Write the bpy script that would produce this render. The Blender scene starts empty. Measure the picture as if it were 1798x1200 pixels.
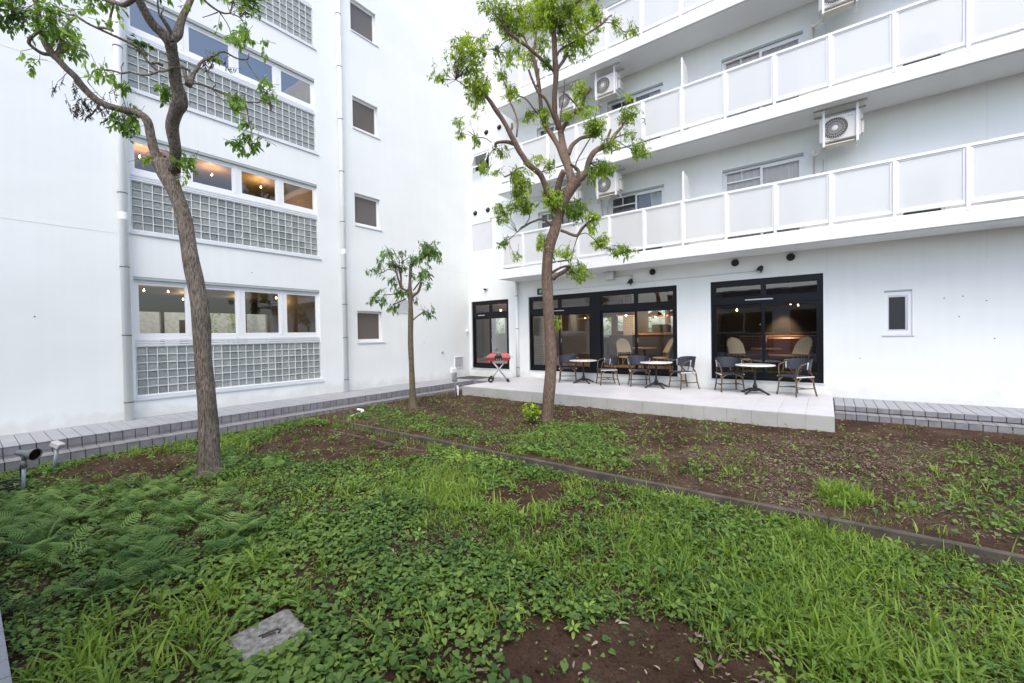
import bpy, bmesh, math, random
import numpy as np
from mathutils import Vector, Matrix, Euler

random.seed(11)
RNG = np.random.default_rng(11)
scene = bpy.context.scene
col = scene.collection

# ------------------------------------------------------------------ camera
cam_data = bpy.data.cameras.new('camera')
cam = bpy.data.objects.new('camera', cam_data)
col.objects.link(cam)
_rt = Vector((0.7993207, 0.6006577, -0.0172260))
_up = Vector((0.0042029, 0.0230777, 0.9997248))
_fw = Vector((-0.6008900, 0.7991732, -0.0159219))
cam.matrix_world = Matrix(((_rt.x, _up.x, -_fw.x, 10.5311),
                           (_rt.y, _up.y, -_fw.y, -11.41135),
                           (_rt.z, _up.z, -_fw.z, 1.418),
                           (0, 0, 0, 1)))
cam_data.sensor_width = 36.0
cam_data.lens = 14.68
cam_data.clip_start = 0.05
cam_data.clip_end = 2000
scene.camera = cam

# ------------------------------------------------------------------ daylight
SUN_EL = math.radians(56)
SUN_AZ = math.radians(146)          # clockwise from +Y: behind the camera, a little to the right
world = bpy.data.worlds.new('World')
scene.world = world
world.use_nodes = True
wn = world.node_tree
sky = wn.nodes.new('ShaderNodeTexSky')
sky.sky_type = 'NISHITA'
sky.sun_disc = False
sky.sun_elevation = SUN_EL
sky.sun_rotation = SUN_AZ
sky.air_density = 1.0
sky.dust_density = 2.6
sky.ozone_density = 1.0
wn.links.new(sky.outputs[0], wn.nodes['Background'].inputs[0])
wn.nodes['Background'].inputs[1].default_value = 0.15

sun_data = bpy.data.lights.new('sun', 'SUN')
sun_data.energy = 0.6
sun_data.angle = math.radians(48)
sun_data.color = (1.0, 0.93, 0.83)
sun = bpy.data.objects.new('sun', sun_data)
col.objects.link(sun)
sdir = Vector((math.sin(SUN_AZ) * math.cos(SUN_EL), math.cos(SUN_AZ) * math.cos(SUN_EL), math.sin(SUN_EL)))
sun.rotation_euler = sdir.to_track_quat('Z', 'Y').to_euler()

scene.view_settings.view_transform = 'Standard'
scene.view_settings.look = 'None'
scene.view_settings.gamma = 1.0
scene.view_settings.use_curve_mapping = False
scene.view_settings.exposure = 1.28
scene.render.engine = 'CYCLES'
scene.cycles.use_denoising = True
scene.cycles.denoiser = 'OPENIMAGEDENOISE'
scene.cycles.denoising_prefilter = 'ACCURATE'
scene.cycles.max_bounces = 10
scene.cycles.transparent_max_bounces = 16
scene.cycles.caustics_refractive = False
scene.cycles.caustics_reflective = False
scene.cycles.sample_clamp_indirect = 6.0

# ------------------------------------------------------------------ helpers
class MB:
    """collects simple shapes in world coordinates and links them as one mesh"""
    def __init__(self):
        self.v = []; self.f = []; self.s = []
    def add(self, verts, faces, smooth=False):
        o = len(self.v)
        self.v.extend(tuple(p) for p in verts)
        self.f.extend(tuple(i + o for i in fc) for fc in faces)
        self.s.extend([smooth] * len(faces))
        return self
    def box(self, x0, x1, y0, y1, z0, z1):
        v = [(x0, y0, z0), (x1, y0, z0), (x1, y1, z0), (x0, y1, z0), (x0, y0, z1), (x1, y0, z1), (x1, y1, z1), (x0, y1, z1)]
        return self.add(v, [(0, 3, 2, 1), (4, 5, 6, 7), (0, 1, 5, 4), (1, 2, 6, 5), (2, 3, 7, 6), (3, 0, 4, 7)])
    def bbox(self, x0, x1, y0, y1, z0, z1, b=0.004):
        """box with chamfered edges"""
        bm = bmesh.new()
        bmesh.ops.create_cube(bm, size=1)
        for v in bm.verts:
            v.co = Vector(((x0 + x1) / 2 + v.co.x * (x1 - x0), (y0 + y1) / 2 + v.co.y * (y1 - y0), (z0 + z1) / 2 + v.co.z * (z1 - z0)))
        bmesh.ops.bevel(bm, geom=bm.edges[:], offset=b, segments=1, affect='EDGES')
        bm.verts.index_update()
        self.add([v.co[:] for v in bm.verts], [[v.index for v in f.verts] for f in bm.faces])
        bm.free()
        return self
    def tube(self, pts, rad, n=8, caps=True, smooth=True, wob=0.0, seed=0):
        pts = [Vector(p) for p in pts]
        if not hasattr(rad, '__len__'):
            rad = [rad] * len(pts)
        rg = random.Random(seed)
        ph = [rg.uniform(0, 6.28) for _ in range(6)]
        t0 = (pts[1] - pts[0]).normalized()
        a = t0.orthogonal().normalized()
        rings = []
        acc = 0.0
        for i, p in enumerate(pts):
            if i == 0: t = t0
            elif i == len(pts) - 1: t = (pts[i] - pts[i - 1]).normalized()
            else: t = (pts[i + 1] - pts[i - 1]).normalized()
            a = (a - t * a.dot(t)).normalized()
            b = t.cross(a)
            if i: acc += (pts[i] - pts[i - 1]).length
            ring = []
            for k in range(n):
                an = 2 * math.pi * k / n
                r = rad[i]
                if wob:
                    r *= 1 + wob * (math.sin(2 * an + ph[0] + acc * 3.1) + 0.7 * math.sin(3 * an + ph[1] - acc * 4.3) + 0.6 * math.sin(5 * an + ph[2] + acc * 1.3) + 0.5 * math.sin(acc * 9 + ph[3]))
                ring.append(p + (a * math.cos(an) + b * math.sin(an)) * r)
            rings.append(ring)
        v = [q for r_ in rings for q in r_]
        f = []
        for i in range(len(pts) - 1):
            for k in range(n):
                f.append((i * n + k, i * n + (k + 1) % n, (i + 1) * n + (k + 1) % n, (i + 1) * n + k))
        o = len(self.v)
        self.add(v, f, smooth)
        if caps:
            self.f.append(tuple(o + k for k in reversed(range(n)))); self.s.append(False)
            self.f.append(tuple(o + (len(pts) - 1) * n + k for k in range(n))); self.s.append(False)
        return self
    def lathe(self, prof, c=(0, 0, 0), n=24, axis='Z', smooth=True, caps=True):
        """prof: (radius, height) pairs"""
        v = []; f = []
        for r, h in prof:
            for k in range(n):
                an = 2 * math.pi * k / n
                p = (r * math.cos(an), r * math.sin(an), h)
                if axis == 'Y': p = (p[0], p[2], p[1])
                if axis == 'X': p = (p[2], p[0], p[1])
                v.append((p[0] + c[0], p[1] + c[1], p[2] + c[2]))
        for i in range(len(prof) - 1):
            for k in range(n):
                f.append((i * n + k, i * n + (k + 1) % n, (i + 1) * n + (k + 1) % n, (i + 1) * n + k))
        o = len(self.v)
        self.add(v, f, smooth)
        for i in (0, len(prof) - 1):
            if caps and prof[i][0] > 1e-4:
                self.f.append(tuple(o + i * n + k for k in range(n))); self.s.append(False)
        return self
    def xf(self, m, start=0):
        for i in range(start, len(self.v)):
            self.v[i] = tuple(m @ Vector(self.v[i]))
        return self
    def mesh(self, name, mat, off=(0, 0, 0)):
        me = bpy.data.meshes.new(name)
        me.from_pydata([(a - off[0], b - off[1], c - off[2]) for a, b, c in self.v], [], self.f)
        me.polygons.foreach_set('use_smooth', self.s)
        if mat: me.materials.append(mat)
        me.update()
        bm = bmesh.new(); bm.from_mesh(me)
        bmesh.ops.recalc_face_normals(bm, faces=bm.faces)
        bm.to_mesh(me); bm.free()
        return me
    def build(self, name, mat, parent=None, label=None):
        off = world_loc(parent)
        o = bpy.data.objects.new(name, self.mesh(name, mat, off))
        col.objects.link(o)
        if parent: o.parent = parent
        if label: o['label'] = label
        return o

def world_loc(o):
    p = Vector((0, 0, 0))
    while o is not None:
        p += o.location
        o = o.parent
    return p

def tag(o, label=None, cat=None, group=None, kind=None):
    if label: o['label'] = label
    if cat: o['category'] = cat
    if group: o['group'] = group
    if kind: o['kind'] = kind
    return o

def empty(name, loc, label, cat, group=None, rz=0.0):
    o = bpy.data.objects.new(name, None)
    o.empty_display_size = 0.2
    o.location = loc
    o.rotation_euler = (0, 0, rz)
    col.objects.link(o)
    return tag(o, label, cat, group)

def piece(name, me, loc, parent, rz=0.0):
    o = bpy.data.objects.new(name, me)
    o.location = Vector(loc) - world_loc(parent)
    o.rotation_euler = (0, 0, rz)
    o.parent = parent
    col.objects.link(o)
    return o

def copy_tree(o, parent=None):
    c = o.copy()
    col.objects.link(c)
    if parent is not None:
        c.parent = parent
    for ch in list(o.children):
        copy_tree(ch, c)
    return c

# ------------------------------------------------------------------ materials
def mat(name, base=(0.5, 0.5, 0.5), rough=0.6, metal=0.0, var=0.0, vscale=3.0, bump=0.0, bscale=60.0, stretch=(1, 1, 1), spec=0.5, emit=None, estr=0.0, base2=None, detail=4.0):
    m = bpy.data.materials.new(name); m.use_nodes = True
    nt = m.node_tree; b = nt.nodes['Principled BSDF']
    b.inputs['Base Color'].default_value = (*base, 1)
    b.inputs['Roughness'].default_value = rough
    b.inputs['Metallic'].default_value = metal
    b.inputs['Specular IOR Level'].default_value = spec
    if emit:
        b.inputs['Emission Color'].default_value = (*emit, 1)
        b.inputs['Emission Strength'].default_value = estr
    if var or base2 or bump:
        geo = nt.nodes.new('ShaderNodeNewGeometry')
        mp = nt.nodes.new('ShaderNodeMapping')
        mp.inputs['Scale'].default_value = stretch
        nt.links.new(geo.outputs['Position'], mp.inputs['Vector'])
    if var or base2:
        n = nt.nodes.new('ShaderNodeTexNoise')
        n.inputs['Scale'].default_value = vscale; n.inputs['Detail'].default_value = detail
        nt.links.new(mp.outputs[0], n.inputs['Vector'])
        r = nt.nodes.new('ShaderNodeValToRGB')
        r.color_ramp.elements[0].position = 0.32; r.color_ramp.elements[1].position = 0.68
        b2 = base2 if base2 else tuple(min(1, c * (1 + var)) for c in base)
        b1 = base if base2 else tuple(c * (1 - var) for c in base)
        r.color_ramp.elements[0].color = (*b1, 1); r.color_ramp.elements[1].color = (*b2, 1)
        nt.links.new(n.outputs['Fac'], r.inputs['Fac'])
        nt.links.new(r.outputs['Color'], b.inputs['Base Color'])
    if bump:
        n2 = nt.nodes.new('ShaderNodeTexNoise')
        n2.inputs['Scale'].default_value = bscale; n2.inputs['Detail'].default_value = 3
        nt.links.new(mp.outputs[0], n2.inputs['Vector'])
        bp = nt.nodes.new('ShaderNodeBump')
        bp.inputs['Strength'].default_value = bump; bp.inputs['Distance'].default_value = 0.01
        nt.links.new(n2.outputs['Fac'], bp.inputs['Height'])
        nt.links.new(bp.outputs[0], b.inputs['Normal'])
    return m

def wall_paint(name, base):
    m = mat(name, base, 0.75, var=0.028, vscale=0.5, bump=0.09, bscale=30, stretch=(1, 1, 2.2), spec=0.3)
    nt = m.node_tree; b = nt.nodes['Principled BSDF']
    # faint rain streaks and grime specks of the paint itself
    geo = nt.nodes.new('ShaderNodeNewGeometry')
    mp = nt.nodes.new('ShaderNodeMapping'); mp.inputs['Scale'].default_value = (5.0, 5.0, 0.25)
    nt.links.new(geo.outputs['Position'], mp.inputs['Vector'])
    n = nt.nodes.new('ShaderNodeTexNoise'); n.inputs['Scale'].default_value = 1.6; n.inputs['Detail'].default_value = 5
    nt.links.new(mp.outputs[0], n.inputs['Vector'])
    r = nt.nodes.new('ShaderNodeValToRGB')
    r.color_ramp.elements[0].position = 0.30; r.color_ramp.elements[0].color = (0.975, 0.98, 0.975, 1)
    r.color_ramp.elements[1].position = 0.62; r.color_ramp.elements[1].color = (1, 1, 1, 1)
    nt.links.new(n.outputs['Fac'], r.inputs['Fac'])
    mx = nt.nodes.new('ShaderNodeMix'); mx.data_type = 'RGBA'; mx.blend_type = 'MULTIPLY'
    mx.inputs[0].default_value = 1.0
    src = b.inputs['Base Color'].links[0].from_socket
    nt.links.new(src, mx.inputs[6]); nt.links.new(r.outputs[0], mx.inputs[7])
    sp = nt.nodes.new('ShaderNodeSeparateXYZ'); nt.links.new(geo.outputs['Position'], sp.inputs[0])
    n2 = nt.nodes.new('ShaderNodeTexNoise'); n2.inputs['Scale'].default_value = 3.5; n2.inputs['Detail'].default_value = 6
    nt.links.new(geo.outputs['Position'], n2.inputs['Vector'])
    ma = nt.nodes.new('ShaderNodeMath'); ma.operation = 'MULTIPLY_ADD'; ma.inputs[1].default_value = -0.75
    nt.links.new(n2.outputs['Fac'], ma.inputs[0]); nt.links.new(sp.outputs[2], ma.inputs[2])
    r2 = nt.nodes.new('ShaderNodeValToRGB')
    r2.color_ramp.elements[0].position = 0.0; r2.color_ramp.elements[0].color = (0.90, 0.885, 0.86, 1)
    r2.color_ramp.elements[1].position = 0.16; r2.color_ramp.elements[1].color = (1, 1, 1, 1)
    ma2 = nt.nodes.new('ShaderNodeMath'); ma2.operation = 'ADD'; ma2.inputs[1].default_value = 0.36
    nt.links.new(ma.outputs[0], ma2.inputs[0]); nt.links.new(ma2.outputs[0], r2.inputs['Fac'])
    mx2 = nt.nodes.new('ShaderNodeMix'); mx2.data_type = 'RGBA'; mx2.blend_type = 'MULTIPLY'; mx2.inputs[0].default_value = 1.0
    nt.links.new(mx.outputs[2], mx2.inputs[6]); nt.links.new(r2.outputs[0], mx2.inputs[7])
    nt.links.new(mx2.outputs[2], b.inputs['Base Color'])
    return m

def glass_pane(name, tint=(0.86, 0.9, 0.9), refl=1.0, ior=1.5):
    m = bpy.data.materials.new(name); m.use_nodes = True
    nt = m.node_tree
    for n in list(nt.nodes):
        if n.type != 'OUTPUT_MATERIAL': nt.nodes.remove(n)
    out = [n for n in nt.nodes if n.type == 'OUTPUT_MATERIAL'][0]
    tr = nt.nodes.new('ShaderNodeBsdfTransparent'); tr.inputs[0].default_value = (*tint, 1)
    gl = nt.nodes.new('ShaderNodeBsdfGlossy'); gl.inputs['Roughness'].default_value = 0.0
    gl.inputs[0].default_value = (1, 1, 1, 1)
    fr = nt.nodes.new('ShaderNodeFresnel'); fr.inputs[0].default_value = ior
    mu = nt.nodes.new('ShaderNodeMath'); mu.operation = 'MULTIPLY_ADD'
    mu.inputs[1].default_value = 1.7 * refl; mu.inputs[2].default_value = 0.02
    mu.use_clamp = True
    nt.links.new(fr.outputs[0], mu.inputs[0])
    mx = nt.nodes.new('ShaderNodeMixShader')
    nt.links.new(mu.outputs[0], mx.inputs[0])
    nt.links.new(tr.outputs[0], mx.inputs[1]); nt.links.new(gl.outputs[0], mx.inputs[2])
    # old panes are never quite flat
    tc = nt.nodes.new('ShaderNodeNewGeometry')
    nz = nt.nodes.new('ShaderNodeTexNoise'); nz.inputs['Scale'].default_value = 1.6; nz.inputs['Detail'].default_value = 1
    nt.links.new(tc.outputs['Position'], nz.inputs['Vector'])
    bp = nt.nodes.new('ShaderNodeBump'); bp.inputs['Strength'].default_value = 0.03; bp.inputs['Distance'].default_value = 0.05
    nt.links.new(nz.outputs['Fac'], bp.inputs['Height'])
    nt.links.new(bp.outputs[0], gl.inputs['Normal'])
    nt.links.new(mx.outputs[0], out.inputs[0])
    return m

def frosted(name):
    m = bpy.data.materials.new(name); m.use_nodes = True
    nt = m.node_tree
    for n in list(nt.nodes):
        if n.type != 'OUTPUT_MATERIAL': nt.nodes.remove(n)
    out = [n for n in nt.nodes if n.type == 'OUTPUT_MATERIAL'][0]
    geo = nt.nodes.new('ShaderNodeNewGeometry')
    vo = nt.nodes.new('ShaderNodeTexVoronoi'); vo.inputs['Scale'].default_value = 70
    nt.links.new(geo.outputs['Position'], vo.inputs['Vector'])
    bp = nt.nodes.new('ShaderNodeBump'); bp.inputs['Strength'].default_value = 0.35; bp.inputs['Distance'].default_value = 0.006
    nt.links.new(vo.outputs['Distance'], bp.inputs['Height'])
    rf = nt.nodes.new('ShaderNodeBsdfRefraction'); rf.inputs['IOR'].default_value = 1.08; rf.inputs['Roughness'].default_value = 0.42
    rf.inputs[0].default_value = (0.97, 0.985, 0.98, 1)
    tl = nt.nodes.new('ShaderNodeBsdfTranslucent'); tl.inputs[0].default_value = (1.0, 1.0, 1.0, 1)
    df = nt.nodes.new('ShaderNodeBsdfDiffuse'); df.inputs[0].default_value = (0.955, 0.975, 0.975, 1)
    gl = nt.nodes.new('ShaderNodeBsdfGlossy'); gl.inputs['Roughness'].default_value = 0.22
    ta = nt.nodes.new('ShaderNodeBsdfTransparent')
    def mix(f, a, b_):
        x = nt.nodes.new('ShaderNodeMixShader')
        if hasattr(f, 'links'): nt.links.new(f, x.inputs[0])
        else: x.inputs[0].default_value = f
        nt.links.new(a.outputs[0], x.inputs[1]); nt.links.new(b_.outputs[0], x.inputs[2]); return x
    a = mix(0.84, tl, df)
    a = mix(0.24, a, rf)
    fr = nt.nodes.new('ShaderNodeFresnel'); fr.inputs[0].default_value = 1.45
    nt.links.new(bp.outputs[0], gl.inputs['Normal']); nt.links.new(bp.outputs[0], rf.inputs['Normal'])
    a = mix(fr.outputs[0], a, gl)
    a = mix(0.06, a, ta)
    nt.links.new(a.outputs[0], out.inputs[0])
    return m

def leaf_mat(name, dark, light, trans=0.35, rough=0.45, spec=0.35):
    m = bpy.data.materials.new(name); m.use_nodes = True
    nt = m.node_tree; b = nt.nodes['Principled BSDF']
    at = nt.nodes.new('ShaderNodeAttribute'); at.attribute_name = 'tint'
    r = nt.nodes.new('ShaderNodeValToRGB')
    r.color_ramp.elements[0].color = (*dark, 1); r.color_ramp.elements[1].color = (*light, 1)
    nt.links.new(at.outputs['Fac'], r.inputs['Fac'])
    nt.links.new(r.outputs[0], b.inputs['Base Color'])
    b.inputs['Roughness'].default_value = rough
    b.inputs['Specular IOR Level'].default_value = spec
    tl = nt.nodes.new('ShaderNodeBsdfTranslucent')
    hs = nt.nodes.new('ShaderNodeHueSaturation'); hs.inputs['Saturation'].default_value = 1.15; hs.inputs['Value'].default_value = 1.5
    hs.inputs['Hue'].default_value = 0.485
    nt.links.new(r.outputs[0], hs.inputs['Color']); nt.links.new(hs.outputs[0], tl.inputs[0])
    mx = nt.nodes.new('ShaderNodeMixShader'); mx.inputs[0].default_value = trans
    out = [n for n in nt.nodes if n.type == 'OUTPUT_MATERIAL'][0]
    nt.links.new(b.outputs[0], mx.inputs[1]); nt.links.new(tl.outputs[0], mx.inputs[2]); nt.links.new(mx.outputs[0], out.inputs[0])
    return m

def bark_mat(name, dark, light, moss=None):
    m = bpy.data.materials.new(name); m.use_nodes = True
    nt = m.node_tree; b = nt.nodes['Principled BSDF']
    geo = nt.nodes.new('ShaderNodeNewGeometry')
    mp = nt.nodes.new('ShaderNodeMapping'); mp.inputs['Scale'].default_value = (34, 34, 7)
    nt.links.new(geo.outputs['Position'], mp.inputs['Vector'])
    n = nt.nodes.new('ShaderNodeTexNoise'); n.inputs['Scale'].default_value = 2.0; n.inputs['Detail'].default_value = 6; n.inputs['Roughness'].default_value = 0.65
    nt.links.new(mp.outputs[0], n.inputs['Vector'])
    vo = nt.nodes.new('ShaderNodeTexVoronoi'); vo.feature = 'DISTANCE_TO_EDGE'; vo.inputs['Scale'].default_value = 1.5
    nt.links.new(mp.outputs[0], vo.inputs['Vector'])
    r = nt.nodes.new('ShaderNodeValToRGB')
    r.color_ramp.elements[0].position = 0.33; r.color_ramp.elements[1].position = 0.7
    r.color_ramp.elements[0].color = (*dark, 1); r.color_ramp.elements[1].color = (*light, 1)
    nt.links.new(n.outputs['Fac'], r.inputs['Fac'])
    src = r.outputs[0]
    n3 = nt.nodes.new('ShaderNodeTexNoise'); n3.inputs['Scale'].default_value = 2.2; n3.inputs['Detail'].default_value = 3
    nt.links.new(geo.outputs['Position'], n3.inputs['Vector'])
    r3 = nt.nodes.new('ShaderNodeValToRGB'); r3.color_ramp.elements[0].position = 0.42; r3.color_ramp.elements[1].position = 0.66
    nt.links.new(n3.outputs['Fac'], r3.inputs['Fac'])
    mx = nt.nodes.new('ShaderNodeMix'); mx.data_type = 'RGBA'
    nt.links.new(r3.outputs[0], mx.inputs[0])
    nt.links.new(src, mx.inputs[6])
    mm = nt.nodes.new('ShaderNodeMix'); mm.data_type = 'RGBA'; mm.blend_type = 'MULTIPLY'; mm.inputs[0].default_value = 1
    nt.links.new(src, mm.inputs[6]); mm.inputs[7].default_value = (*(moss or (0.75, 0.8, 0.72)), 1)
    nt.links.new(mm.outputs[2], mx.inputs[7])
    nt.links.new(mx.outputs[2], b.inputs['Base Color'])
    b.inputs['Roughness'].default_value = 0.9; b.inputs['Specular IOR Level'].default_value = 0.15
    ad = nt.nodes.new('ShaderNodeMath'); ad.operation = 'MULTIPLY_ADD'; ad.inputs[1].default_value = 1.2
    nt.links.new(vo.outputs['Distance'], ad.inputs[0]); nt.links.new(n.outputs['Fac'], ad.inputs[2])
    bp = nt.nodes.new('ShaderNodeBump'); bp.inputs['Strength'].default_value = 0.9; bp.inputs['Distance'].default_value = 0.012
    nt.links.new(ad.outputs[0], bp.inputs['Height']); nt.links.new(bp.outputs[0], b.inputs['Normal'])
    return m

M = {}
M['wall'] = wall_paint('white_stucco_paint', (0.80, 0.828, 0.822))
M['slab'] = mat('white_concrete_paint', (0.83, 0.85, 0.855), 0.7, var=0.02, vscale=1.2, bump=0.05, bscale=40)
M['patch'] = mat('grey_blanked_panel', (0.62, 0.63, 0.67), 0.7, var=0.02)
M['alu_white'] = mat('white_aluminium', (0.82, 0.83, 0.84), 0.38, spec=0.5)
M['alu'] = mat('silver_aluminium', (0.62, 0.63, 0.66), 0.35, metal=0.5)
M['sill'] = mat('pale_grey_sill', (0.66, 0.69, 0.72), 0.4)
M['lintel'] = mat('grey_green_lintel', (0.38, 0.43, 0.43), 0.6)  # tone stands for the shade in the gap over the strip windows
M['navy'] = mat('dark_navy_steel', (0.0035, 0.0042, 0.007), 0.38, spec=0.3)
M['pane'] = glass_pane('clear_window_glass', refl=0.85)
M['pane_sky'] = glass_pane('reflective_window_glass', refl=3.4)
M['pane_mid'] = glass_pane('evening_window_glass', refl=1.3)
M['pane_dark'] = glass_pane('tinted_window_glass', (0.86, 0.89, 0.89), 1.1)
M['frost'] = frosted('frosted_glass')
M['obscure'] = mat('obscure_glass', (0.115, 0.10, 0.092), 0.22, spec=0.7, bump=0.04, bscale=90)
M['mesh_glass'] = mat('patterned_black_glass', (0.022, 0.024, 0.026), 0.25, bump=0.5, bscale=140)
M['pipe'] = mat('white_pipe', (0.86, 0.88, 0.875), 0.4)
M['dark_metal'] = mat('dark_grey_metal', (0.05, 0.055, 0.06), 0.45)
M['black'] = mat('black_paint', (0.010, 0.011, 0.012), 0.45)
M['black_iron'] = mat('black_cast_iron', (0.012, 0.013, 0.015), 0.5, bump=0.3, bscale=70)
M['mortar'] = mat('white_glass_block_joint', (0.74, 0.77, 0.78), 0.7)
M['soil'] = None
M['tile_grey'] = mat('grey_paving_tile', (0.31, 0.322, 0.34), 0.75, var=0.07, vscale=2.3, bump=0.25, bscale=150)
M['riser'] = mat('mauve_grey_riser_tile', (0.225, 0.223, 0.235), 0.75, var=0.16, vscale=7, bump=0.3, bscale=110)
M['joint'] = mat('dark_tile_joint', (0.055, 0.055, 0.06), 0.9)
M['terrace_top'] = mat('pale_grey_porcelain_paver', (0.55, 0.55, 0.56), 0.6, var=0.06, vscale=1.4, bump=0.1, bscale=120)
M['terrace_face'] = mat('grey_beige_concrete_face', (0.42, 0.425, 0.40), 0.8, var=0.09, vscale=3.0, bump=0.25, bscale=120)
M['terrace_joint'] = mat('terrace_joint', (0.44, 0.44, 0.44), 0.9)
M['kerb'] = mat('old_dark_concrete_kerb', (0.050, 0.044, 0.036), 0.95, base2=(0.115, 0.10, 0.084), vscale=5, bump=0.5, bscale=60)
M['concrete'] = mat('weathered_concrete', (0.12, 0.12, 0.10), 0.9, base2=(0.36, 0.35, 0.33), vscale=26, detail=8.0, bump=0.7, bscale=130)
M['ac'] = mat('ivory_casing', (0.70, 0.685, 0.66), 0.45)
M['ac_dark'] = mat('dark_fan_void', (0.10, 0.095, 0.095), 0.6)
M['ac_pipe'] = mat('beige_pipe_cover', (0.60, 0.57, 0.50), 0.6)
M['marble'] = mat('white_marble', (0.70, 0.69, 0.67), 0.25, base2=(0.80, 0.79, 0.78), vscale=9)
M['rattan'] = mat('brown_rattan_cane', (0.10, 0.062, 0.038), 0.5, var=0.35, vscale=22)
M['honey'] = mat('honey_rattan_cane', (0.42, 0.24, 0.09), 0.45, var=0.2, vscale=22)
M['cream'] = mat('cream_woven_rattan', (0.90, 0.68, 0.41), 0.6, var=0.06, vscale=60, bump=0.3, bscale=200)
M['binding'] = mat('white_binding', (0.62, 0.63, 0.65), 0.5)
M['red'] = mat('red_enamel', (0.42, 0.025, 0.03), 0.3)
M['steel'] = mat('brushed_steel', (0.55, 0.55, 0.56), 0.32, metal=0.8)
M['rubber'] = mat('black_rubber', (0.012, 0.012, 0.013), 0.7)
M['grey_pipe'] = mat('galvanised_pipe', (0.33, 0.36, 0.40), 0.5, metal=0.3, var=0.1, vscale=9)
M['lamp_grey'] = mat('grey_green_lamp_housing', (0.16, 0.18, 0.18), 0.45)
M['reflector'] = mat('lamp_reflector', (0.55, 0.58, 0.56), 0.4, metal=0.2)
M['box_grey'] = mat('beige_grey_box', (0.52, 0.51, 0.49), 0.5)
M['floor_wood'] = mat('pale_floor_boards', (0.40, 0.29, 0.19), 0.5, var=0.1, vscale=5)
M['ceil_dark'] = mat('brown_ceiling', (0.17, 0.13, 0.095), 0.6, var=0.1)
M['in_dark'] = mat('dark_interior_wall', (0.035, 0.032, 0.035), 0.7)
M['in_mid'] = mat('taupe_interior_wall', (0.22, 0.19, 0.165), 0.7)
M['in_pale'] = mat('pale_interior_wall', (0.50, 0.45, 0.38), 0.7)
M['navy_wall'] = mat('navy_interior_wall', (0.03, 0.04, 0.055), 0.6)
M['wood'] = mat('oiled_wood', (0.38, 0.20, 0.09), 0.45, var=0.2, vscale=8, stretch=(1, 6, 6))
M['leather'] = mat('brown_leather', (0.16, 0.055, 0.025), 0.4)
M['copper'] = mat('copper_shade', (0.30, 0.085, 0.035), 0.35, metal=0.5)
M['bulb'] = mat('lit_bulb', (1, 0.8, 0.5), 0.5, emit=(1.0, 0.62, 0.26), estr=9)
M['globe'] = mat('lit_globe', (1, 0.7, 0.4), 0.5, emit=(1.0, 0.55, 0.22), estr=3.2)
M['exit'] = mat('green_exit_panel', (0.02, 0.13, 0.05), 0.5, emit=(0.05, 0.6, 0.18), estr=0.04)
M['curtain_pale'] = mat('pale_curtain', (0.90, 0.73, 0.62), 0.9, var=0.12, vscale=14, stretch=(1, 1, 0.03))  # curtain with the warmth of the mirrored sunset put into its colour
M['curtain_grey'] = mat('grey_curtain', (0.20, 0.19, 0.19), 0.9, var=0.12, vscale=9, stretch=(1, 1, 0.03))  # dark tone stands in for an unlit room behind the glass
M['curtain_white'] = mat('white_curtain', (0.72, 0.72, 0.72), 0.9)
M['opp'] = mat('blue_grey_cladding', (0.55, 0.56, 0.58), 0.7, var=0.05)
M['opp_metal'] = mat('corrugated_metal', (0.20, 0.215, 0.25), 0.45, metal=0.3)
M['stone'] = mat('pale_garden_wall', (0.78, 0.75, 0.66), 0.9, var=0.15, vscale=6)
M['bark_large'] = bark_mat('grey_brown_bark', (0.055, 0.040, 0.032), (0.34, 0.285, 0.245), (0.66, 0.72, 0.62))
M['bark_mid'] = bark_mat('red_brown_bark', (0.085, 0.058, 0.045), (0.30, 0.22, 0.175), (0.75, 0.74, 0.70))
M['bark_small'] = bark_mat('olive_brown_bark', (0.085, 0.068, 0.048), (0.24, 0.19, 0.13), (0.75, 0.85, 0.65))
M['leaf_large'] = leaf_mat('large_tree_leaf', (0.028, 0.085, 0.020), (0.26, 0.42, 0.085), 0.45, 0.5, 0.25)
M['leaf_mid'] = leaf_mat('middle_tree_leaf', (0.065, 0.155, 0.025), (0.42, 0.56, 0.085), 0.48, 0.5, 0.25)
M['leaf_small'] = leaf_mat('small_tree_leaf', (0.045, 0.12, 0.035), (0.24, 0.39, 0.10), 0.35)
M['leaf_dead'] = leaf_mat('withered_leaf', (0.035, 0.028, 0.024), (0.10, 0.08, 0.065), 0.1)
M['shrub'] = leaf_mat('lime_shrub_leaf', (0.12, 0.24, 0.02), (0.34, 0.48, 0.05))
M['ivy'] = leaf_mat('ivy_leaf', (0.052, 0.122, 0.032), (0.25, 0.365, 0.080), 0.25, 0.5, 0.2)
M['grass'] = leaf_mat('grass_blade', (0.075, 0.165, 0.026), (0.33, 0.46, 0.085), 0.35, 0.55, 0.2)
M['fern'] = leaf_mat('fern_frond', (0.055, 0.135, 0.038), (0.27, 0.41, 0.115), 0.3, 0.55, 0.2)
M['sprout'] = leaf_mat('sprout_leaf', (0.05, 0.13, 0.028), (0.29, 0.43, 0.09), 0.3, 0.5, 0.2)
M['dry'] = leaf_mat('dry_leaf', (0.09, 0.062, 0.045), (0.42, 0.33, 0.25), 0.05, 0.8)

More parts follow.
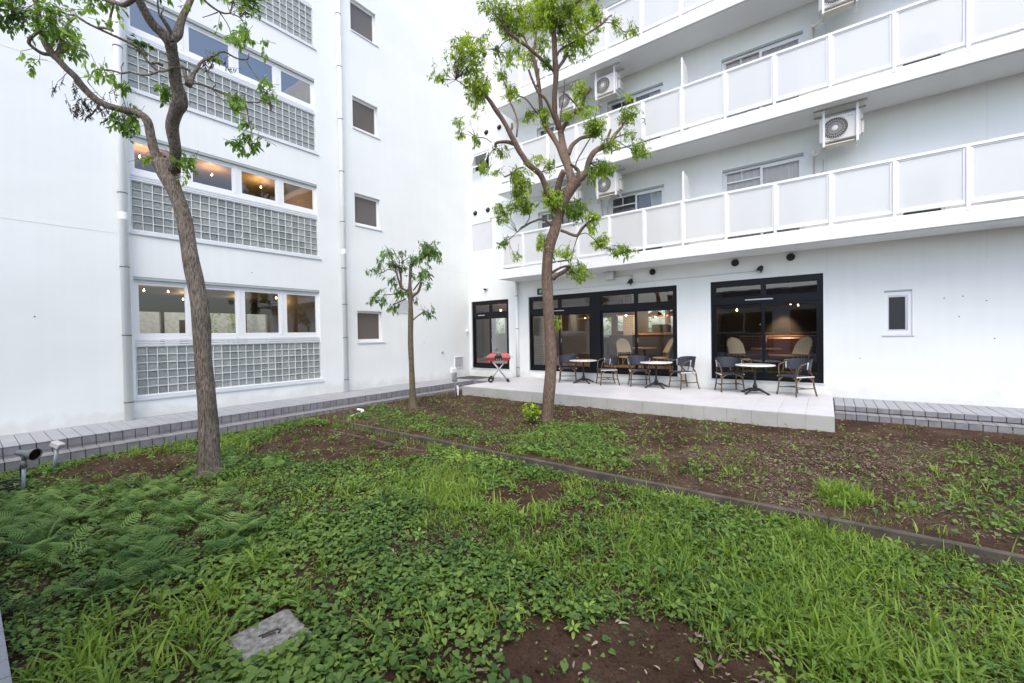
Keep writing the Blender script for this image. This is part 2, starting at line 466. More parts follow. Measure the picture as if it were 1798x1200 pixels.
def weave(name, a, b_, scale):
    m = bpy.data.materials.new(name); m.use_nodes = True
    nt = m.node_tree; b = nt.nodes['Principled BSDF']
    tc = nt.nodes.new('ShaderNodeTexCoord')
    ck = nt.nodes.new('ShaderNodeTexChecker'); ck.inputs['Scale'].default_value = scale
    ck.inputs['Color1'].default_value = (*a, 1); ck.inputs['Color2'].default_value = (*b_, 1)
    mp = nt.nodes.new('ShaderNodeMapping'); mp.inputs['Rotation'].default_value = (0.0, 0.78, 0.78)
    nt.links.new(tc.outputs['Object'], mp.inputs[0]); nt.links.new(mp.outputs[0], ck.inputs['Vector'])
    nt.links.new(ck.outputs[0], b.inputs['Base Color'])
    bp = nt.nodes.new('ShaderNodeBump'); bp.inputs['Strength'].default_value = 0.5; bp.inputs['Distance'].default_value = 0.004
    nt.links.new(ck.outputs['Fac'], bp.inputs['Height']); nt.links.new(bp.outputs[0], b.inputs['Normal'])
    b.inputs['Roughness'].default_value = 0.5
    return m
M['navy_weave'] = weave('navy_and_white_weave', (0.009, 0.012, 0.024), (0.048, 0.055, 0.08), 52)

def soil_mat():
    m = bpy.data.materials.new('brown_soil'); m.use_nodes = True
    nt = m.node_tree; b = nt.nodes['Principled BSDF']
    geo = nt.nodes.new('ShaderNodeNewGeometry')
    n = nt.nodes.new('ShaderNodeTexNoise'); n.inputs['Scale'].default_value = 1.3; n.inputs['Detail'].default_value = 8; n.inputs['Roughness'].default_value = 0.65
    n2 = nt.nodes.new('ShaderNodeTexNoise'); n2.inputs['Scale'].default_value = 55; n2.inputs['Detail'].default_value = 6; n2.inputs['Roughness'].default_value = 0.75
    for q in (n, n2): nt.links.new(geo.outputs['Position'], q.inputs['Vector'])
    r = nt.nodes.new('ShaderNodeValToRGB')
    e = r.color_ramp.elements
    e[0].position = 0.3; e[0].color = (0.042, 0.027, 0.019, 1)
    e[1].position = 0.72; e[1].color = (0.155, 0.112, 0.082, 1)
    k = e.new(0.5); k.color = (0.088, 0.054, 0.037, 1)
    nt.links.new(n.outputs['Fac'], r.inputs['Fac'])
    r2 = nt.nodes.new('ShaderNodeValToRGB')
    r2.color_ramp.elements[0].position = 0.3; r2.color_ramp.elements[0].color = (0.5, 0.5, 0.5, 1)
    r2.color_ramp.elements[1].position = 0.75; r2.color_ramp.elements[1].color = (1.5, 1.45, 1.4, 1)
    nt.links.new(n2.outputs['Fac'], r2.inputs['Fac'])
    mx = nt.nodes.new('ShaderNodeMix'); mx.data_type = 'RGBA'; mx.blend_type = 'MULTIPLY'; mx.inputs[0].default_value = 1
    nt.links.new(r.outputs[0], mx.inputs[6]); nt.links.new(r2.outputs[0], mx.inputs[7])
    nt.links.new(mx.outputs[2], b.inputs['Base Color'])
    b.inputs['Roughness'].default_value = 0.95; b.inputs['Specular IOR Level'].default_value = 0.1
    bp = nt.nodes.new('ShaderNodeBump'); bp.inputs['Strength'].default_value = 1.0; bp.inputs['Distance'].default_value = 0.03
    nt.links.new(n2.outputs['Fac'], bp.inputs['Height']); nt.links.new(bp.outputs[0], b.inputs['Normal'])
    return m
M['soil'] = soil_mat()

def glass_block_mat():
    m = mat('glass_block_glass', (0.80, 0.86, 0.84), 0.16, spec=0.6)
    nt = m.node_tree; b = nt.nodes['Principled BSDF']
    b.inputs['Transmission Weight'].default_value = 0.42
    b.inputs['IOR'].default_value = 1.35
    b.inputs['Roughness'].default_value = 0.2
    geo = nt.nodes.new('ShaderNodeNewGeometry')
    n = nt.nodes.new('ShaderNodeTexNoise'); n.inputs['Scale'].default_value = 30; n.inputs['Detail'].default_value = 2
    nt.links.new(geo.outputs['Position'], n.inputs['Vector'])
    bp = nt.nodes.new('ShaderNodeBump'); bp.inputs['Strength'].default_value = 0.9; bp.inputs['Distance'].default_value = 0.014
    nt.links.new(n.outputs['Fac'], bp.inputs['Height']); nt.links.new(bp.outputs[0], b.inputs['Normal'])
    oi = nt.nodes.new('ShaderNodeObjectInfo')
    r = nt.nodes.new('ShaderNodeValToRGB')
    r.color_ramp.elements[0].color = (0.42, 0.46, 0.45, 1); r.color_ramp.elements[1].color = (0.64, 0.68, 0.66, 1)
    nt.links.new(oi.outputs['Random'], r.inputs['Fac']); nt.links.new(r.outputs[0], b.inputs['Base Color'])
    return m
M['block'] = glass_block_mat()
M['fallen'] = mat('pale_dry_leaf', (0.30, 0.25, 0.20), 0.8, var=0.2, vscale=40)
M['fallen_red'] = mat('reddish_dry_leaf', (0.17, 0.06, 0.035), 0.8, var=0.2, vscale=30)
TREE_LARGE = ([[(4.092,-9.468,-0.4,0.1385),(4.087,-9.467,-0.199,0.119),(4.083,-9.462,0.21,0.1079),(4.061,-9.468,0.731,0.1049),(4.028,-9.483,1.252,0.0989),(4.012,-9.487,1.661,0.096),(3.972,-9.509,2.071,0.0928),(3.914,-9.545,2.444,0.0895),(3.862,-9.576,2.854,0.089),(3.816,-9.605,3.115,0.0885),(3.745,-9.653,3.362,0.0878),(3.669,-9.706,3.601,0.1055),(3.634,-9.729,3.751,0.1156)],[(3.741,-9.651,3.637,0.0728),(3.903,-9.676,3.842,0.0642),(4.043,-9.74,4.063,0.0646),(4.188,-9.739,4.191,0.066),(4.317,-9.726,4.277,0.0813),(4.384,-9.747,4.359,0.0669),(4.441,-9.792,4.451,0.0591),(4.572,-9.842,4.605,0.0532),(4.635,-9.872,4.679,0.0545),(4.703,-9.907,4.758,0.0618)],[(3.61,-9.748,3.699,0.0622),(3.594,-9.81,3.86,0.0542),(3.612,-9.85,4.045,0.0465),(3.632,-9.889,4.227,0.0436),(3.575,-9.975,4.311,0.0405),(3.482,-10.097,4.327,0.0373),(3.399,-10.208,4.357,0.0364),(3.344,-10.286,4.399,0.0358),(3.3,-10.358,4.473,0.0372),(3.269,-10.421,4.56,0.0387),(3.252,-10.465,4.641,0.0362),(3.214,-10.536,4.724,0.0356),(3.185,-10.596,4.807,0.037),(3.162,-10.644,4.867,0.0403),(3.15,-10.695,4.972,0.0359),(3.172,-10.729,5.116,0.0298),(3.214,-10.755,5.279,0.0257),(3.271,-10.773,5.449,0.0236),(3.347,-10.807,5.695,0.0195),(3.425,-10.844,5.94,0.0139)],[(4.703,-9.907,4.746,0.0536),(4.719,-9.98,4.798,0.0483),(4.729,-10.054,4.837,0.0451),(4.77,-10.127,4.908,0.042),(4.827,-10.191,4.983,0.039),(4.931,-10.275,5.095,0.0338),(5.097,-10.357,5.227,0.0271),(5.319,-10.432,5.358,0.0192)],[(4.708,-9.903,4.758,0.0454),(4.71,-9.835,4.87,0.0463),(4.67,-9.794,5.026,0.0384),(4.643,-9.758,5.15,0.0346),(4.606,-9.677,5.386,0.0332),(4.544,-9.597,5.681,0.0318),(4.447,-9.514,6.06,0.0281),(4.286,-9.404,6.65,0.0219)],[(4.692,-9.898,4.806,0.0289),(4.741,-9.919,4.86,0.0225),(4.769,-9.969,4.911,0.0201),(4.79,-10.012,4.949,0.0178)],[(4.785,-10.015,4.955,0.0099),(4.819,-10.031,5.027,0.0078),(4.882,-10.043,5.126,0.0077)],[(4.785,-10.001,4.946,0.0079),(4.775,-9.977,5.02,0.008),(4.764,-9.969,5.061,0.008)],[(3.14,-10.66,4.86,0.023),(3.131,-10.723,4.845,0.0207),(3.135,-10.785,4.87,0.0184),(3.148,-10.825,4.903,0.0182),(3.209,-10.815,4.94,0.0163),(3.322,-10.78,4.962,0.0163),(3.409,-10.752,4.971,0.0144)],[(3.162,-10.644,4.853,0.0231),(3.183,-10.589,4.907,0.0234),(3.205,-10.539,4.938,0.0197)],[(3.178,-10.603,4.902,0.0175),(3.126,-10.566,5.059,0.0158),(3.079,-10.524,5.22,0.016),(3.033,-10.476,5.393,0.0163),(3.025,-10.428,5.487,0.0166),(3.034,-10.389,5.499,0.0167),(3.041,-10.299,5.47,0.015),(3.068,-10.146,5.444,0.0156),(3.107,-9.971,5.412,0.0163),(3.133,-9.862,5.385,0.0168),(3.137,-9.811,5.349,0.017),(3.115,-9.767,5.274,0.0148),(3.115,-9.708,5.219,0.015),(3.123,-9.637,5.165,0.0152)],[(3.032,-10.399,5.509,0.0146),(3.01,-10.441,5.515,0.0124),(2.986,-10.487,5.506,0.0102)],[(3.054,-10.223,5.472,0.0131),(3.187,-10.165,5.431,0.0132),(3.285,-10.123,5.381,0.0132),(3.284,-10.144,5.414,0.0131),(3.338,-10.15,5.513,0.013),(3.428,-10.136,5.62,0.013),(3.535,-10.134,5.778,0.0128)],[(4.649,-9.709,4.55,0.0132),(4.614,-9.775,4.563,0.013),(4.568,-9.858,4.54,0.0127),(4.542,-9.915,4.484,0.0125),(4.512,-9.97,4.462,0.0124),(4.472,-10.052,4.4,0.0121),(4.438,-10.119,4.387,0.0099),(4.402,-10.193,4.39,0.0097),(4.372,-10.253,4.36,0.0096),(4.345,-10.313,4.366,0.0094),(4.319,-10.368,4.361,0.0093),(4.29,-10.43,4.348,0.0073),(4.275,-10.468,4.311,0.0072),(4.289,-10.485,4.244,0.0054),(4.29,-10.512,4.182,0.0053),(4.378,-10.488,4.089,0.0036),(4.463,-10.463,4.005,0.0035),(4.573,-10.426,3.923,0.0036)],[(4.372,-10.253,4.366,0.0058),(4.316,-10.246,4.454,0.0058),(4.295,-10.222,4.518,0.0058)],[(4.367,-10.257,4.354,0.0057),(4.308,-10.245,4.257,0.0039),(4.248,-10.227,4.149,0.0039),(4.215,-10.199,4.058,0.004)],[(4.529,-9.931,4.545,0.0167),(4.53,-9.987,4.542,0.0143),(4.528,-10.037,4.512,0.0121)],[(4.515,-9.692,4.437,0.0358),(4.479,-9.651,4.55,0.0272),(4.458,-9.621,4.627,0.0206),(4.443,-9.58,4.707,0.0185),(4.417,-9.542,4.805,0.0164),(4.414,-9.486,4.884,0.0167),(4.419,-9.426,4.94,0.0145),(4.423,-9.378,4.991,0.0122),(4.425,-9.328,5.052,0.0124),(4.437,-9.268,5.079,0.01),(4.443,-9.194,5.064,0.0102),(4.455,-9.12,5.061,0.0104),(4.471,-9.053,5.082,0.0106),(4.475,-9.019,5.119,0.008),(4.45,-9.001,5.191,0.008)],[(4.471,-9.053,5.082,0.0079),(4.603,-9.04,4.911,0.0052),(4.735,-9.022,4.76,0.0052),(4.823,-9.005,4.677,0.0052)],[(4.51,-9.679,4.458,0.0157),(4.517,-9.613,4.493,0.0114),(4.529,-9.501,4.5,0.0118),(4.539,-9.385,4.487,0.0121),(4.553,-9.272,4.475,0.01),(4.563,-9.187,4.459,0.0102),(4.581,-9.109,4.472,0.0104),(4.602,-9.023,4.495,0.0079),(4.618,-8.961,4.516,0.008),(4.626,-8.885,4.605,0.0054)],[(4.581,-9.109,4.465,0.0078),(4.666,-9.125,4.321,0.0077),(4.772,-9.15,4.134,0.0076),(4.871,-9.166,3.978,0.005),(4.923,-9.195,3.861,0.005)],[(4.542,-9.464,4.491,0.0071),(4.67,-9.43,4.364,0.0047),(4.794,-9.397,4.247,0.0047)],[(4.494,-9.691,4.472,0.0224),(4.438,-9.695,4.572,0.0202),(4.377,-9.698,4.688,0.0203),(4.33,-9.713,4.733,0.0158)],[(4.644,-9.585,5.504,0.0158),(4.657,-9.534,5.437,0.0138),(4.707,-9.435,5.373,0.0117),(4.746,-9.371,5.359,0.0095),(4.775,-9.327,5.372,0.0072),(4.827,-9.242,5.35,0.0073),(4.836,-9.203,5.292,0.0049),(4.835,-9.178,5.238,0.005)],[(4.709,-9.425,5.371,0.0071),(4.7,-9.363,5.316,0.0048),(4.685,-9.311,5.257,0.0049),(4.654,-9.277,5.193,0.0049)],[(4.698,-9.433,5.358,0.0071),(4.563,-9.472,5.364,0.0047),(4.445,-9.507,5.371,0.0047)],[(4.837,-10.225,4.974,0.022),(4.761,-10.246,4.952,0.022),(4.666,-10.278,4.943,0.022),(4.566,-10.313,4.988,0.022),(4.464,-10.348,5.039,0.022),(4.335,-10.392,5.111,0.0201),(4.161,-10.443,5.263,0.0165)],[(4.446,-9.45,4.798,0.0072),(4.471,-9.478,4.691,0.0071),(4.537,-9.471,4.6,0.0071),(4.62,-9.452,4.523,0.0071),(4.627,-9.492,4.434,0.007)],[(3.646,-9.719,3.817,0.0168),(3.579,-9.737,3.874,0.0192),(3.521,-9.759,3.875,0.0168)]],
[(2.874,-10.934,5.266,0.188,0.215,190,'d',3.214,-10.755,5.279),(3.458,-10.697,5.083,0.234,0.26,300,'g',3.183,-10.736,5.157),(2.982,-10.475,5.17,0.214,0.2,190,'g',3.114,-10.555,5.099),(3.573,-10.444,4.801,0.067,0.08,14,'g',3.205,-10.539,4.938),(3.102,-10.387,4.248,0.114,0.186,80,'x',3.333,-10.304,4.418),(3.216,-10.217,4.301,0.101,0.145,50,'x',3.399,-10.208,4.357),(3.393,-10.512,4.371,0.034,0.135,18,'x',3.269,-10.421,4.56),(3.383,-10.039,4.203,0.19,0.117,150,'g',3.528,-10.036,4.319),(4.365,-10.396,4.227,0.159,0.043,60,'l',4.311,-10.383,4.358),(4.264,-10.232,4.248,0.045,0.064,14,'g',4.293,-10.24,4.23),(4.975,-9.262,4.993,0.205,0.136,120,'l',4.835,-9.178,5.238),(4.784,-8.936,4.629,0.147,0.176,100,'l',4.626,-8.885,4.605),(4.636,-9.254,4.348,0.128,0.1,90,'l',4.563,-9.187,4.459),(4.715,-9.181,3.835,0.243,0.114,110,'g',4.923,-9.195,3.861),(4.805,-9.24,4.067,0.084,0.049,26,'l',4.772,-9.15,4.134),(4.337,-9.368,5.01,0.065,0.043,16,'l',4.421,-9.402,4.966),(4.304,-9.405,4.848,0.043,0.115,26,'x',4.452,-9.457,4.771),(4.103,-9.813,4.409,0.097,0.097,60,'g',4.398,-9.758,4.382),(3.995,-9.556,3.661,0.103,0.191,110,'l',3.781,-9.657,3.689),(3.536,-9.897,3.745,0.103,0.059,18,'l',3.598,-9.795,3.82),(4.925,-9.155,5.513,0.139,0.097,70,'g',4.827,-9.242,5.35),(3.049,-9.796,5.471,0.109,0.094,60,'d',3.135,-9.837,5.367),(3.466,-10.179,5.381,0.07,0.085,22,'l',3.311,-10.147,5.464),(2.907,-10.818,4.672,0.055,0.068,9,'g',3.132,-10.739,4.851),(2.918,-10.838,4.779,0.081,0.027,12,'l',3.135,-10.785,4.87),(4.259,-9.216,5.01,0.03,0.052,10,'x',4.441,-9.213,5.068),(4.842,-8.919,4.384,0.037,0.044,10,'x',4.624,-8.904,4.583),(3.365,-9.979,4.276,0.059,0.044,20,'d',3.552,-10.006,4.315),(4.189,-10.578,5.162,0.362,0.133,200,'g',4.161,-10.443,5.263),(4.918,-9.273,5.668,0.342,0.137,150,'g',4.775,-9.327,5.372),(4.952,-9.945,5.304,0.426,0.122,180,'g',4.882,-10.043,5.126),(2.883,-10.62,4.575,0.014,0.085,8,'x',3.224,-10.518,4.704),(3.193,-10.595,4.508,0.041,0.034,5,'x',3.233,-10.501,4.683),(3.275,-10.126,4.513,0.029,0.087,12,'x',3.42,-10.18,4.35),(3.049,-10.946,5.501,0.197,0.164,100,'g',3.29,-10.782,5.511)])  # first clump's dark tone paints in leaves seen against the light
TREE_MIDDLE = ([[(6.347,-4.77,-0.303,0.1325),(6.339,-4.773,-0.163,0.1178),(6.357,-4.753,0.157,0.1079),(6.385,-4.724,0.585,0.103),(6.396,-4.706,1.066,0.103),(6.38,-4.709,1.495,0.103),(6.365,-4.712,1.923,0.0981),(6.349,-4.716,2.298,0.0981),(6.342,-4.718,2.513,0.0932),(6.36,-4.697,2.833,0.0981),(6.395,-4.666,3.1,0.103),(6.465,-4.608,3.366,0.1078),(6.509,-4.571,3.579,0.1028),(6.561,-4.527,3.792,0.0978),(6.622,-4.478,3.973,0.0928),(6.717,-4.403,4.163,0.0975),(6.794,-4.342,4.29,0.1071)],[(6.794,-4.342,4.29,0.0667),(6.86,-4.237,4.369,0.058),(6.901,-4.151,4.481,0.0537),(6.905,-4.083,4.64,0.0495),(6.927,-4.0,4.803,0.0498),(6.968,-3.909,4.931,0.0499),(7.045,-3.79,5.027,0.0501),(7.11,-3.694,5.086,0.0502),(7.16,-3.618,5.143,0.0411),(7.19,-3.546,5.26,0.0367),(7.235,-3.453,5.393,0.0322),(7.297,-3.341,5.528,0.0277)],[(7.124,-3.673,5.111,0.0274),(7.12,-3.633,5.249,0.0275),(7.147,-3.552,5.438,0.023)],[(7.175,-3.569,5.222,0.0183),(7.25,-3.434,5.316,0.0138),(7.342,-3.28,5.391,0.0138),(7.489,-3.045,5.468,0.0093)],[(6.777,-4.356,4.248,0.0356),(6.828,-4.359,4.341,0.031),(6.855,-4.384,4.454,0.0308),(6.811,-4.456,4.517,0.0263),(6.766,-4.523,4.56,0.0219)],[(6.734,-4.39,4.184,0.0712),(6.657,-4.309,4.418,0.0812),(6.558,-4.235,4.671,0.0825),(6.453,-4.177,4.904,0.0883),(6.38,-4.109,5.126,0.0706),(6.321,-4.046,5.323,0.0618),(6.267,-3.994,5.494,0.0575)],[(6.267,-3.994,5.494,0.0431),(6.25,-4.051,5.615,0.0525),(6.228,-4.122,5.763,0.0523),(6.243,-4.163,5.91,0.052),(6.282,-4.22,6.151,0.0516),(6.338,-4.264,6.386,0.0557),(6.366,-4.306,6.553,0.0554),(6.388,-4.377,6.781,0.0503),(6.421,-4.446,7.021,0.0498),(6.443,-4.517,7.238,0.0404),(6.465,-4.587,7.45,0.0356),(6.487,-4.658,7.657,0.0309),(6.518,-4.758,7.939,0.0218)],[(6.427,-4.198,4.883,0.0558),(6.318,-4.181,5.141,0.047),(6.169,-4.187,5.407,0.0475),(6.036,-4.203,5.611,0.0431),(5.958,-4.181,5.839,0.0435),(5.886,-4.124,6.162,0.0439),(5.821,-4.058,6.505,0.0394),(5.756,-4.014,6.784,0.0398),(5.68,-3.977,7.067,0.0401),(5.607,-3.947,7.325,0.0303),(5.598,-3.837,7.687,0.0255),(5.586,-3.768,7.936,0.0205)],[(6.216,-4.103,5.695,0.0381),(6.199,-4.181,5.805,0.0332),(6.183,-4.259,5.912,0.0283),(6.143,-4.381,6.051,0.028),(6.078,-4.502,6.12,0.0232),(6.055,-4.603,6.246,0.023),(6.038,-4.692,6.362,0.0183),(6.034,-4.759,6.46,0.0182)],[(6.089,-4.556,6.211,0.0185),(6.084,-4.502,6.403,0.0186),(6.068,-4.453,6.609,0.014)],[(6.342,-4.309,6.518,0.037),(6.288,-4.387,6.587,0.0323),(6.219,-4.482,6.654,0.0322),(6.153,-4.579,6.74,0.032),(6.087,-4.674,6.815,0.0319),(6.022,-4.768,6.888,0.0318),(5.93,-4.896,6.965,0.0361),(5.865,-4.988,7.028,0.036),(5.808,-5.07,7.081,0.0358),(5.759,-5.16,7.189,0.0312)],[(6.022,-4.769,6.867,0.0182),(5.974,-4.733,7.014,0.0183),(5.886,-4.718,7.168,0.0184),(5.742,-4.743,7.239,0.0139)],[(6.384,-4.293,6.553,0.0369),(6.417,-4.193,6.688,0.0325),(6.444,-4.102,6.822,0.0327),(6.462,-4.016,6.971,0.0282)],[(6.285,-4.027,5.409,0.043),(6.347,-4.041,5.497,0.0379),(6.434,-4.053,5.601,0.0376),(6.515,-4.059,5.684,0.0373),(6.623,-4.048,5.742,0.037),(6.737,-4.027,5.768,0.0367),(6.798,-4.048,5.858,0.0319),(6.861,-4.073,5.955,0.0271),(6.949,-4.078,6.03,0.0268),(6.999,-4.082,6.074,0.0222)],[(6.728,-4.034,5.768,0.0183),(6.696,-4.089,5.832,0.0137),(6.644,-4.172,5.912,0.0137),(6.584,-4.264,5.991,0.0136),(6.523,-4.351,6.049,0.0136)],[(6.516,-4.13,4.925,0.0418),(6.538,-4.051,5.101,0.042),(6.585,-3.971,5.205,0.0374),(6.658,-3.867,5.3,0.0375),(6.756,-3.739,5.351,0.0376),(6.841,-3.631,5.377,0.0329),(6.903,-3.551,5.411,0.0235)],[(6.487,-4.505,7.299,0.0313),(6.582,-4.497,7.386,0.0311),(6.701,-4.469,7.431,0.0308),(6.819,-4.443,7.483,0.0306),(6.924,-4.419,7.52,0.026),(7.084,-4.39,7.602,0.0214)],[(6.423,-4.351,6.769,0.0229),(6.441,-4.248,6.924,0.0184),(6.528,-4.04,7.108,0.0186),(6.628,-3.82,7.286,0.0188),(6.729,-3.591,7.493,0.019),(6.84,-3.343,7.721,0.0192),(6.896,-3.214,7.851,0.0193),(6.937,-3.103,7.991,0.0146),(6.976,-3.018,8.069,0.0146)],[(6.483,-4.588,3.676,0.0626),(6.446,-4.685,3.852,0.0578),(6.423,-4.763,4.006,0.053),(6.41,-4.835,4.168,0.0527),(6.375,-4.931,4.336,0.0523),(6.308,-5.034,4.424,0.0521),(6.236,-5.144,4.511,0.0561),(6.201,-5.217,4.609,0.0515),(6.165,-5.287,4.697,0.0513),(6.126,-5.384,4.845,0.0467),(6.089,-5.481,4.991,0.0421),(6.065,-5.546,5.092,0.0377),(6.03,-5.627,5.2,0.0375),(5.984,-5.723,5.313,0.0372),(5.95,-5.803,5.417,0.0328),(5.894,-5.914,5.533,0.0244),(5.864,-5.98,5.609,0.0202),(5.829,-6.041,5.661,0.0161)],[(6.126,-5.368,4.801,0.0298),(5.996,-5.397,4.868,0.03),(5.867,-5.43,4.894,0.0259),(5.768,-5.455,4.893,0.026),(5.741,-5.439,4.834,0.0261)],[(6.178,-5.189,4.44,0.0173),(6.116,-5.297,4.392,0.0129),(6.066,-5.404,4.292,0.0128),(6.003,-5.524,4.211,0.0127)],[(6.168,-5.37,4.928,0.0169),(6.131,-5.277,5.206,0.0172),(6.058,-5.241,5.417,0.0173),(5.986,-5.227,5.57,0.0174),(5.932,-5.221,5.674,0.0131),(5.85,-5.176,5.93,0.0133),(5.763,-5.162,6.115,0.0134),(5.701,-5.148,6.261,0.009)],[(6.089,-5.481,4.991,0.0211),(6.109,-5.422,5.077,0.0212),(6.091,-5.395,5.173,0.017)],[(6.551,-4.65,4.008,0.0618),(6.625,-4.709,4.143,0.061),(6.702,-4.755,4.257,0.056),(6.79,-4.783,4.35,0.0554)],[(6.559,-4.537,3.364,0.0313),(6.656,-4.516,3.32,0.0266),(6.753,-4.497,3.266,0.0264),(6.859,-4.473,3.233,0.0262),(6.917,-4.47,3.287,0.0261),(6.965,-4.471,3.341,0.026),(7.065,-4.463,3.42,0.0214),(7.161,-4.448,3.468,0.0213),(7.223,-4.436,3.49,0.0169)],[(6.879,-4.468,3.231,0.0131),(6.816,-4.463,3.094,0.0088),(6.746,-4.45,2.915,0.0089),(6.684,-4.432,2.733,0.0089)],[(6.909,-4.456,3.249,0.0087),(6.981,-4.322,3.283,0.0088),(7.063,-4.137,3.175,0.0088),(7.146,-3.945,3.044,0.0089)],[(6.427,-4.655,2.457,0.0448),(6.515,-4.635,2.515,0.04),(6.612,-4.611,2.56,0.0398),(6.688,-4.594,2.607,0.0352),(6.755,-4.583,2.664,0.0306)],[(6.41,-4.665,2.565,0.0269),(6.481,-4.658,2.601,0.0267),(6.585,-4.645,2.644,0.0221),(6.686,-4.63,2.666,0.0219),(6.762,-4.618,2.659,0.0218)],[(6.431,-4.632,3.442,0.0224),(6.38,-4.749,3.522,0.0178),(6.324,-4.856,3.552,0.0177),(6.267,-4.962,3.509,0.0176),(6.213,-5.069,3.455,0.0175),(6.172,-5.158,3.393,0.0174),(6.141,-5.222,3.354,0.0216),(6.107,-5.318,3.26,0.0086),(6.052,-5.469,3.12,0.0085)],[(6.168,-5.171,3.391,0.0087),(6.255,-5.166,3.489,0.0086),(6.29,-5.178,3.562,0.0086),(6.253,-5.249,3.614,0.0085)],[(5.878,-5.926,5.504,0.0122),(5.824,-6.012,5.485,0.0081),(5.767,-6.118,5.534,0.008),(5.706,-6.245,5.612,0.0079),(5.652,-6.35,5.658,0.0078)],[(5.694,-5.51,4.915,0.0087),(5.595,-5.519,5.003,0.0087),(5.501,-5.535,5.045,0.0088),(5.383,-5.559,5.071,0.0088)],[(5.921,-4.209,5.828,0.0145),(5.85,-4.347,5.966,0.0144),(5.786,-4.472,6.092,0.0143),(5.713,-4.583,6.136,0.0142),(5.639,-4.693,6.069,0.0094)],[(6.098,-4.198,5.514,0.0191),(6.07,-4.3,5.619,0.0142),(6.044,-4.401,5.721,0.0141)],[(6.276,-4.01,5.463,0.0144),(6.333,-4.076,5.804,0.0142),(6.421,-4.107,6.096,0.0094),(6.481,-4.158,6.383,0.0093)],[(6.816,-4.423,4.452,0.0176),(6.859,-4.454,4.589,0.0131),(6.955,-4.454,4.719,0.013),(7.093,-4.448,4.889,0.0128),(7.182,-4.442,4.988,0.0085)],[(7.197,-3.566,5.173,0.0137),(7.282,-3.544,5.178,0.0091),(7.454,-3.516,5.028,0.009),(7.579,-3.49,4.959,0.0089)],[(5.814,-4.731,7.171,0.0093),(5.743,-4.858,7.11,0.0092),(5.66,-5.022,6.981,0.0091),(5.615,-5.161,6.787,0.009)],[(6.887,-3.222,7.839,0.0097),(7.084,-3.161,7.761,0.0095),(7.274,-3.127,7.534,0.0094),(7.412,-3.086,7.519,0.0093)]],
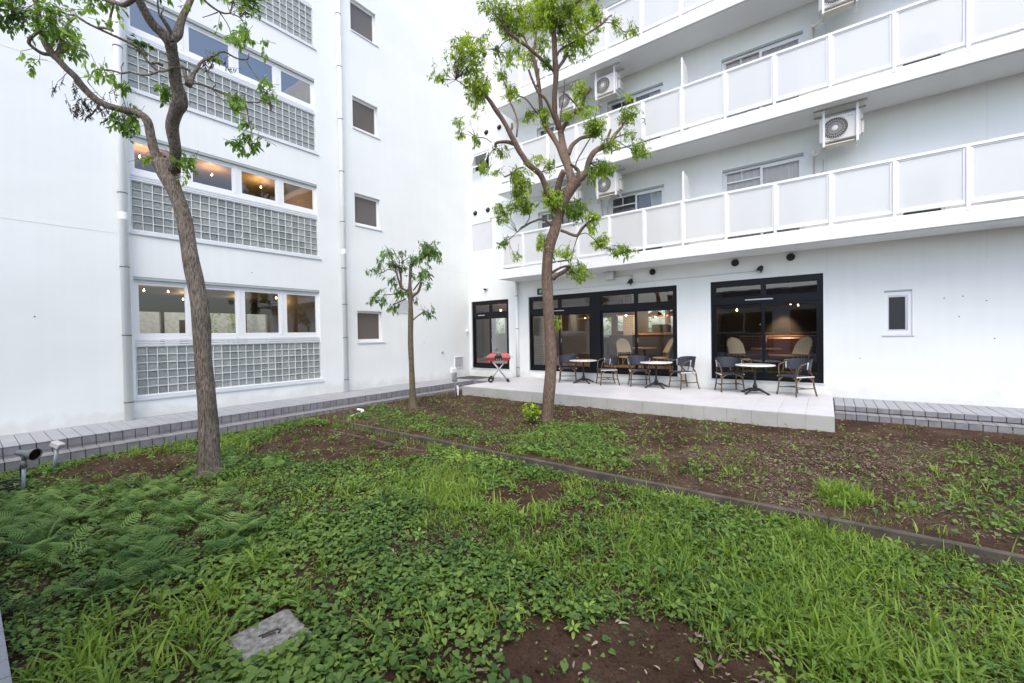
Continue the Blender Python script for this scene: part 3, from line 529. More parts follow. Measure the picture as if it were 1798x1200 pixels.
[(5.79,-6.183,6.107,0.36,0.322,430,'g',5.652,-6.35,5.658),(5.19,-5.389,6.931,0.325,0.216,120,'l',5.615,-5.161,6.787),(5.769,-5.944,5.689,0.293,0.293,300,'l',5.846,-6.011,5.635),(5.444,-6.562,5.682,0.14,0.094,55,'g',5.652,-6.35,5.658),(5.793,-5.872,5.539,0.216,0.177,120,'l',5.865,-5.948,5.499),(5.553,-5.069,6.732,0.087,0.152,30,'g',5.615,-5.161,6.787),(5.606,-5.196,7.596,0.32,0.235,260,'g',5.759,-5.16,7.189),(5.796,-4.922,7.33,0.346,0.281,420,'g',5.783,-5.115,7.135),(5.393,-3.733,8.349,0.348,0.323,380,'l',5.586,-3.768,7.936),(6.395,-4.655,7.495,0.255,0.234,320,'l',6.47,-4.605,7.502),(6.311,-4.626,7.309,0.3,0.257,330,'l',6.448,-4.534,7.291),(6.717,-4.582,7.416,0.251,0.209,260,'g',6.701,-4.469,7.431),(5.75,-4.935,6.667,0.098,0.239,60,'l',5.615,-5.161,6.787),(5.435,-3.932,7.344,0.268,0.171,150,'l',5.625,-3.955,7.261),(5.74,-3.769,7.567,0.17,0.194,110,'g',5.6,-3.865,7.596),(5.649,-5.115,6.297,0.097,0.194,60,'g',5.701,-5.148,6.261),(5.873,-5.102,5.903,0.17,0.212,120,'l',5.871,-5.187,5.866),(5.735,-4.305,5.826,0.162,0.104,70,'g',5.885,-4.278,5.897),(6.065,-4.244,5.767,0.137,0.296,170,'l',5.977,-4.186,5.781),(5.048,-5.699,5.425,0.106,0.074,34,'g',5.383,-5.559,5.071),(5.318,-5.571,5.442,0.063,0.074,14,'l',5.383,-5.559,5.071),(5.113,-5.698,5.174,0.106,0.074,34,'g',5.383,-5.559,5.071),(5.424,-5.577,4.949,0.126,0.084,36,'g',5.413,-5.553,5.065),(6.834,-4.326,7.244,0.319,0.319,430,'l',6.701,-4.469,7.431),(6.696,-3.299,8.057,0.213,0.26,230,'g',6.868,-3.279,7.786),(6.508,-4.002,7.17,0.315,0.225,260,'l',6.528,-4.04,7.108),(6.669,-3.707,7.205,0.252,0.206,180,'g',6.628,-3.82,7.286),(6.644,-4.077,6.776,0.089,0.1,26,'g',6.457,-4.037,6.934),(6.887,-3.563,7.28,0.057,0.08,12,'g',6.756,-3.529,7.549),(7.146,-3.163,7.732,0.116,0.209,60,'g',7.131,-3.152,7.704),(7.433,-3.013,7.573,0.104,0.127,45,'g',7.412,-3.086,7.519),(7.338,-3.203,7.372,0.069,0.057,12,'g',7.309,-3.117,7.53),(6.731,-4.099,6.099,0.198,0.264,160,'l',6.861,-4.073,5.955),(7.411,-3.201,5.807,0.228,0.228,190,'g',7.297,-3.341,5.528),(7.452,-3.385,6.106,0.067,0.078,18,'l',7.297,-3.341,5.528),(7.203,-4.434,5.168,0.205,0.205,290,'g',7.182,-4.442,4.988),(6.878,-4.043,5.692,0.219,0.131,90,'l',6.752,-4.032,5.79),(6.545,-4.205,5.648,0.132,0.11,80,'l',6.515,-4.059,5.684),(7.214,-3.717,5.059,0.265,0.154,110,'g',7.16,-3.618,5.143),(7.184,-3.928,4.531,0.303,0.152,260,'g',6.911,-4.062,4.681),(7.039,-4.17,4.367,0.15,0.128,80,'g',6.901,-4.151,4.481),(7.726,-3.496,4.883,0.195,0.195,190,'g',7.579,-3.49,4.959),(7.449,-3.346,5.29,0.135,0.112,50,'g',7.378,-3.222,5.41),(6.209,-5.314,4.082,0.203,0.344,420,'g',6.066,-5.404,4.292),(6.291,-5.264,3.725,0.182,0.142,150,'g',6.253,-5.249,3.614),(5.834,-5.474,3.613,0.113,0.226,110,'g',6.107,-5.318,3.26),(6.034,-5.378,3.729,0.143,0.123,70,'g',6.253,-5.249,3.614),(6.528,-4.737,3.907,0.21,0.231,260,'l',6.44,-4.705,3.891),(6.339,-4.705,4.113,0.107,0.214,60,'l',6.416,-4.799,4.087),(6.863,-4.489,3.711,0.21,0.231,260,'d',6.591,-4.503,3.883),(7.211,-4.48,3.544,0.153,0.092,85,'l',7.223,-4.436,3.49),(7.174,-4.48,3.305,0.082,0.164,70,'l',7.089,-4.459,3.432),(7.146,-4.043,3.147,0.194,0.151,130,'l',7.104,-4.041,3.11),(7.469,-3.848,2.95,0.214,0.129,130,'g',7.146,-3.945,3.044),(6.196,-4.69,3.179,0.108,0.217,110,'l',6.395,-4.666,3.1),(6.398,-4.713,3.007,0.096,0.096,45,'y',6.387,-4.674,3.033),(6.237,-5.51,2.769,0.079,0.05,24,'g',6.052,-5.469,3.12),(5.909,-5.535,3.049,0.091,0.071,36,'d',6.052,-5.469,3.12),(6.696,-4.64,2.904,0.126,0.126,90,'l',6.746,-4.45,2.915),(6.899,-4.461,2.537,0.19,0.211,220,'g',6.755,-4.583,2.664),(6.497,-4.653,2.929,0.053,0.128,25,'l',6.378,-4.682,2.967),(6.347,-4.68,2.698,0.075,0.097,34,'y',6.351,-4.708,2.673),(6.439,-4.491,1.624,0.065,0.142,34,'l',6.376,-4.71,1.602),(5.486,-5.517,4.525,0.105,0.168,60,'g',5.741,-5.439,4.834),(5.874,-5.649,4.316,0.07,0.06,22,'g',6.003,-5.524,4.211),(5.807,-5.273,4.779,0.147,0.094,55,'g',5.741,-5.439,4.834),(6.486,-4.791,4.475,0.126,0.126,55,'g',6.375,-4.931,4.336),(6.401,-5.038,4.624,0.144,0.092,40,'l',6.272,-5.089,4.468),(5.925,-5.024,6.708,0.212,0.127,60,'g',5.953,-4.864,6.946),(6.822,-3.362,7.614,0.093,0.093,26,'g',6.812,-3.405,7.664),(6.314,-4.716,2.462,0.043,0.086,14,'l',6.344,-4.717,2.459),(6.228,-4.771,7.976,0.637,0.255,350,'g',6.51,-4.733,7.869),(6.936,-4.32,7.856,0.421,0.232,220,'g',7.084,-4.39,7.602),(6.537,-4.382,7.219,0.13,0.151,100,'d',6.437,-4.499,7.184),(6.273,-4.486,6.63,0.109,0.131,80,'d',6.236,-4.458,6.638)])
TREE_SMALL = ([[(2.747,-4.972,-0.311,0.1023),(2.737,-4.975,-0.109,0.0842),(2.718,-4.977,0.496,0.0661),(2.7,-4.975,1.302,0.0601),(2.702,-4.962,1.84,0.0601),(2.703,-4.955,2.175,0.0541),(2.694,-4.956,2.444,0.054),(2.695,-4.95,2.713,0.036),(2.707,-4.936,2.981,0.036),(2.707,-4.934,3.075,0.036)],[(2.683,-4.965,2.445,0.0329),(2.631,-5.038,2.51,0.0273),(2.572,-5.121,2.575,0.0271),(2.567,-5.179,2.743,0.0215),(2.565,-5.222,2.872,0.0214),(2.571,-5.241,2.948,0.0214)],[(2.572,-5.121,2.575,0.0271),(2.504,-5.062,2.787,0.0219),(2.448,-5.031,2.931,0.0275),(2.429,-5.015,2.988,0.0275)],[(2.726,-4.934,2.35,0.0329),(2.814,-4.905,2.412,0.0274),(2.888,-4.88,2.462,0.0274),(2.964,-4.873,2.59,0.0273),(3.008,-4.874,2.678,0.0272)],[(2.758,-4.907,2.51,0.0165),(2.878,-4.902,2.608,0.0164),(2.996,-4.898,2.704,0.0163),(3.082,-4.902,2.788,0.0108)],[(2.723,-4.947,1.785,0.0219),(2.762,-4.858,1.867,0.0166),(2.809,-4.757,1.948,0.0167),(2.859,-4.658,2.017,0.0168)],[(2.618,-5.016,2.312,0.0164),(2.485,-5.061,2.264,0.011),(2.365,-5.102,2.215,0.011),(2.276,-5.133,2.191,0.011)],[(2.641,-5.014,2.458,0.0164),(2.56,-5.148,2.467,0.0162),(2.483,-5.284,2.411,0.0107),(2.38,-5.461,2.393,0.0106)],[(2.567,-5.239,2.923,0.0161),(2.535,-5.341,2.967,0.0106),(2.498,-5.439,2.96,0.0105),(2.471,-5.544,2.886,0.0104),(2.446,-5.619,2.855,0.0103)],[(2.48,-5.007,2.93,0.011),(2.534,-5.045,3.122,0.0109),(2.589,-5.083,3.311,0.0109),(2.615,-5.116,3.435,0.0081)],[(2.527,-5.07,3.16,0.0109),(2.656,-5.039,3.228,0.0082),(2.751,-5.015,3.273,0.0081)],[(2.567,-5.238,2.936,0.0161),(2.494,-5.244,3.035,0.0107),(2.434,-5.227,3.177,0.0108),(2.326,-5.238,3.322,0.0108)],[(2.718,-4.926,3.048,0.0165),(2.865,-4.909,3.194,0.0109),(3.03,-4.877,3.31,0.0109),(3.216,-4.832,3.397,0.0108)]],
[(3.317,-4.837,3.383,0.235,0.235,170,'g',3.216,-4.832,3.397),(3.103,-4.856,3.251,0.211,0.185,90,'g',3.077,-4.866,3.332),(3.21,-4.975,3.57,0.078,0.117,25,'g',3.216,-4.832,3.397),(2.819,-4.92,3.278,0.12,0.107,45,'g',2.906,-4.901,3.223),(3.159,-4.863,2.902,0.197,0.105,80,'g',3.082,-4.902,2.788),(3.182,-4.822,2.615,0.119,0.079,32,'g',3.008,-4.874,2.678),(2.893,-4.528,1.965,0.138,0.124,42,'g',2.859,-4.658,2.017),(2.212,-5.199,3.41,0.19,0.095,65,'g',2.326,-5.238,3.322),(2.289,-5.45,3.231,0.04,0.066,8,'d',2.326,-5.238,3.322),(2.383,-5.269,3.138,0.08,0.093,30,'g',2.449,-5.231,3.142),(2.413,-5.728,2.923,0.141,0.103,36,'g',2.446,-5.619,2.855),(2.312,-5.455,3.096,0.092,0.066,20,'g',2.484,-5.492,2.923),(2.369,-5.223,2.691,0.147,0.121,50,'g',2.567,-5.179,2.743),(2.215,-5.682,2.286,0.117,0.104,36,'d',2.38,-5.461,2.393),(2.293,-5.611,2.467,0.091,0.065,16,'g',2.38,-5.461,2.393),(2.446,-5.544,2.227,0.13,0.13,40,'d',2.38,-5.461,2.393),(2.132,-5.06,2.079,0.124,0.152,46,'g',2.276,-5.133,2.191),(2.621,-5.18,2.434,0.119,0.146,50,'g',2.56,-5.148,2.467),(2.668,-4.935,2.448,0.108,0.108,40,'g',2.694,-4.956,2.444),(2.613,-5.1,3.385,0.067,0.067,15,'g',2.602,-5.099,3.373),(2.548,-4.941,3.025,0.081,0.095,25,'g',2.507,-5.026,3.026),(2.746,-4.869,2.877,0.054,0.135,20,'g',2.701,-4.943,2.847),(2.524,-5.154,3.029,0.08,0.133,55,'x',2.531,-5.241,2.985),(2.901,-4.948,2.231,0.066,0.093,14,'x',2.701,-4.955,2.243),(2.693,-4.87,3.125,0.081,0.108,30,'x',2.755,-4.922,3.085),(3.48,-4.712,3.224,0.065,0.104,16,'g',3.216,-4.832,3.397)])
NEAR = {
 'soil_a': [(8.98,-9.66),(9.12,-9.41),(9.29,-9.23),(9.65,-8.99),(9.8,-8.91),(9.98,-8.76),(10.13,-8.91),(10.21,-9.27),(9.2,-10.0),(9.02,-9.8)],
 'soil_b': [(7.44,-7.92),(7.5,-7.41),(8.13,-7.14),(8.28,-7.54),(8.18,-8.04),(7.81,-8.22)],
 'soil_c': [(2.22,-10.84),(1.68,-10.11),(2.15,-9.39),(2.67,-9.24),(3.62,-9.57),(3.61,-10.09),(3.22,-10.55)],
 'soil_d': [(3.44,-8.73),(2.09,-7.82),(2.92,-6.39),(4.95,-6.24),(5.81,-7.16),(5.24,-7.94),(4.48,-8.54)],
 'fern': [(2.68,-11.39),(3.16,-10.64),(3.98,-9.84),(5.33,-9.57),(6.37,-9.81),(6.8,-10.18),(6.55,-10.54),(6.8,-10.69),(6.78,-11.04),(5.98,-11.42)],
 'grass_a': [(6.47,-8.38),(6.1,-6.97),(7.23,-6.22),(8.56,-6.5),(9.8,-6.5),(10.72,-6.77),(11.83,-6.72),(12.79,-6.68),(12.27,-7.78),(10.46,-9.09),(10.02,-8.6),(9.14,-8.96),(8.41,-8.63),(7.44,-8.92)],
 'grass_b': [(7.36,-11.29),(6.72,-10.96),(6.96,-10.58),(6.87,-10.13),(7.04,-9.58),(7.93,-9.73),(7.76,-10.45),(8.07,-10.78)],
 'lime': [(5.99,-7.21),(5.94,-6.42),(7.17,-6.65),(6.99,-7.24)],
}
FAR = {
 'green_c': [(6.16,-5.95),(6.33,-4.78),(7.32,-4.44),(8.39,-5.86),(8.62,-6.81),(8.03,-6.96),(7.02,-6.77)],
 'weeds_a': [(2.52,-6.54),(1.82,-5.35),(4.27,-5.44),(6.08,-6.0),(6.63,-6.68),(4.85,-6.8)],
 'weeds_b': [(8.73,-6.36),(9.09,-5.06),(9.78,-4.94),(10.0,-5.87),(9.7,-6.5)],
 'weeds_c': [(11.32,-4.75),(13.12,-1.23),(15.39,-1.22),(13.16,-5.92),(11.81,-6.59),(10.98,-6.31)],
 'chips': [(8.89,-5.19),(10.3,-3.27),(11.88,-3.05),(11.38,-5.88),(10.72,-6.91),(9.7,-6.5)],
 'tuft': [(10.46,-6.35),(10.65,-5.65),(10.84,-6.0),(10.77,-6.53),(10.52,-6.63)],
}

# ------------------------------------------------------------------ ground
def inside(px, py, poly):
    """vectorised point in polygon"""
    r = np.zeros(px.shape, bool)
    n = len(poly); j = n - 1
    for i in range(n):
        xi, yi = poly[i]; xj, yj = poly[j]
        if yi != yj:
            c = ((yi > py) != (yj > py)) & (px < (xj - xi) * (py - yi) / (yj - yi) + xi)
            r ^= c
        j = i
    return r

_ng = RNG.random((96, 96))
def vnoise(x, y, s):
    """cheap smooth value noise 0..1"""
    u = np.asarray(x) * s + 37.3; v = np.asarray(y) * s + 51.7
    iu = np.floor(u).astype(int); iv = np.floor(v).astype(int)
    fu = u - iu; fv = v - iv
    fu = fu * fu * (3 - 2 * fu); fv = fv * fv * (3 - 2 * fv)
    g = lambda a, b: _ng[a % 96, b % 96]
    return (g(iu, iv) * (1 - fu) + g(iu + 1, iv) * fu) * (1 - fv) + (g(iu, iv + 1) * (1 - fu) + g(iu + 1, iv + 1) * fu) * fv

KERB_Y = -6.80
def ground_z(x, y):
    x = np.asarray(x, float); y = np.asarray(y, float)
    near = -0.375 + 0.03 * (vnoise(x, y, 0.5) - 0.5) + 0.030 * np.exp(-((y - KERB_Y) / 0.55) ** 2)
    far = -0.268 + 0.03 * (vnoise(x, y, 0.6) - 0.5) + 0.022 * np.exp(-((y - KERB_Y) / 0.5) ** 2)
    t = np.clip((y - (KERB_Y - 0.02)) / 0.04, 0, 1)
    left = np.clip((2.75 - x) / 0.5, 0, 1)
    t2 = np.clip((y + 8.2) / 2.6, 0, 1)
    t = t * (1 - left) + t2 * left
    z = near * (1 - t) + far * t
    z = z + 0.016 * (vnoise(x, y, 5) - 0.5) + 0.010 * (vnoise(x, y, 16) - 0.5) + 0.006 * (vnoise(y, x, 37) - 0.5)
    # loose banks of soil against the terrace and the steps
    z = z + 0.035 * np.exp(-((y + 2.95) / 0.12) ** 2) * ((x > 2.2) & (x < 10.7)) * vnoise(x, y, 9)
    return z

def grid_mesh(name, xs, ys, zf, m):
    X, Y = np.meshgrid(xs, ys)
    Z = zf(X, Y)
    co = np.stack([X, Y, Z], -1).reshape(-1, 3)
    nx, ny = len(xs), len(ys)
    i, j = np.meshgrid(np.arange(nx - 1), np.arange(ny - 1))
    a = (j * nx + i).ravel()
    q = np.stack([a, a + 1, a + nx + 1, a + nx], -1)
    me = bpy.data.meshes.new(name)
    me.vertices.add(len(co)); me.vertices.foreach_set('co', co.ravel())
    me.loops.add(q.size); me.loops.foreach_set('vertex_index', q.ravel().astype(np.int32))
    me.polygons.add(len(q)); me.polygons.foreach_set('loop_start', np.arange(0, q.size, 4, dtype=np.int32))
    me.polygons.foreach_set('use_smooth', np.ones(len(q), bool))
    me.update(calc_edges=True); me.validate()
    me.materials.append(m)
    o = bpy.data.objects.new(name, me); col.objects.link(o)
    return o

xs = np.concatenate([np.linspace(1.2, 13.6, 420), np.linspace(13.7, 30, 40)])
ys = np.linspace(-11.4, -1.5, 340)
tag(grid_mesh('garden_soil', xs, ys, ground_z, M['soil']), kind='structure')
g = MB()
g.add([(-500, -500, -0.62), (500, -500, -0.62), (500, 500, -0.62), (-500, 500, -0.62)], [(0, 1, 2, 3)])
tag(g.build('ground', M['soil']), kind='structure')

# ------------------------------------------------------------------ tiled ledges along the walls
def tile_mesh(name, sx, sy, sz, m, b=0.004):
    return MB().bbox(0, sx, 0, sy, 0, sz, b).mesh(name, m)

TP = 0.158                                     # tile pitch
# the ledge along the plain wing
pav_l = tag(MB().box(0.004, 1.175, -16, 0.0, -0.62, -0.068).box(1.175, 1.455, -16, -1.2, -0.62, -0.236).build('ledge_pavement', M['joint']), kind='structure')
n_l = 66
top_me = tile_mesh('ledge_tile', 1.19, TP - 0.007, 0.016, M['tile_grey'])
half_me = tile_mesh('ledge_riser_tile', 0.014, TP - 0.010, 0.112, M['riser'])
sliv_me = tile_mesh('ledge_riser_strip', 0.014, TP - 0.010, 0.036, M['riser'])
tread_me = tile_mesh('step_tile', 0.285, TP - 0.007, 0.016, M['riser'])
low_me = tile_mesh('step_riser_tile', 0.014, TP - 0.010, 0.122, M['riser'])
for i in range(n_l):
    y = -11.52 + i * TP
    dz = random.uniform(-0.0012, 0.0012); dx = random.uniform(-0.0015, 0.0015)
    piece('tile', top_me, (0.004, y, -0.0675 + dz), pav_l)
    piece('riser_tile', half_me, (1.176 + dx, y, -0.182), pav_l)
    piece('step_tile', tread_me, (1.186, y, -0.2355 + dz), pav_l)
    piece('step_riser_tile', low_me, (1.456 + dx, y, -0.362), pav_l)
st = MB()
for i in range(n_l):
    y = -11.52 + i * TP
    st.box(1.1762, 1.189, y, y + TP - 0.01, -0.2185, -0.187)
st = st.build('riser_strip', M['riser'], pav_l); tag(st, kind='stuff')

# the ledge along the balcony wing, with the terrace standing in front of it
pav_r = tag(MB().box(1.2, 17, -1.175, 0.0, -0.62, -0.068).box(10.66, 17, -1.46, -1.175, -0.62, -0.176).box(1.46, 2.3, -1.46, -1.175, -0.62, -0.236).build('ledge_pavement', M['joint']), kind='structure')
topr_me = tile_mesh('ledge_tile_right', TP - 0.007, 1.19, 0.016, M['tile_grey'])
halfr_me = tile_mesh('ledge_riser_right', TP - 0.010, 0.014, 0.078, M['riser'])
treadr_me = tile_mesh('step_tile_right', TP - 0.007, 0.285, 0.016, M['riser'])
lowr_me = tile_mesh('step_riser_right', TP - 0.010, 0.014, 0.105, M['riser'])
slr = MB()
for i in range(34):
    x = 10.665 + i * TP
    dz = random.uniform(-0.0012, 0.0012); dy = random.uniform(-0.0015, 0.0015)
    piece('tile', topr_me, (x, -1.19, -0.0675 + dz), pav_r)
    piece('riser_tile', halfr_me, (x, -1.190 + dy, -0.1465), pav_r)
    piece('step_tile', treadr_me, (x, -1.475, -0.1755 + dz), pav_r)
    piece('step_riser_tile', lowr_me, (x, -1.475 + dy, -0.285), pav_r)
for i in range(6):
    x = 1.21 + i * TP
    piece('tile', topr_me, (x, -1.19, -0.0675), pav_r)
    slr.box(x, x + TP - 0.01, -1.189, -1.176, -0.215, -0.07)
for i in range(6):
    x = 0.3 + i * TP
slr = slr.build('corner_riser', M['riser'], pav_r); tag(slr, kind='stuff')

# the ledge of the wing behind the camera, its corner shows at the bottom left
pav_n = tag(MB().box(1.48, 17, -12.5, -11.315, -0.62, -0.068).build('ledge_pavement', M['joint']), kind='structure')
for i in range(16):
    x = 5.9 + i * TP
    piece('tile', topr_me, (x, -12.49, -0.0675 + random.uniform(-0.001, 0.001)), pav_n)
fr = MB()
for i in range(60):
    fr.box(3.0 + i * TP, 3.0 + (i + 1) * TP - 0.009, -11.314, -11.302, -0.4, -0.072)
tag(fr.build('front_tile', M['riser'], pav_n), kind='stuff')

# ------------------------------------------------------------------ paved terrace
TX0, TX1, TY = 2.325, 10.641, -2.871
terr = tag(MB().box(TX0 + 0.012, TX1 - 0.012, TY + 0.012, -0.001, -0.62, -0.014).build('terrace', M['terrace_joint']), kind='structure')
TW = (TX1 - TX0) / 21
pv = MB().bbox(0, TW - 0.003, 0, 0.585, 0, 0.0135, 0.0015).mesh('terrace_paver', M['terrace_top'])
fp = MB().bbox(0, TW - 0.004, 0, 0.0115, 0, 0.42, 0.0015).mesh('terrace_front', M['terrace_face'])
for i in range(21):
    for j in range(4):
        off = 0.2 if i % 2 else 0.0
        piece('paver', pv, (TX0 + i * TW + 0.0015, TY + 0.004 + j * 0.588 + 0.0, -0.0136 + random.uniform(-0.0006, 0.0006)), terr)
    piece('front_panel', fp, (TX0 + i * TW + 0.002, TY, -0.4342), terr)
bk = MB()
for i in range(21):
    bk.box(TX0 + i * TW + 0.0015, TX0 + (i + 1) * TW - 0.0015, TY + 4 * 0.588 + 0.004, -0.004, -0.0136, 0.0)
tag(bk.build('back_paver', M['terrace_top'], terr), kind='stuff')
se = MB()
for x0, x1 in ((TX0, TX0 + 0.0115), (TX1 - 0.0115, TX1)):
    for j in range(7):
        se.box(x0, x1, TY + 0.013 + j * 0.408, TY + 0.013 + j * 0.408 + 0.404, -0.4342, -0.0142)
tag(se.build('side_panel', M['terrace_face'], terr), kind='stuff')

# ------------------------------------------------------------------ low concrete kerb that splits the garden bed
kb = MB()
rg = random.Random(4)
x = 2.55
kparts = []
while x < 15:
    L_ = 1.995
    kparts.append((x, x + L_)); x += L_ + 0.003
kerb = empty('garden_kerb', (2.55, KERB_Y, -0.4), 'long low dark concrete kerb crossing the garden bed behind the grass', 'kerb')
for a, b in kparts:
    dz = rg.uniform(-0.002, 0.002)
    MB().bbox(a, b, KERB_Y - 0.035 + rg.uniform(-.002, .002), KERB_Y + 0.018, -0.55, -0.243 + dz, 0.010).build('kerb_stone', M['kerb'], kerb)
edge = empty('garden_edging', (2.5, -7.12, -0.4), 'thin sunken concrete edging strip parallel to the kerb, left part of the bed', 'edging')
for a in np.arange(2.4, 5.6, 0.8):
    MB().bbox(a, a + 0.795, -7.16, -7.115, -0.55, -0.345 + rg.uniform(-.004, .004), 0.005).build('edging_strip', M['kerb'], edge)

# ------------------------------------------------------------------ walls with openings
def holed_wall(mb, plane, c0, c1, u0, u1, z0, z1, holes):
    """wall slab between c0 (front) and c1 (back) on axis `plane`, with rectangular openings (ua, ub, za, zb)"""
    us = sorted({u0, u1} | {h[0] for h in holes} | {h[1] for h in holes})
    zs = sorted({z0, z1} | {h[2] for h in holes} | {h[3] for h in holes})
    us = [u for u in us if u0 <= u <= u1]; zs = [z for z in zs if z0 <= z <= z1]
    def P(c, u, z): return (c, u, z) if plane == 'X' else (u, c, z)
    def solid(i, k):
        if i < 0 or k < 0 or i >= len(us) - 1 or k >= len(zs) - 1: return False
        um = (us[i] + us[i + 1]) / 2; zm = (zs[k] + zs[k + 1]) / 2
        return not any(h[0] < um < h[1] and h[2] < zm < h[3] for h in holes)
    idx = {}
    def V(c, i, k):
        key = (c, i, k)
        if key not in idx:
            idx[key] = len(mb.v); mb.v.append(P(c, us[i], zs[k]))
        return idx[key]
    for i in range(len(us) - 1):
        for k in range(len(zs) - 1):
            if not solid(i, k): continue
            for c in (c0, c1):
                mb.f.append((V(c, i, k), V(c, i + 1, k), V(c, i + 1, k + 1), V(c, i, k + 1))); mb.s.append(False)
            for di, dk, a, b in ((-1, 0, (i, k), (i, k + 1)), (1, 0, (i + 1, k), (i + 1, k + 1)), (0, -1, (i, k), (i + 1, k)), (0, 1, (i, k + 1), (i + 1, k + 1))):
                if not solid(i + di, k + dk):
                    mb.f.append((V(c0, *a), V(c0, *b), V(c1, *b), V(c1, *a))); mb.s.append(False)
    return mb

ROOF = 15.2
# ================================================================== plain wing on the left
wing_l = empty('apartment_building', (0, -6, -0.3), 'plain white wing with stacked glass block windows and two drainpipes', 'building')
WA, WB = -9.362, -5.706
SA, SB = -4.623, -3.799
# per storey: window top, joint between window and blocks, bottom of the blocks
ST = [(2.660, 1.307, 0.377), (5.397, 4.483, 3.556), (8.103, 7.186, 6.261), (10.82, 9.891, 8.964)]
SM = [2.173, 5.479, 8.181, 10.89]
holes = []
for t, m_, b in ST:
    holes.append((WA, WB, b - 0.005, t))
for t in SM:
    holes.append((SA, SB, t - 0.90, t))
lw = holed_wall(MB(), 'X', 0.0, -0.14, -16, 0.14, -0.62, ROOF, holes)
lw.build('wall', M['wall'], wing_l)
# body behind the wall
bh = [(-8.4, -3.9, 1.35, 2.42)]
bk = holed_wall(MB(), 'X', -6.7, -6.84, -16, 6.2, -0.62, ROOF, [(-8.4, -7.42, 1.2, 2.36), (-7.36, -6.7, 1.2, 2.36), (-6.45, -5.2, 1.2, 2.50), (-4.9, -4.2, 1.2, 2.62)])
bk.build('rear_wall', M['in_pale'], wing_l)
fl = MB()
fl.box(-6.7, -0.141, -16, -0.1, -0.3, -0.02)
fl.build('floor', M['floor_wood'], wing_l)
ce = MB()
ce.box(-6.7, -0.141, -16, -0.1, 2.78, 3.3)
ce.box(-6.7, -0.141, -16, -0.1, 5.66, 6.0)
ce.box(-6.7, -0.141, -16, -0.1, 8.32, 8.7)
ce.box(-6.7, -0.141, -16, -0.1, 11.0, 11.4)
ce.build('ceiling', M['ceil_dark'], wing_l)
pw = MB()
pw.box(-6.7, -0.141, -10.4, -10.3, -0.02, 11.0)
pw.box(-6.7, -2.4, -4.12, -4.02, -0.02, 11.0)
pw.box(-2.4, -0.141, -5.5, -5.42, -0.02, 11.0)
pw.box(-6.6, -6.5, -10.3, -5.5, 3.3, 11.0)
pw.box(-2.4, -2.32, -5.42, -4.02, -0.02, 11.0)
pw.build('partition', M['in_mid'], wing_l)
MB().box(-6.84, 0.0, -16, 0.14, ROOF, ROOF + 0.3).build('roof', M['slab'], wing_l)
# dark beam and door posts of the far side of the room
bm_ = MB(); bm_.box(-6.66, -6.55, -10.3, -4.12, 2.36, 2.78); bm_.box(-6.66, -6.55, -7.42, -7.36, -0.02, 2.36)
bm_.box(-6.66, -6.55, -6.95, -6.72, -0.02, 2.1)
bm_.build('interior_frame', M['in_dark'], wing_l)

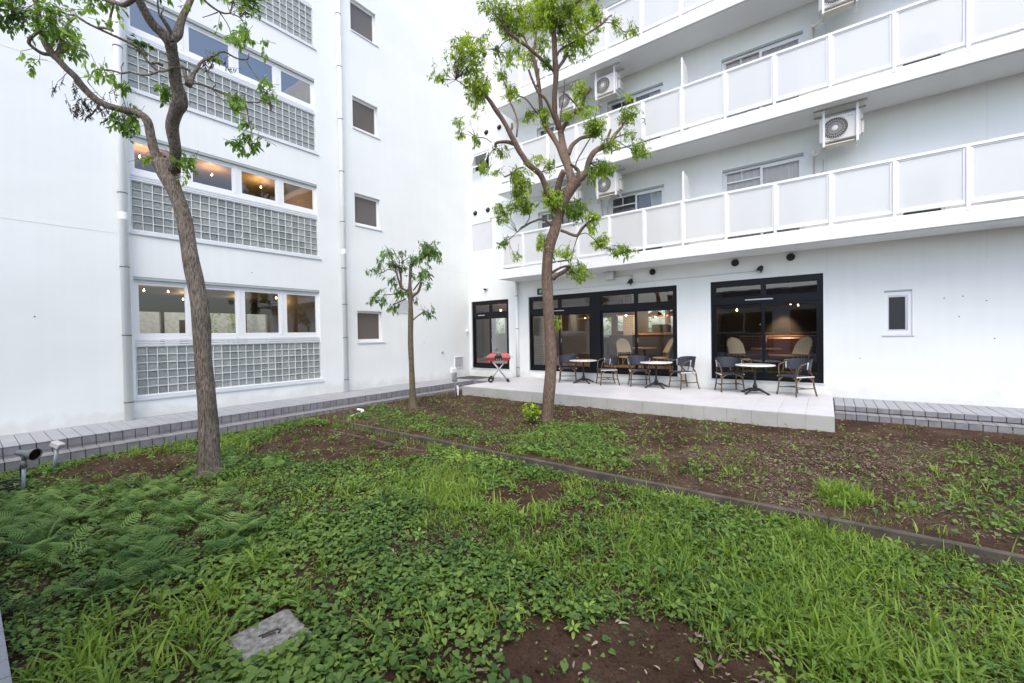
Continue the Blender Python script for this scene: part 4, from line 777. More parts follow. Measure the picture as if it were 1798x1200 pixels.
def glass_block_mesh():
    s = 0.150; q = 0.116; h = s / 2; k = q / 2
    v = [(0, -h, -h), (0, h, -h), (0, h, h), (0, -h, h),
         (-0.022, -k, -k), (-0.022, k, -k), (-0.022, k, k), (-0.022, -k, k),
         (-0.015, 0, 0), (-0.085, -h, -h), (-0.085, h, -h), (-0.085, h, h), (-0.085, -h, h)]
    f = [(0, 1, 5, 4), (1, 2, 6, 5), (2, 3, 7, 6), (3, 0, 4, 7), (4, 5, 8), (5, 6, 8), (6, 7, 8), (7, 4, 8),
         (9, 12, 11, 10), (0, 9, 10, 1), (1, 10, 11, 2), (2, 11, 12, 3), (3, 12, 9, 0)]
    return MB().add(v, f)
gb_mb = glass_block_mesh()
gb_me = gb_mb.mesh('glass_block', M['block'])
NC, NR = 23, 6
for si, (t, m_, b) in enumerate(ST):
    fx = -0.055                                           # plane of the frame
    gt, gb_ = t - 0.150, m_ + (0.262 if si == 0 else 0.262)
    fr = MB()
    pw_ = 0.7225; mw = 0.20; y = WA + 0.083
    fr.box(fx - 0.05, fx, WA + 0.002, WB - 0.002, gt + 0.045, t - 0.056)         # head
    fr.box(fx - 0.05, fx, WA + 0.002, WB - 0.002, gb_ - 0.118, gb_ - 0.042)      # foot
    fr.box(fx - 0.05, fx, WA + 0.002, WA + 0.045, gb_ - 0.042, gt + 0.045)
    fr.box(fx - 0.05, fx, WB - 0.045, WB - 0.002, gb_ - 0.042, gt + 0.045)
    xs_ = []
    for i in range(4):
        xs_.append((y + i * (pw_ + mw), y + i * (pw_ + mw) + pw_))
    for i in range(3):
        c_ = (xs_[i][1] + xs_[i + 1][0]) / 2
        fr.box(fx - 0.06, fx + 0.004, c_ - 0.058, c_ - 0.002, gb_ - 0.042, gt + 0.045)
        fr.box(fx - 0.06, fx - 0.006, c_ + 0.002, c_ + 0.058, gb_ - 0.042, gt + 0.045)
    win = fr.build('strip_window', M['alu_white'], wing_l)
    # solid strip, coloured for the shade in the gap under the lintel
    MB().box(-0.075, -0.004, WA + 0.001, WB - 0.001, t - 0.055, t - 0.001).build('head_trim', M['lintel'], win)
    for i, (a, b2) in enumerate(xs_):
        sash = MB()
        sash.box(fx - 0.030, fx - 0.008, a - 0.040, a, gb_ - 0.040, gt + 0.042)
        sash.box(fx - 0.030, fx - 0.008, b2, b2 + 0.040, gb_ - 0.040, gt + 0.042)
        sash.box(fx - 0.030, fx - 0.009, a, b2, gt, gt + 0.042)
        sash.box(fx - 0.030, fx - 0.009, a, b2, gb_ - 0.040, gb_)
        sash.build('sash', M['alu_white'], win)
        MB().add([(fx - 0.02, a, gb_), (fx - 0.02, b2, gb_), (fx - 0.02, b2, gt), (fx - 0.02, a, gt)], [(0, 1, 2, 3)]).build('pane', M[('pane', 'pane_mid', 'pane_sky', 'pane_sky')[si]], win)
    # three aluminium ribs between the glass and the blocks
    rb = MB()
    z = gb_ - 0.119
    for k in range(3):
        rb.bbox(-0.075, -0.030 + 0.010 * k, WA + 0.003, WB - 0.003, z - 0.040 - k * 0.047, z - 0.003 - k * 0.047, 0.003)
    rb.build('sill_rib', M['sill'], win)
    pit = (WB - WA - 0.03) / NC
    pz = (m_ - b) / NR
    gr = MB()
    for i in range(NC + 1):
        yy = WA + 0.015 + i * pit
        gr.box(-0.105, -0.024, yy - 0.0050, yy + 0.0050, b, m_)
    for k in range(NR + 1):
        zz = b + k * pz
        gr.box(-0.104, -0.0245, WA + 0.003, WB - 0.003, zz - 0.0047, zz + 0.0047)
    gr.build('block_joint', M['mortar'], win)
    if si < 2:
        for i in range(NC):
            for k in range(NR):
                piece('glass_block', gb_me, (-0.028, WA + 0.015 + (i + 0.5) * pit, b + (k + 0.5) * pz), win)
    else:
        allb = MB()
        for i in range(NC):
            for k in range(NR):
                if si == 3 and i < 10: continue
                n0 = len(allb.v)
                allb.add([(p[0] - 0.028, p[1] + WA + 0.015 + (i + 0.5) * pit, p[2] + b + (k + 0.5) * pz) for p in gb_mb.v], gb_mb.f)
        tag(allb.build('glass_block', M['block'], win), kind='stuff')
    # sloping sill with a drip lip
    sl = MB()
    sl.add([(-0.10, WA + 0.001, b - 0.006), (-0.10, WB - 0.001, b - 0.006), (0.0, WB - 0.001, b - 0.030), (0.0, WA + 0.001, b - 0.030),
            (-0.10, WA + 0.001, b - 0.10), (-0.10, WB - 0.001, b - 0.10), (0.0, WB - 0.001, b - 0.10), (0.0, WA + 0.001, b - 0.10)],
           [(0, 1, 2, 3), (0, 3, 7, 4), (1, 5, 6, 2)])
    sl.bbox(0.001, 0.030, WA - 0.08, WB + 0.07, b - 0.098, b - 0.062, 0.004)
    sl.bbox(0.001, 0.016, WA - 0.02, WB + 0.02, b - 0.060, b - 0.012, 0.003)
    sl.build('sill', M['sill'], win)

for t in SM:
    b = t - 0.90
    fr = MB()
    fr.box(-0.13, -0.085, SA + 0.002, SA + 0.055, b + 0.04, t - 0.002)
    fr.box(-0.13, -0.085, SB - 0.055, SB - 0.002, b + 0.04, t - 0.002)
    fr.box(-0.13, -0.085, SA + 0.055, SB - 0.055, t - 0.06, t - 0.002)
    fr.box(-0.13, -0.085, SA + 0.055, SB - 0.055, b + 0.04, b + 0.095)
    w = fr.build('small_window', M['alu_white'], wing_l)
    MB().box(-0.118, -0.108, SA + 0.055, SB - 0.055, b + 0.095, t - 0.06).build('pane', M['obscure'], w)
    MB().add([(-0.12, SA + 0.001, b + 0.045), (-0.12, SB - 0.001, b + 0.045), (0.0, SB - 0.001, b + 0.012), (0.0, SA + 0.001, b + 0.012)], [(0, 1, 2, 3)]) \
        .bbox(0.001, 0.026, SA - 0.012, SB + 0.07, b - 0.028, b + 0.010, 0.004).build('sill', M['sill'], w)

def drainpipe(parent, x, y, r, z0, z1, brackets, axis='X'):
    m_ = MB()
    m_.tube([(x, y, z0), (x, y, z1)], r, 16)
    p = m_.build('drainpipe', M['pipe'], parent)
    for z in (3.75, 6.94, 9.6):
        cl = MB()
        if z0 < z < z1:
            cl.lathe([(r + 0.0005, z - 0.07), (r + 0.004, z - 0.067), (r + 0.004, z + 0.057), (r + 0.0005, z + 0.06)], (x, y, 0), 16, smooth=False, caps=False)
        if cl.v: cl.build('pipe_collar', M['pipe'], p)
    for z in brackets:
        b = MB()
        b.lathe([(r + 0.001, z - 0.008), (r + 0.006, z - 0.008), (r + 0.006, z + 0.008), (r + 0.001, z + 0.008)], (x, y, 0), 16)
        if axis == 'X': b.box(0.001, x - r, y - 0.012, y + 0.012, z - 0.008, z + 0.008)
        else: b.box(x - 0.012, x + 0.012, y + r, -0.001, z - 0.008, z + 0.008)
        b.build('pipe_bracket', M['dark_metal'], p)
    return p
drainpipe(wing_l, 0.115, -9.50, 0.068, -0.05, ROOF, [0.28, 1.53, 2.80, 4.17, 5.5, 6.85, 8.3])
drainpipe(wing_l, 0.105, -5.06, 0.060, -0.05, ROOF, [0.28, 1.42, 2.32, 3.30, 4.55, 5.9, 7.3, 8.7, 10.1])

def louver(parent, y0, y1, z0, z1, n, name='louvre_vent'):
    fr = MB()
    fr.box(0.001, 0.022, y0 - 0.025, y0, z0 - 0.02, z1 + 0.02); fr.box(0.001, 0.022, y1, y1 + 0.025, z0 - 0.02, z1 + 0.02)
    fr.box(0.001, 0.022, y0, y1, z1, z1 + 0.02); fr.box(0.001, 0.028, y0, y1, z0 - 0.02, z0)
    fr.box(0.001, 0.004, y0, y1, z0, z1)
    p = fr.build(name, M['slab'], parent)
    for i in range(n):
        z = z0 + (i + 0.15) * (z1 - z0) / n; h = (z1 - z0) / n
        MB().add([(0.006, y0, z + h * .7), (0.006, y1, z + h * .7), (0.02, y1, z), (0.02, y0, z), (0.005, y0, z + h * .6), (0.005, y1, z + h * .6), (0.018, y1, z - .004), (0.018, y0, z - .004)],
                 [(0, 1, 2, 3), (7, 6, 5, 4), (3, 2, 6, 7), (0, 3, 7, 4), (1, 5, 6, 2)]).build('slat', M['alu'], p)
louver(wing_l, -3.27, -2.70, 2.19, 2.56, 6)
louver(wing_l, -0.80, -0.40, 0.29, 0.66, 6)
tp = MB(); tp.lathe([(0.04, 0.001), (0.04, 0.012), (0.0, 0.013)], (0, -1.41, 0.86), 12, 'X')
tp.tube([(0.01, -1.41, 0.86), (0.07, -1.41, 0.86), (0.085, -1.41, 0.82)], 0.012, 8); tp.tube([(0.045, -1.41, 0.86), (0.045, -1.41, 0.90), (0.045, -1.37, 0.90)], 0.008, 6)
tp.build('wall_tap', M['steel'], wing_l)
bx = MB(); bx.bbox(0.001, 0.07, -1.02, -0.78, 0.10, 0.27, 0.006)
for k in range(4): bx.tube([(0.035, -0.98 + k * 0.05, 0.10), (0.035, -0.98 + k * 0.05, -0.05)], 0.009, 6)
bx.build('socket_box', M['pipe'], wing_l)
MB().lathe([(0.001, 0.0), (0.055, 0.001), (0.06, 0.03), (0.045, 0.07), (0.0, 0.085)], (0, -0.17, 1.58), 14, 'X').build('sensor', M['pipe'], wing_l)
for ya, yb, zc in ((-16, -9.6, 3.43), (-4.0, 0, 3.70), (-16, -9.6, 6.20)):
    MB().box(0.0005, 0.003, ya, yb, zc, zc + .006).build('control_joint', M['sill'], wing_l)
for ya, zc in ((-10.62, 1.86), (-8.4, 3.05), (-7.3, 2.95), (-2.2, 1.2), (-3.3, 3.3)):
    MB().lathe([(.011, .0005), (.011, .004), (0, .005)], (0, ya, zc), 8, 'X').build('wall_anchor', M['dark_metal'], wing_l)

# bulbs in the rooms
def bulb(parent, x, y, z, e, mat_='bulb', r=0.019, col_=(1, 0.6, 0.28), drop=0.2, lamp_r=0.04):
    b = MB(); b.lathe([(0.0, -r), (r * .8, -r * .6), (r, 0), (r * .7, r * .8), (r * .35, r * 1.3), (r * .35, r * 2.2), (0, r * 2.2)], (x, y, z), 12)
    o = b.build('lamp_bulb', M[mat_], parent)
    c = MB(); c.tube([(x, y, z + r * 2.2), (x, y, z + r * 2.2 + drop)], r * .45, 8)
    c.build('lamp_holder', M['in_dark'], o)
    ld = bpy.data.lights.new('lamp_light', 'POINT'); ld.energy = e; ld.color = col_; ld.shadow_soft_size = lamp_r
    lo = bpy.data.objects.new('lamp_light', ld); col.objects.link(lo); lo.location = (x + 0.0, y, z - r - 0.05)
    return o
for y in (-8.69, -8.23, -5.68): bulb(wing_l, -2.5, y, 2.63, 4, drop=.05)
bulb(wing_l, -4.5, -7.4, 2.62, 4, drop=.05); bulb(wing_l, -4.6, -6.0, 2.62, 4, drop=.05)
for y in (-8.9, -7.55, -6.44): bulb(wing_l, -1.5, y, 5.47, 13, drop=.05)

# ================================================================== wing with the balconies
wing_r = empty('apartment_building', (8, 3, -0.3), 'white wing with long frosted glass balconies above black cafe doors', 'building')
DZ0, DZ1 = 0.232, 2.655
DOORS = [(0.107, 1.82), (2.655, 7.40), (8.217, 10.490)]
holes = [(a, b, DZ0, DZ1) for a, b in DOORS]
NW = (11.485, 11.904, 1.285, 2.189)
holes.append(NW)
SLABS = [3.194, 5.890, 8.586, 11.282]
BW = [(3.1, 4.35), (5.53, 7.105), (8.515, 10.152), (13.65, 15.2)]
for zb in SLABS:
    for a, b in BW:
        holes.append((a, b, zb + 0.285, zb + 2.17))
    holes.append((11.74, 12.36, zb + 0.44, zb + 1.25))
AW = (0.335, 1.09, 7.30, 7.97)
holes.append(AW); holes.append((0.335, 1.09, 10.0, 10.67))
holes.append((0.22, 1.16, 4.475, 5.452))
rw = holed_wall(MB(), 'Y', 0.0, 0.14, 0.0, 16.0, -0.62, ROOF, holes)
rw.build('wall', M['wall'], wing_r)
MB().box(-6.7, 16, 0.14, 6.2, ROOF, ROOF + 0.3).build('roof', M['slab'], wing_r)
MB().box(15.9, 16.0, 0.14, 6.2, -0.62, ROOF).build('end_wall', M['wall'], wing_r)
MB().box(0.222, 1.158, 0.02, 0.05, 4.477, 5.45).build('blank_panel', M['patch'], wing_r)
MB().box(0.2, 1.75, -0.004, 0.02, 12.56, 14.2).build('blank_panel', M['patch'], wing_r)
# rear wall of the cafe with its bright windows
rear_holes = [(-3.72, -3.0, 1.5, 2.32), (-0.95, -0.45, 1.5, 2.1), (2.4, 2.95, 1.25, 2.12), (3.2, 3.72, 1.5, 2.32), (4.55, 5.28, 1.45, 2.32), (5.46, 6.3, 1.6, 2.32)]
holed_wall(MB(), 'Y', 6.0, 6.15, -6.7, 16, -0.62, ROOF, rear_holes).build('rear_wall', M['in_mid'], wing_r)
MB().box(-6.7, 13, 0.141, 6.0, -0.3, 0.225).build('floor', M['floor_wood'], wing_r)
MB().box(-6.7, 15.9, 0.141, 6.0, 2.80, 3.10).build('ceiling', M['ceil_dark'], wing_r)
pt = MB()
pt.box(-4.6, -4.5, 0.141, 6.0, 0.225, 2.8)
pt.box(7.75, 7.87, 0.141, 6.0, 0.225, 2.8)
pt.box(7.87, 12.9, 3.7, 3.8, 0.225, 2.8)
pt.box(10.9, 11.0, 0.141, 3.7, 0.225, 2.8)
pt.box(-4.5, -0.2, 0.141, 0.2, 0.225, 2.8)
pt.box(-0.9, 1.0, 3.6, 3.7, 0.225, 1.3)
pt.build('partition', M['in_dark'], wing_r)
wn_ = MB(); wn_.box(2.6, 7.75, 5.955, 5.995, 0.225, 1.2); wn_.build('wainscot', M['navy_wall'], wing_r)
br = MB(); br.box(1.55, 2.33, 1.35, 2.1, 0.226, 2.799); br.box(4.30, 4.70, 4.0, 4.4, 0.226, 2.799); br.box(3.05, 3.35, 3.9, 4.2, 0.226, 2.799)
def brick_mat():
    m = mat('white_painted_brick', (0.55, 0.56, 0.56), 0.7)
    nt = m.node_tree; b = nt.nodes['Principled BSDF']
    geo = nt.nodes.new('ShaderNodeNewGeometry'); sp = nt.nodes.new('ShaderNodeSeparateXYZ'); cb = nt.nodes.new('ShaderNodeCombineXYZ')
    nt.links.new(geo.outputs['Position'], sp.inputs[0])
    ad = nt.nodes.new('ShaderNodeMath'); ad.operation = 'ADD'
    nt.links.new(sp.outputs[0], ad.inputs[0]); nt.links.new(sp.outputs[1], ad.inputs[1])
    nt.links.new(ad.outputs[0], cb.inputs[0]); nt.links.new(sp.outputs[2], cb.inputs[1])
    bt = nt.nodes.new('ShaderNodeTexBrick'); bt.inputs['Scale'].default_value = 1.0
    bt.inputs['Brick Width'].default_value = 0.20; bt.inputs['Row Height'].default_value = 0.068; bt.inputs['Mortar Size'].default_value = 0.006
    bt.inputs['Color1'].default_value = (0.52, 0.53, 0.54, 1); bt.inputs['Color2'].default_value = (0.58, 0.58, 0.58, 1); bt.inputs['Mortar'].default_value = (0.24, 0.25, 0.26, 1)
    nt.links.new(cb.outputs[0], bt.inputs[0]); nt.links.new(bt.outputs[0], b.inputs['Base Color'])
    return m
br.build('brick_pillar', brick_mat(), wing_r)

# glazed shop doors
def pane_quad(x0, x1, y, z0, z1):
    return MB().add([(x0, y, z0), (x1, y, z0), (x1, y, z1), (x0, y, z1)], [(0, 1, 2, 3)])
def shop_door(x0, x1, units, solid=()):
    """units: list of (unit x0, unit x1); each unit has a transom light pair and two sliding leaves"""
    f = MB()
    y0, y1 = 0.045, 0.125
    f.box(x0 + 0.002, x0 + 0.06, y0, y1, DZ0 + 0.002, DZ1 - 0.002); f.box(x1 - 0.06, x1 - 0.002, y0, y1, DZ0 + 0.002, DZ1 - 0.002)
    f.box(x0 + 0.06, x1 - 0.06, y0, y1, DZ1 - 0.10, DZ1 - 0.002)
    f.box(x0 + 0.06, x1 - 0.06, y0, y1, DZ0 + 0.002, DZ0 + 0.075)
    f.box(x0 + 0.06, x1 - 0.06, y0 - 0.01, y1, 2.07, 2.21)
    for a, b in solid: f.box(a, b, y0 - 0.004, y1 + 0.002, DZ0 + 0.003, DZ1 - 0.003)
    d = f.build('glazed_door', M['navy'], wing_r)
    for a, b in units:
        mid = (a + b) / 2
        # transom lights
        t = MB()
        t.box(a, a + 0.055, y0 + 0.01, y1 - 0.01, 2.21, DZ1 - 0.10); t.box(b - 0.055, b, y0 + 0.01, y1 - 0.01, 2.21, DZ1 - 0.10)
        t.box(mid - 0.055, mid + 0.055, y0 + 0.01, y1 - 0.01, 2.21, DZ1 - 0.10)
        for q0, q1 in ((a + 0.055, mid - 0.055), (mid + 0.055, b - 0.055)):
            t.box(q0, q1, y0 + 0.01, y1 - 0.01, 2.21, 2.25); t.box(q0, q1, y0 + 0.01, y1 - 0.01, DZ1 - 0.15, DZ1 - 0.10)
            pane_quad(q0, q1, 0.085, 2.25, DZ1 - 0.15).build('transom_pane', M['pane_dark'], d)
        t.build('transom_frame', M['navy'], d)
        for k, (q0, q1) in enumerate(((a, mid + 0.035), (mid - 0.035, b))):
            yy0 = y0 + 0.006 + 0.036 * (1 - k); yy1 = yy0 + 0.030
            l = MB(); w_ = 0.062
            l.box(q0, q0 + w_, yy0, yy1, DZ0 + 0.076, 2.069); l.box(q1 - w_, q1, yy0, yy1, DZ0 + 0.076, 2.069)
            l.box(q0 + w_, q1 - w_, yy0, yy1, 2.01, 2.069); l.box(q0 + w_, q1 - w_, yy0, yy1, DZ0 + 0.076, DZ0 + 0.19)
            l.build('door_leaf', M['navy'], d)
            pane_quad(q0 + w_, q1 - w_, (yy0 + yy1) / 2, DZ0 + 0.19, 2.01).build('pane', M['pane_dark'], d)
        MB().bbox(mid + 0.05, mid + 0.062, y0 - 0.012, y0 + 0.006, 1.15, 1.27, 0.002).build('door_handle', M['steel'], d)
    return d
d1 = shop_door(*DOORS[0], [(0.167, 1.76)])
d2 = shop_door(*DOORS[1], [(2.715, 4.90), (5.20, 7.34)], [(4.90, 5.20)])
d3 = shop_door(*DOORS[2], [(8.277, 10.43)])
MB().bbox(8.98, 9.55, 0.012, 0.044, 2.145, 2.175, 0.006).build('door_sensor', M['alu'], d3)
MB().bbox(0.42, 0.72, 0.012, 0.044, 2.125, 2.155, 0.006).build('door_sensor', M['alu'], d1)
MB().bbox(3.45, 3.98, 0.012, 0.044, 2.145, 2.170, 0.006).build('door_sensor', M['alu'], d2)
for a, b in DOORS: MB().bbox(a - 0.03, b + 0.03, -0.022, 0.044, DZ0 - 0.028, DZ0 + 0.0, 0.004).build('door_sill', M['sill'], wing_r)
f = MB()
for a, b in DOORS[:1]: f.box(a - 0.055, a - 0.001, -0.012, 0.0, DZ0, DZ1)
f.build('door_trim', M['slab'], wing_r)

# small window with patterned black glass
a, b, z0, z1 = NW
f = MB()
f.box(a + .002, a + .06, 0.02, 0.09, z0 + .002, z1 - .03); f.box(b - .06, b - .002, 0.02, 0.09, z0 + .002, z1 - .03)
f.box(a + .06, b - .06, 0.02, 0.09, z1 - .10, z1 - .03); f.box(a + .06, b - .06, 0.02, 0.09, z0 + .002, z0 + .085)
w = f.build('small_window', M['alu_white'], wing_r)
MB().box(a + .07, b - .095, 0.03, 0.04, z0 + .10, z1 - .13).build('pane', M['mesh_glass'], w)
f = MB(); f.box(a + .06, b - .06, 0.024, 0.06, z0 + .085, z0 + .11); f.box(a + .06, b - .06, 0.024, 0.06, z1 - .14, z1 - .10); f.box(a + .06, a + .075, 0.024, 0.06, z0 + .11, z1 - .14); f.box(b - .10, b - .06, 0.024, 0.06, z0 + .11, z1 - .14)
f.build('sash', M['alu'], w)
MB().bbox(a - .03, b + .03, -0.02, 0.02, z0 - .03, z0 + .0, .004).build('sill', M['sill'], w)
MB().bbox(a + .001, b - .001, -0.003, 0.06, z1 - .028, z1 - .001, .002).build('head_trim', M['lintel'], w)

# awning windows near the corner
for za, zb_ in ((7.30, 7.97), (10.0, 10.67)):
    a, b = 0.335, 1.09
    f = MB()
    f.box(a + .002, a + .045, .03, .10, za + .002, zb_ - .002); f.box(b - .045, b - .002, .03, .10, za + .002, zb_ - .002)
    f.box(a + .045, b - .045, .03, .10, zb_ - .05, zb_ - .002); f.box(a + .045, b - .045, .03, .10, za + .002, za + .05)
    w = f.build('awning_window', M['alu_white'], wing_r)
    s = MB()
    th = 0.42
    def R_(u, d, z):                                     # rotate about the top edge
        dz = z - (zb_ - .06)
        return (u, 0.02 + dz * math.sin(th) - d * math.cos(th) * 0 - d, (zb_ - .06) + dz * math.cos(th))
    for (u0, u1, q0, q1) in ((a + .03, a + .075, za + .02, zb_ - .06), (b - .075, b - .03, za + .02, zb_ - .06), (a + .075, b - .075, zb_ - .105, zb_ - .06), (a + .075, b - .075, za + .02, za + .065)):
        v = [R_(u, d, z) for d in (0, .03) for (u, z) in ((u0, q0), (u1, q0), (u1, q1), (u0, q1))]
        s.add(v, [(0, 1, 2, 3), (4, 7, 6, 5), (0, 4, 5, 1), (1, 5, 6, 2), (2, 6, 7, 3), (3, 7, 4, 0)])
    s.build('sash', M['alu_white'], w)
    MB().add([R_(a + .075, .015, za + .065), R_(b - .075, .015, za + .065), R_(b - .075, .015, zb_ - .105), R_(a + .075, .015, zb_ - .105)], [(0, 1, 2, 3)]).build('pane', M['pane'], w)
    MB().box(a, b, .5, .52, za, zb_).build('blind', M['in_dark'], w)  # dark panel stands in for the unlit room behind

# windows that open onto the balconies
def balcony_window(x0, x1, z0, z1, k):
    f = MB(); y0, y1 = 0.05, 0.13; mid = (x0 + x1) / 2
    f.box(x0 + .002, x0 + .045, y0, y1, z0 + .002, z1 - .05); f.box(x1 - .045, x1 - .002, y0, y1, z0 + .002, z1 - .05)
    f.box(x0 + .045, x1 - .045, y0, y1, z1 - .095, z1 - .05); f.box(x0 + .045, x1 - .045, y0, y1, z0 + .002, z0 + .05)
    w = f.build('balcony_window', M['alu_white'], wing_r)
    MB().box(x0 + .001, x1 - .001, -0.003, 0.12, z1 - .049, z1 - .001).build('head_trim', M['lintel'], w)
    s = MB()
    s.box(x0 + .045, x0 + .085, .085, .115, z0 + .05, z1 - .095); s.box(mid - .03, mid + .02, .085, .115, z0 + .05, z1 - .095)
    s.box(x0 + .085, mid - .03, .085, .115, z1 - .33, z1 - .295); s.box((x0 + mid) / 2 - .012, (x0 + mid) / 2 + .012, .085, .115, z1 - .295, z1 - .095)
    s.build('sash', M['alu_white'], w)
    s = MB(); s.box(mid - .02, mid + .03, .054, .082, z0 + .05, z1 - .095); s.box(x1 - .085, x1 - .045, .054, .082, z0 + .05, z1 - .095)
    s.box(mid + .03, x1 - .085, .054, .082, z1 - .13, z1 - .095); s.box(mid + .03, x1 - .085, .054, .082, z0 + .05, z0 + .1)
    s.build('sash', M['alu_white'], w)
    pane_quad(x0 + .085, mid - .03, .10, z0 + .05, z1 - .095).build('pane', M['pane'], w)
    pane_quad(mid + .03, x1 - .085, .068, z0 + .1, z1 - .13).build('pane', M['pane'], w)
    cm = {0: 'curtain_pale', 1: 'curtain_grey'}[k % 2]
    c = MB()
    n = 40
    for lo, hi in ((x0, x1),):
        v = []; fa = []
        for i in range(n + 1):
            xx = lo + (hi - lo) * i / n
            yy = 0.165 + 0.014 * math.sin(i * 1.9) + 0.01 * math.sin(i * 4.3)
            v += [(xx, yy, z0), (xx, yy, z1)]
            if i: fa.append((2 * i - 2, 2 * i, 2 * i + 1, 2 * i - 1))
        c.add(v, fa, True)
    c.build('curtain', M[cm], w)  # the dark version is a sheet in place of the room's shade
    if k % 2:
        c = MB(); v = []; fa = []
        for i in range(9):
            xx = x1 - .42 + .34 * i / 8
            v += [(xx + 0.10 * (1 - i / 8), 0.140 + 0.008 * math.sin(i * 2.3), z1 - 1.3), (xx, 0.140 + 0.008 * math.sin(i * 2.3), z1 - .1)]
            if i: fa.append((2 * i - 2, 2 * i, 2 * i + 1, 2 * i - 1))
        c.add(v, fa, True).build('curtain', M['curtain_white'], w)

POSTS = [2.34] + [3.146 + 0.934 * i for i in range(14)]
for si, zb in enumerate(SLABS):
    zt = zb + 0.283
    bal = MB().bbox(2.19, 16.0, -0.973, 0.05, zb, zt, 0.006).build('balcony', M['slab'], wing_r)
    MB().box(2.22, 16, -0.93, -0.915, zb - 0.012, zb - 0.0005).build('drip_groove', M['sill'], bal)
    for ki, (a, b) in enumerate(BW):
        balcony_window(a, b, zb + 0.285, zb + 2.17, (1 if ki in (0, 1) else 0) if si == 0 else (0 if (ki + si) % 3 == 0 else 1))
    a, b = 11.74, 12.36
    lwm = MB(); lwm.box(a + .002, a + .04, .04, .1, zb + .442, zb + 1.248); lwm.box(b - .04, b - .002, .04, .1, zb + .442, zb + 1.248)
    lwm.box(a + .04, b - .04, .04, .1, zb + 1.21, zb + 1.248); lwm.box(a + .04, b - .04, .04, .1, zb + .442, zb + .48)
    lwm = lwm.build('low_window', M['alu_white'], wing_r)
    pane_quad(a + .04, b - .04, .07, zb + .48, zb + 1.21).build('pane', M['pane'], lwm)
    MB().box(a, b, .3, .31, zb + .4, zb + 1.3).build('blind', M['in_dark'], lwm)  # dark panel painted in place of the room's darkness
    yf = -0.935
    # rails
    MB().bbox(2.33, 16, yf - 0.03, yf + 0.03, zb + 1.300, zb + 1.354, 0.005).build('top_rail', M['alu_white'], bal)
    MB().bbox(2.33, 16, yf - 0.02, yf + 0.02, zb + 0.335, zb + 0.385, 0.004).build('bottom_rail', M['alu_white'], bal)
    for i, px in enumerate(POSTS):
        if px > 16: continue
        p = MB(); p.bbox(px - 0.026, px + 0.026, yf - 0.044, yf + 0.012, zt - 0.07, zb + 1.299, 0.004)
        p.build('post', M['alu_white'], bal)
        if i + 1 < len(POSTS) and POSTS[i + 1] < 15.99:
            nx = POSTS[i + 1]
            x0, x1 = px + 0.027, nx - 0.027
            q = MB()
            q.box(x0, x0 + .032, yf - .016, yf + .016, zb + .386, zb + 1.299); q.box(x1 - .032, x1, yf - .016, yf + .016, zb + .386, zb + 1.299)
            q.box(x0 + .032, x1 - .032, yf - .014, yf + .014, zb + 1.279, zb + 1.299); q.box(x0 + .032, x1 - .032, yf - .014, yf + .014, zb + .386, zb + .41)
            q.build('panel_frame', M['alu_white'], bal)
            MB().box(x0 + .032, x1 - .032, yf - .003, yf + .003, zb + .41, zb + 1.279).build('glass_panel', M['frost'], bal)
    # end return at the left
    q = MB(); q.box(2.315, 2.345, -0.9, -0.02, zb + 1.30, zb + 1.35); q.box(2.315, 2.345, -0.9, -0.02, zb + .34, zb + .385); q.box(2.31, 2.35, -0.03, -0.001, zt, zb + 1.35); q.box(2.315, 2.345, -.9, -.86, zb + .385, zb + 1.3)
    q.build('end_frame', M['alu_white'], bal)
    MB().box(2.327, 2.333, -.86, -.03, zb + .385, zb + 1.3).build('glass_panel', M['frost'], bal)
    # partition between two flats
    for px in (7.818, 2.34 + 11.21):
        q = MB()
        q.add([(px - .012, -0.89, zt + .06), (px + .012, -0.89, zt + .06), (px + .012, -0.89, zb + 2.05), (px - .012, -0.89, zb + 2.05),
               (px - .012, -0.34, zt + .06), (px + .012, -0.34, zt + .06), (px + .012, -0.34, zb + 1.83), (px - .012, -0.34, zb + 1.83),
               (px + .012, -0.46, zb + 2.03), (px - .012, -0.46, zb + 2.03)],
              [(0, 1, 2, 3), (0, 3, 9, 7, 4), (1, 5, 6, 8, 2), (4, 7, 6, 5), (3, 2, 8, 9), (9, 8, 6, 7), (0, 4, 5, 1)])
        q.build('partition_screen', M['alu_white'], bal)
        MB().bbox(px - .02, px + .02, -0.90, -0.86, zt, zb + 2.06, .004).build('partition_post', M['alu_white'], bal)

def vent_hood(x, z, parent, r=0.075):
    m_ = MB()
    # hooded round vent, open at the bottom
    m_.lathe([(r + .012, -0.001), (r + .012, -0.012), (r, -0.013)], (x, 0, z), 20, 'Y')
    n = 10; v = []; fa = []
    for i in range(n + 1):
        for k in range(9):
            th = math.pi * k / 8
            u = math.pi * 0.5 * i / n
            v.append((x - r * math.cos(th), -0.012 - 0.95 * r * math.sin(u) * (0.35 + 0.65 * math.sin(th)), z + r * math.sin(th) * math.cos(u) - 0.25 * r * math.sin(u)))
    for i in range(n):
        for k in range(8):
            a = i * 9 + k
            fa.append((a, a + 1, a + 10, a + 9))
    m_.add(v, fa, True)
    m_.lathe([(r * .96, -0.014), (r * .9, -0.02), (0, -0.02)], (x, 0, z), 20, 'Y')
    return m_.build('vent_cap', M['black'], parent)
for x, z in ((0.39, 8.574), (0.98, 8.578), (1.565, 8.574), (0.39, 5.848), (0.99, 5.853), (1.56, 5.858), (0.96, 11.29), (1.52, 11.3), (0.37, 11.29)):
    vent_hood(x, z, wing_r)
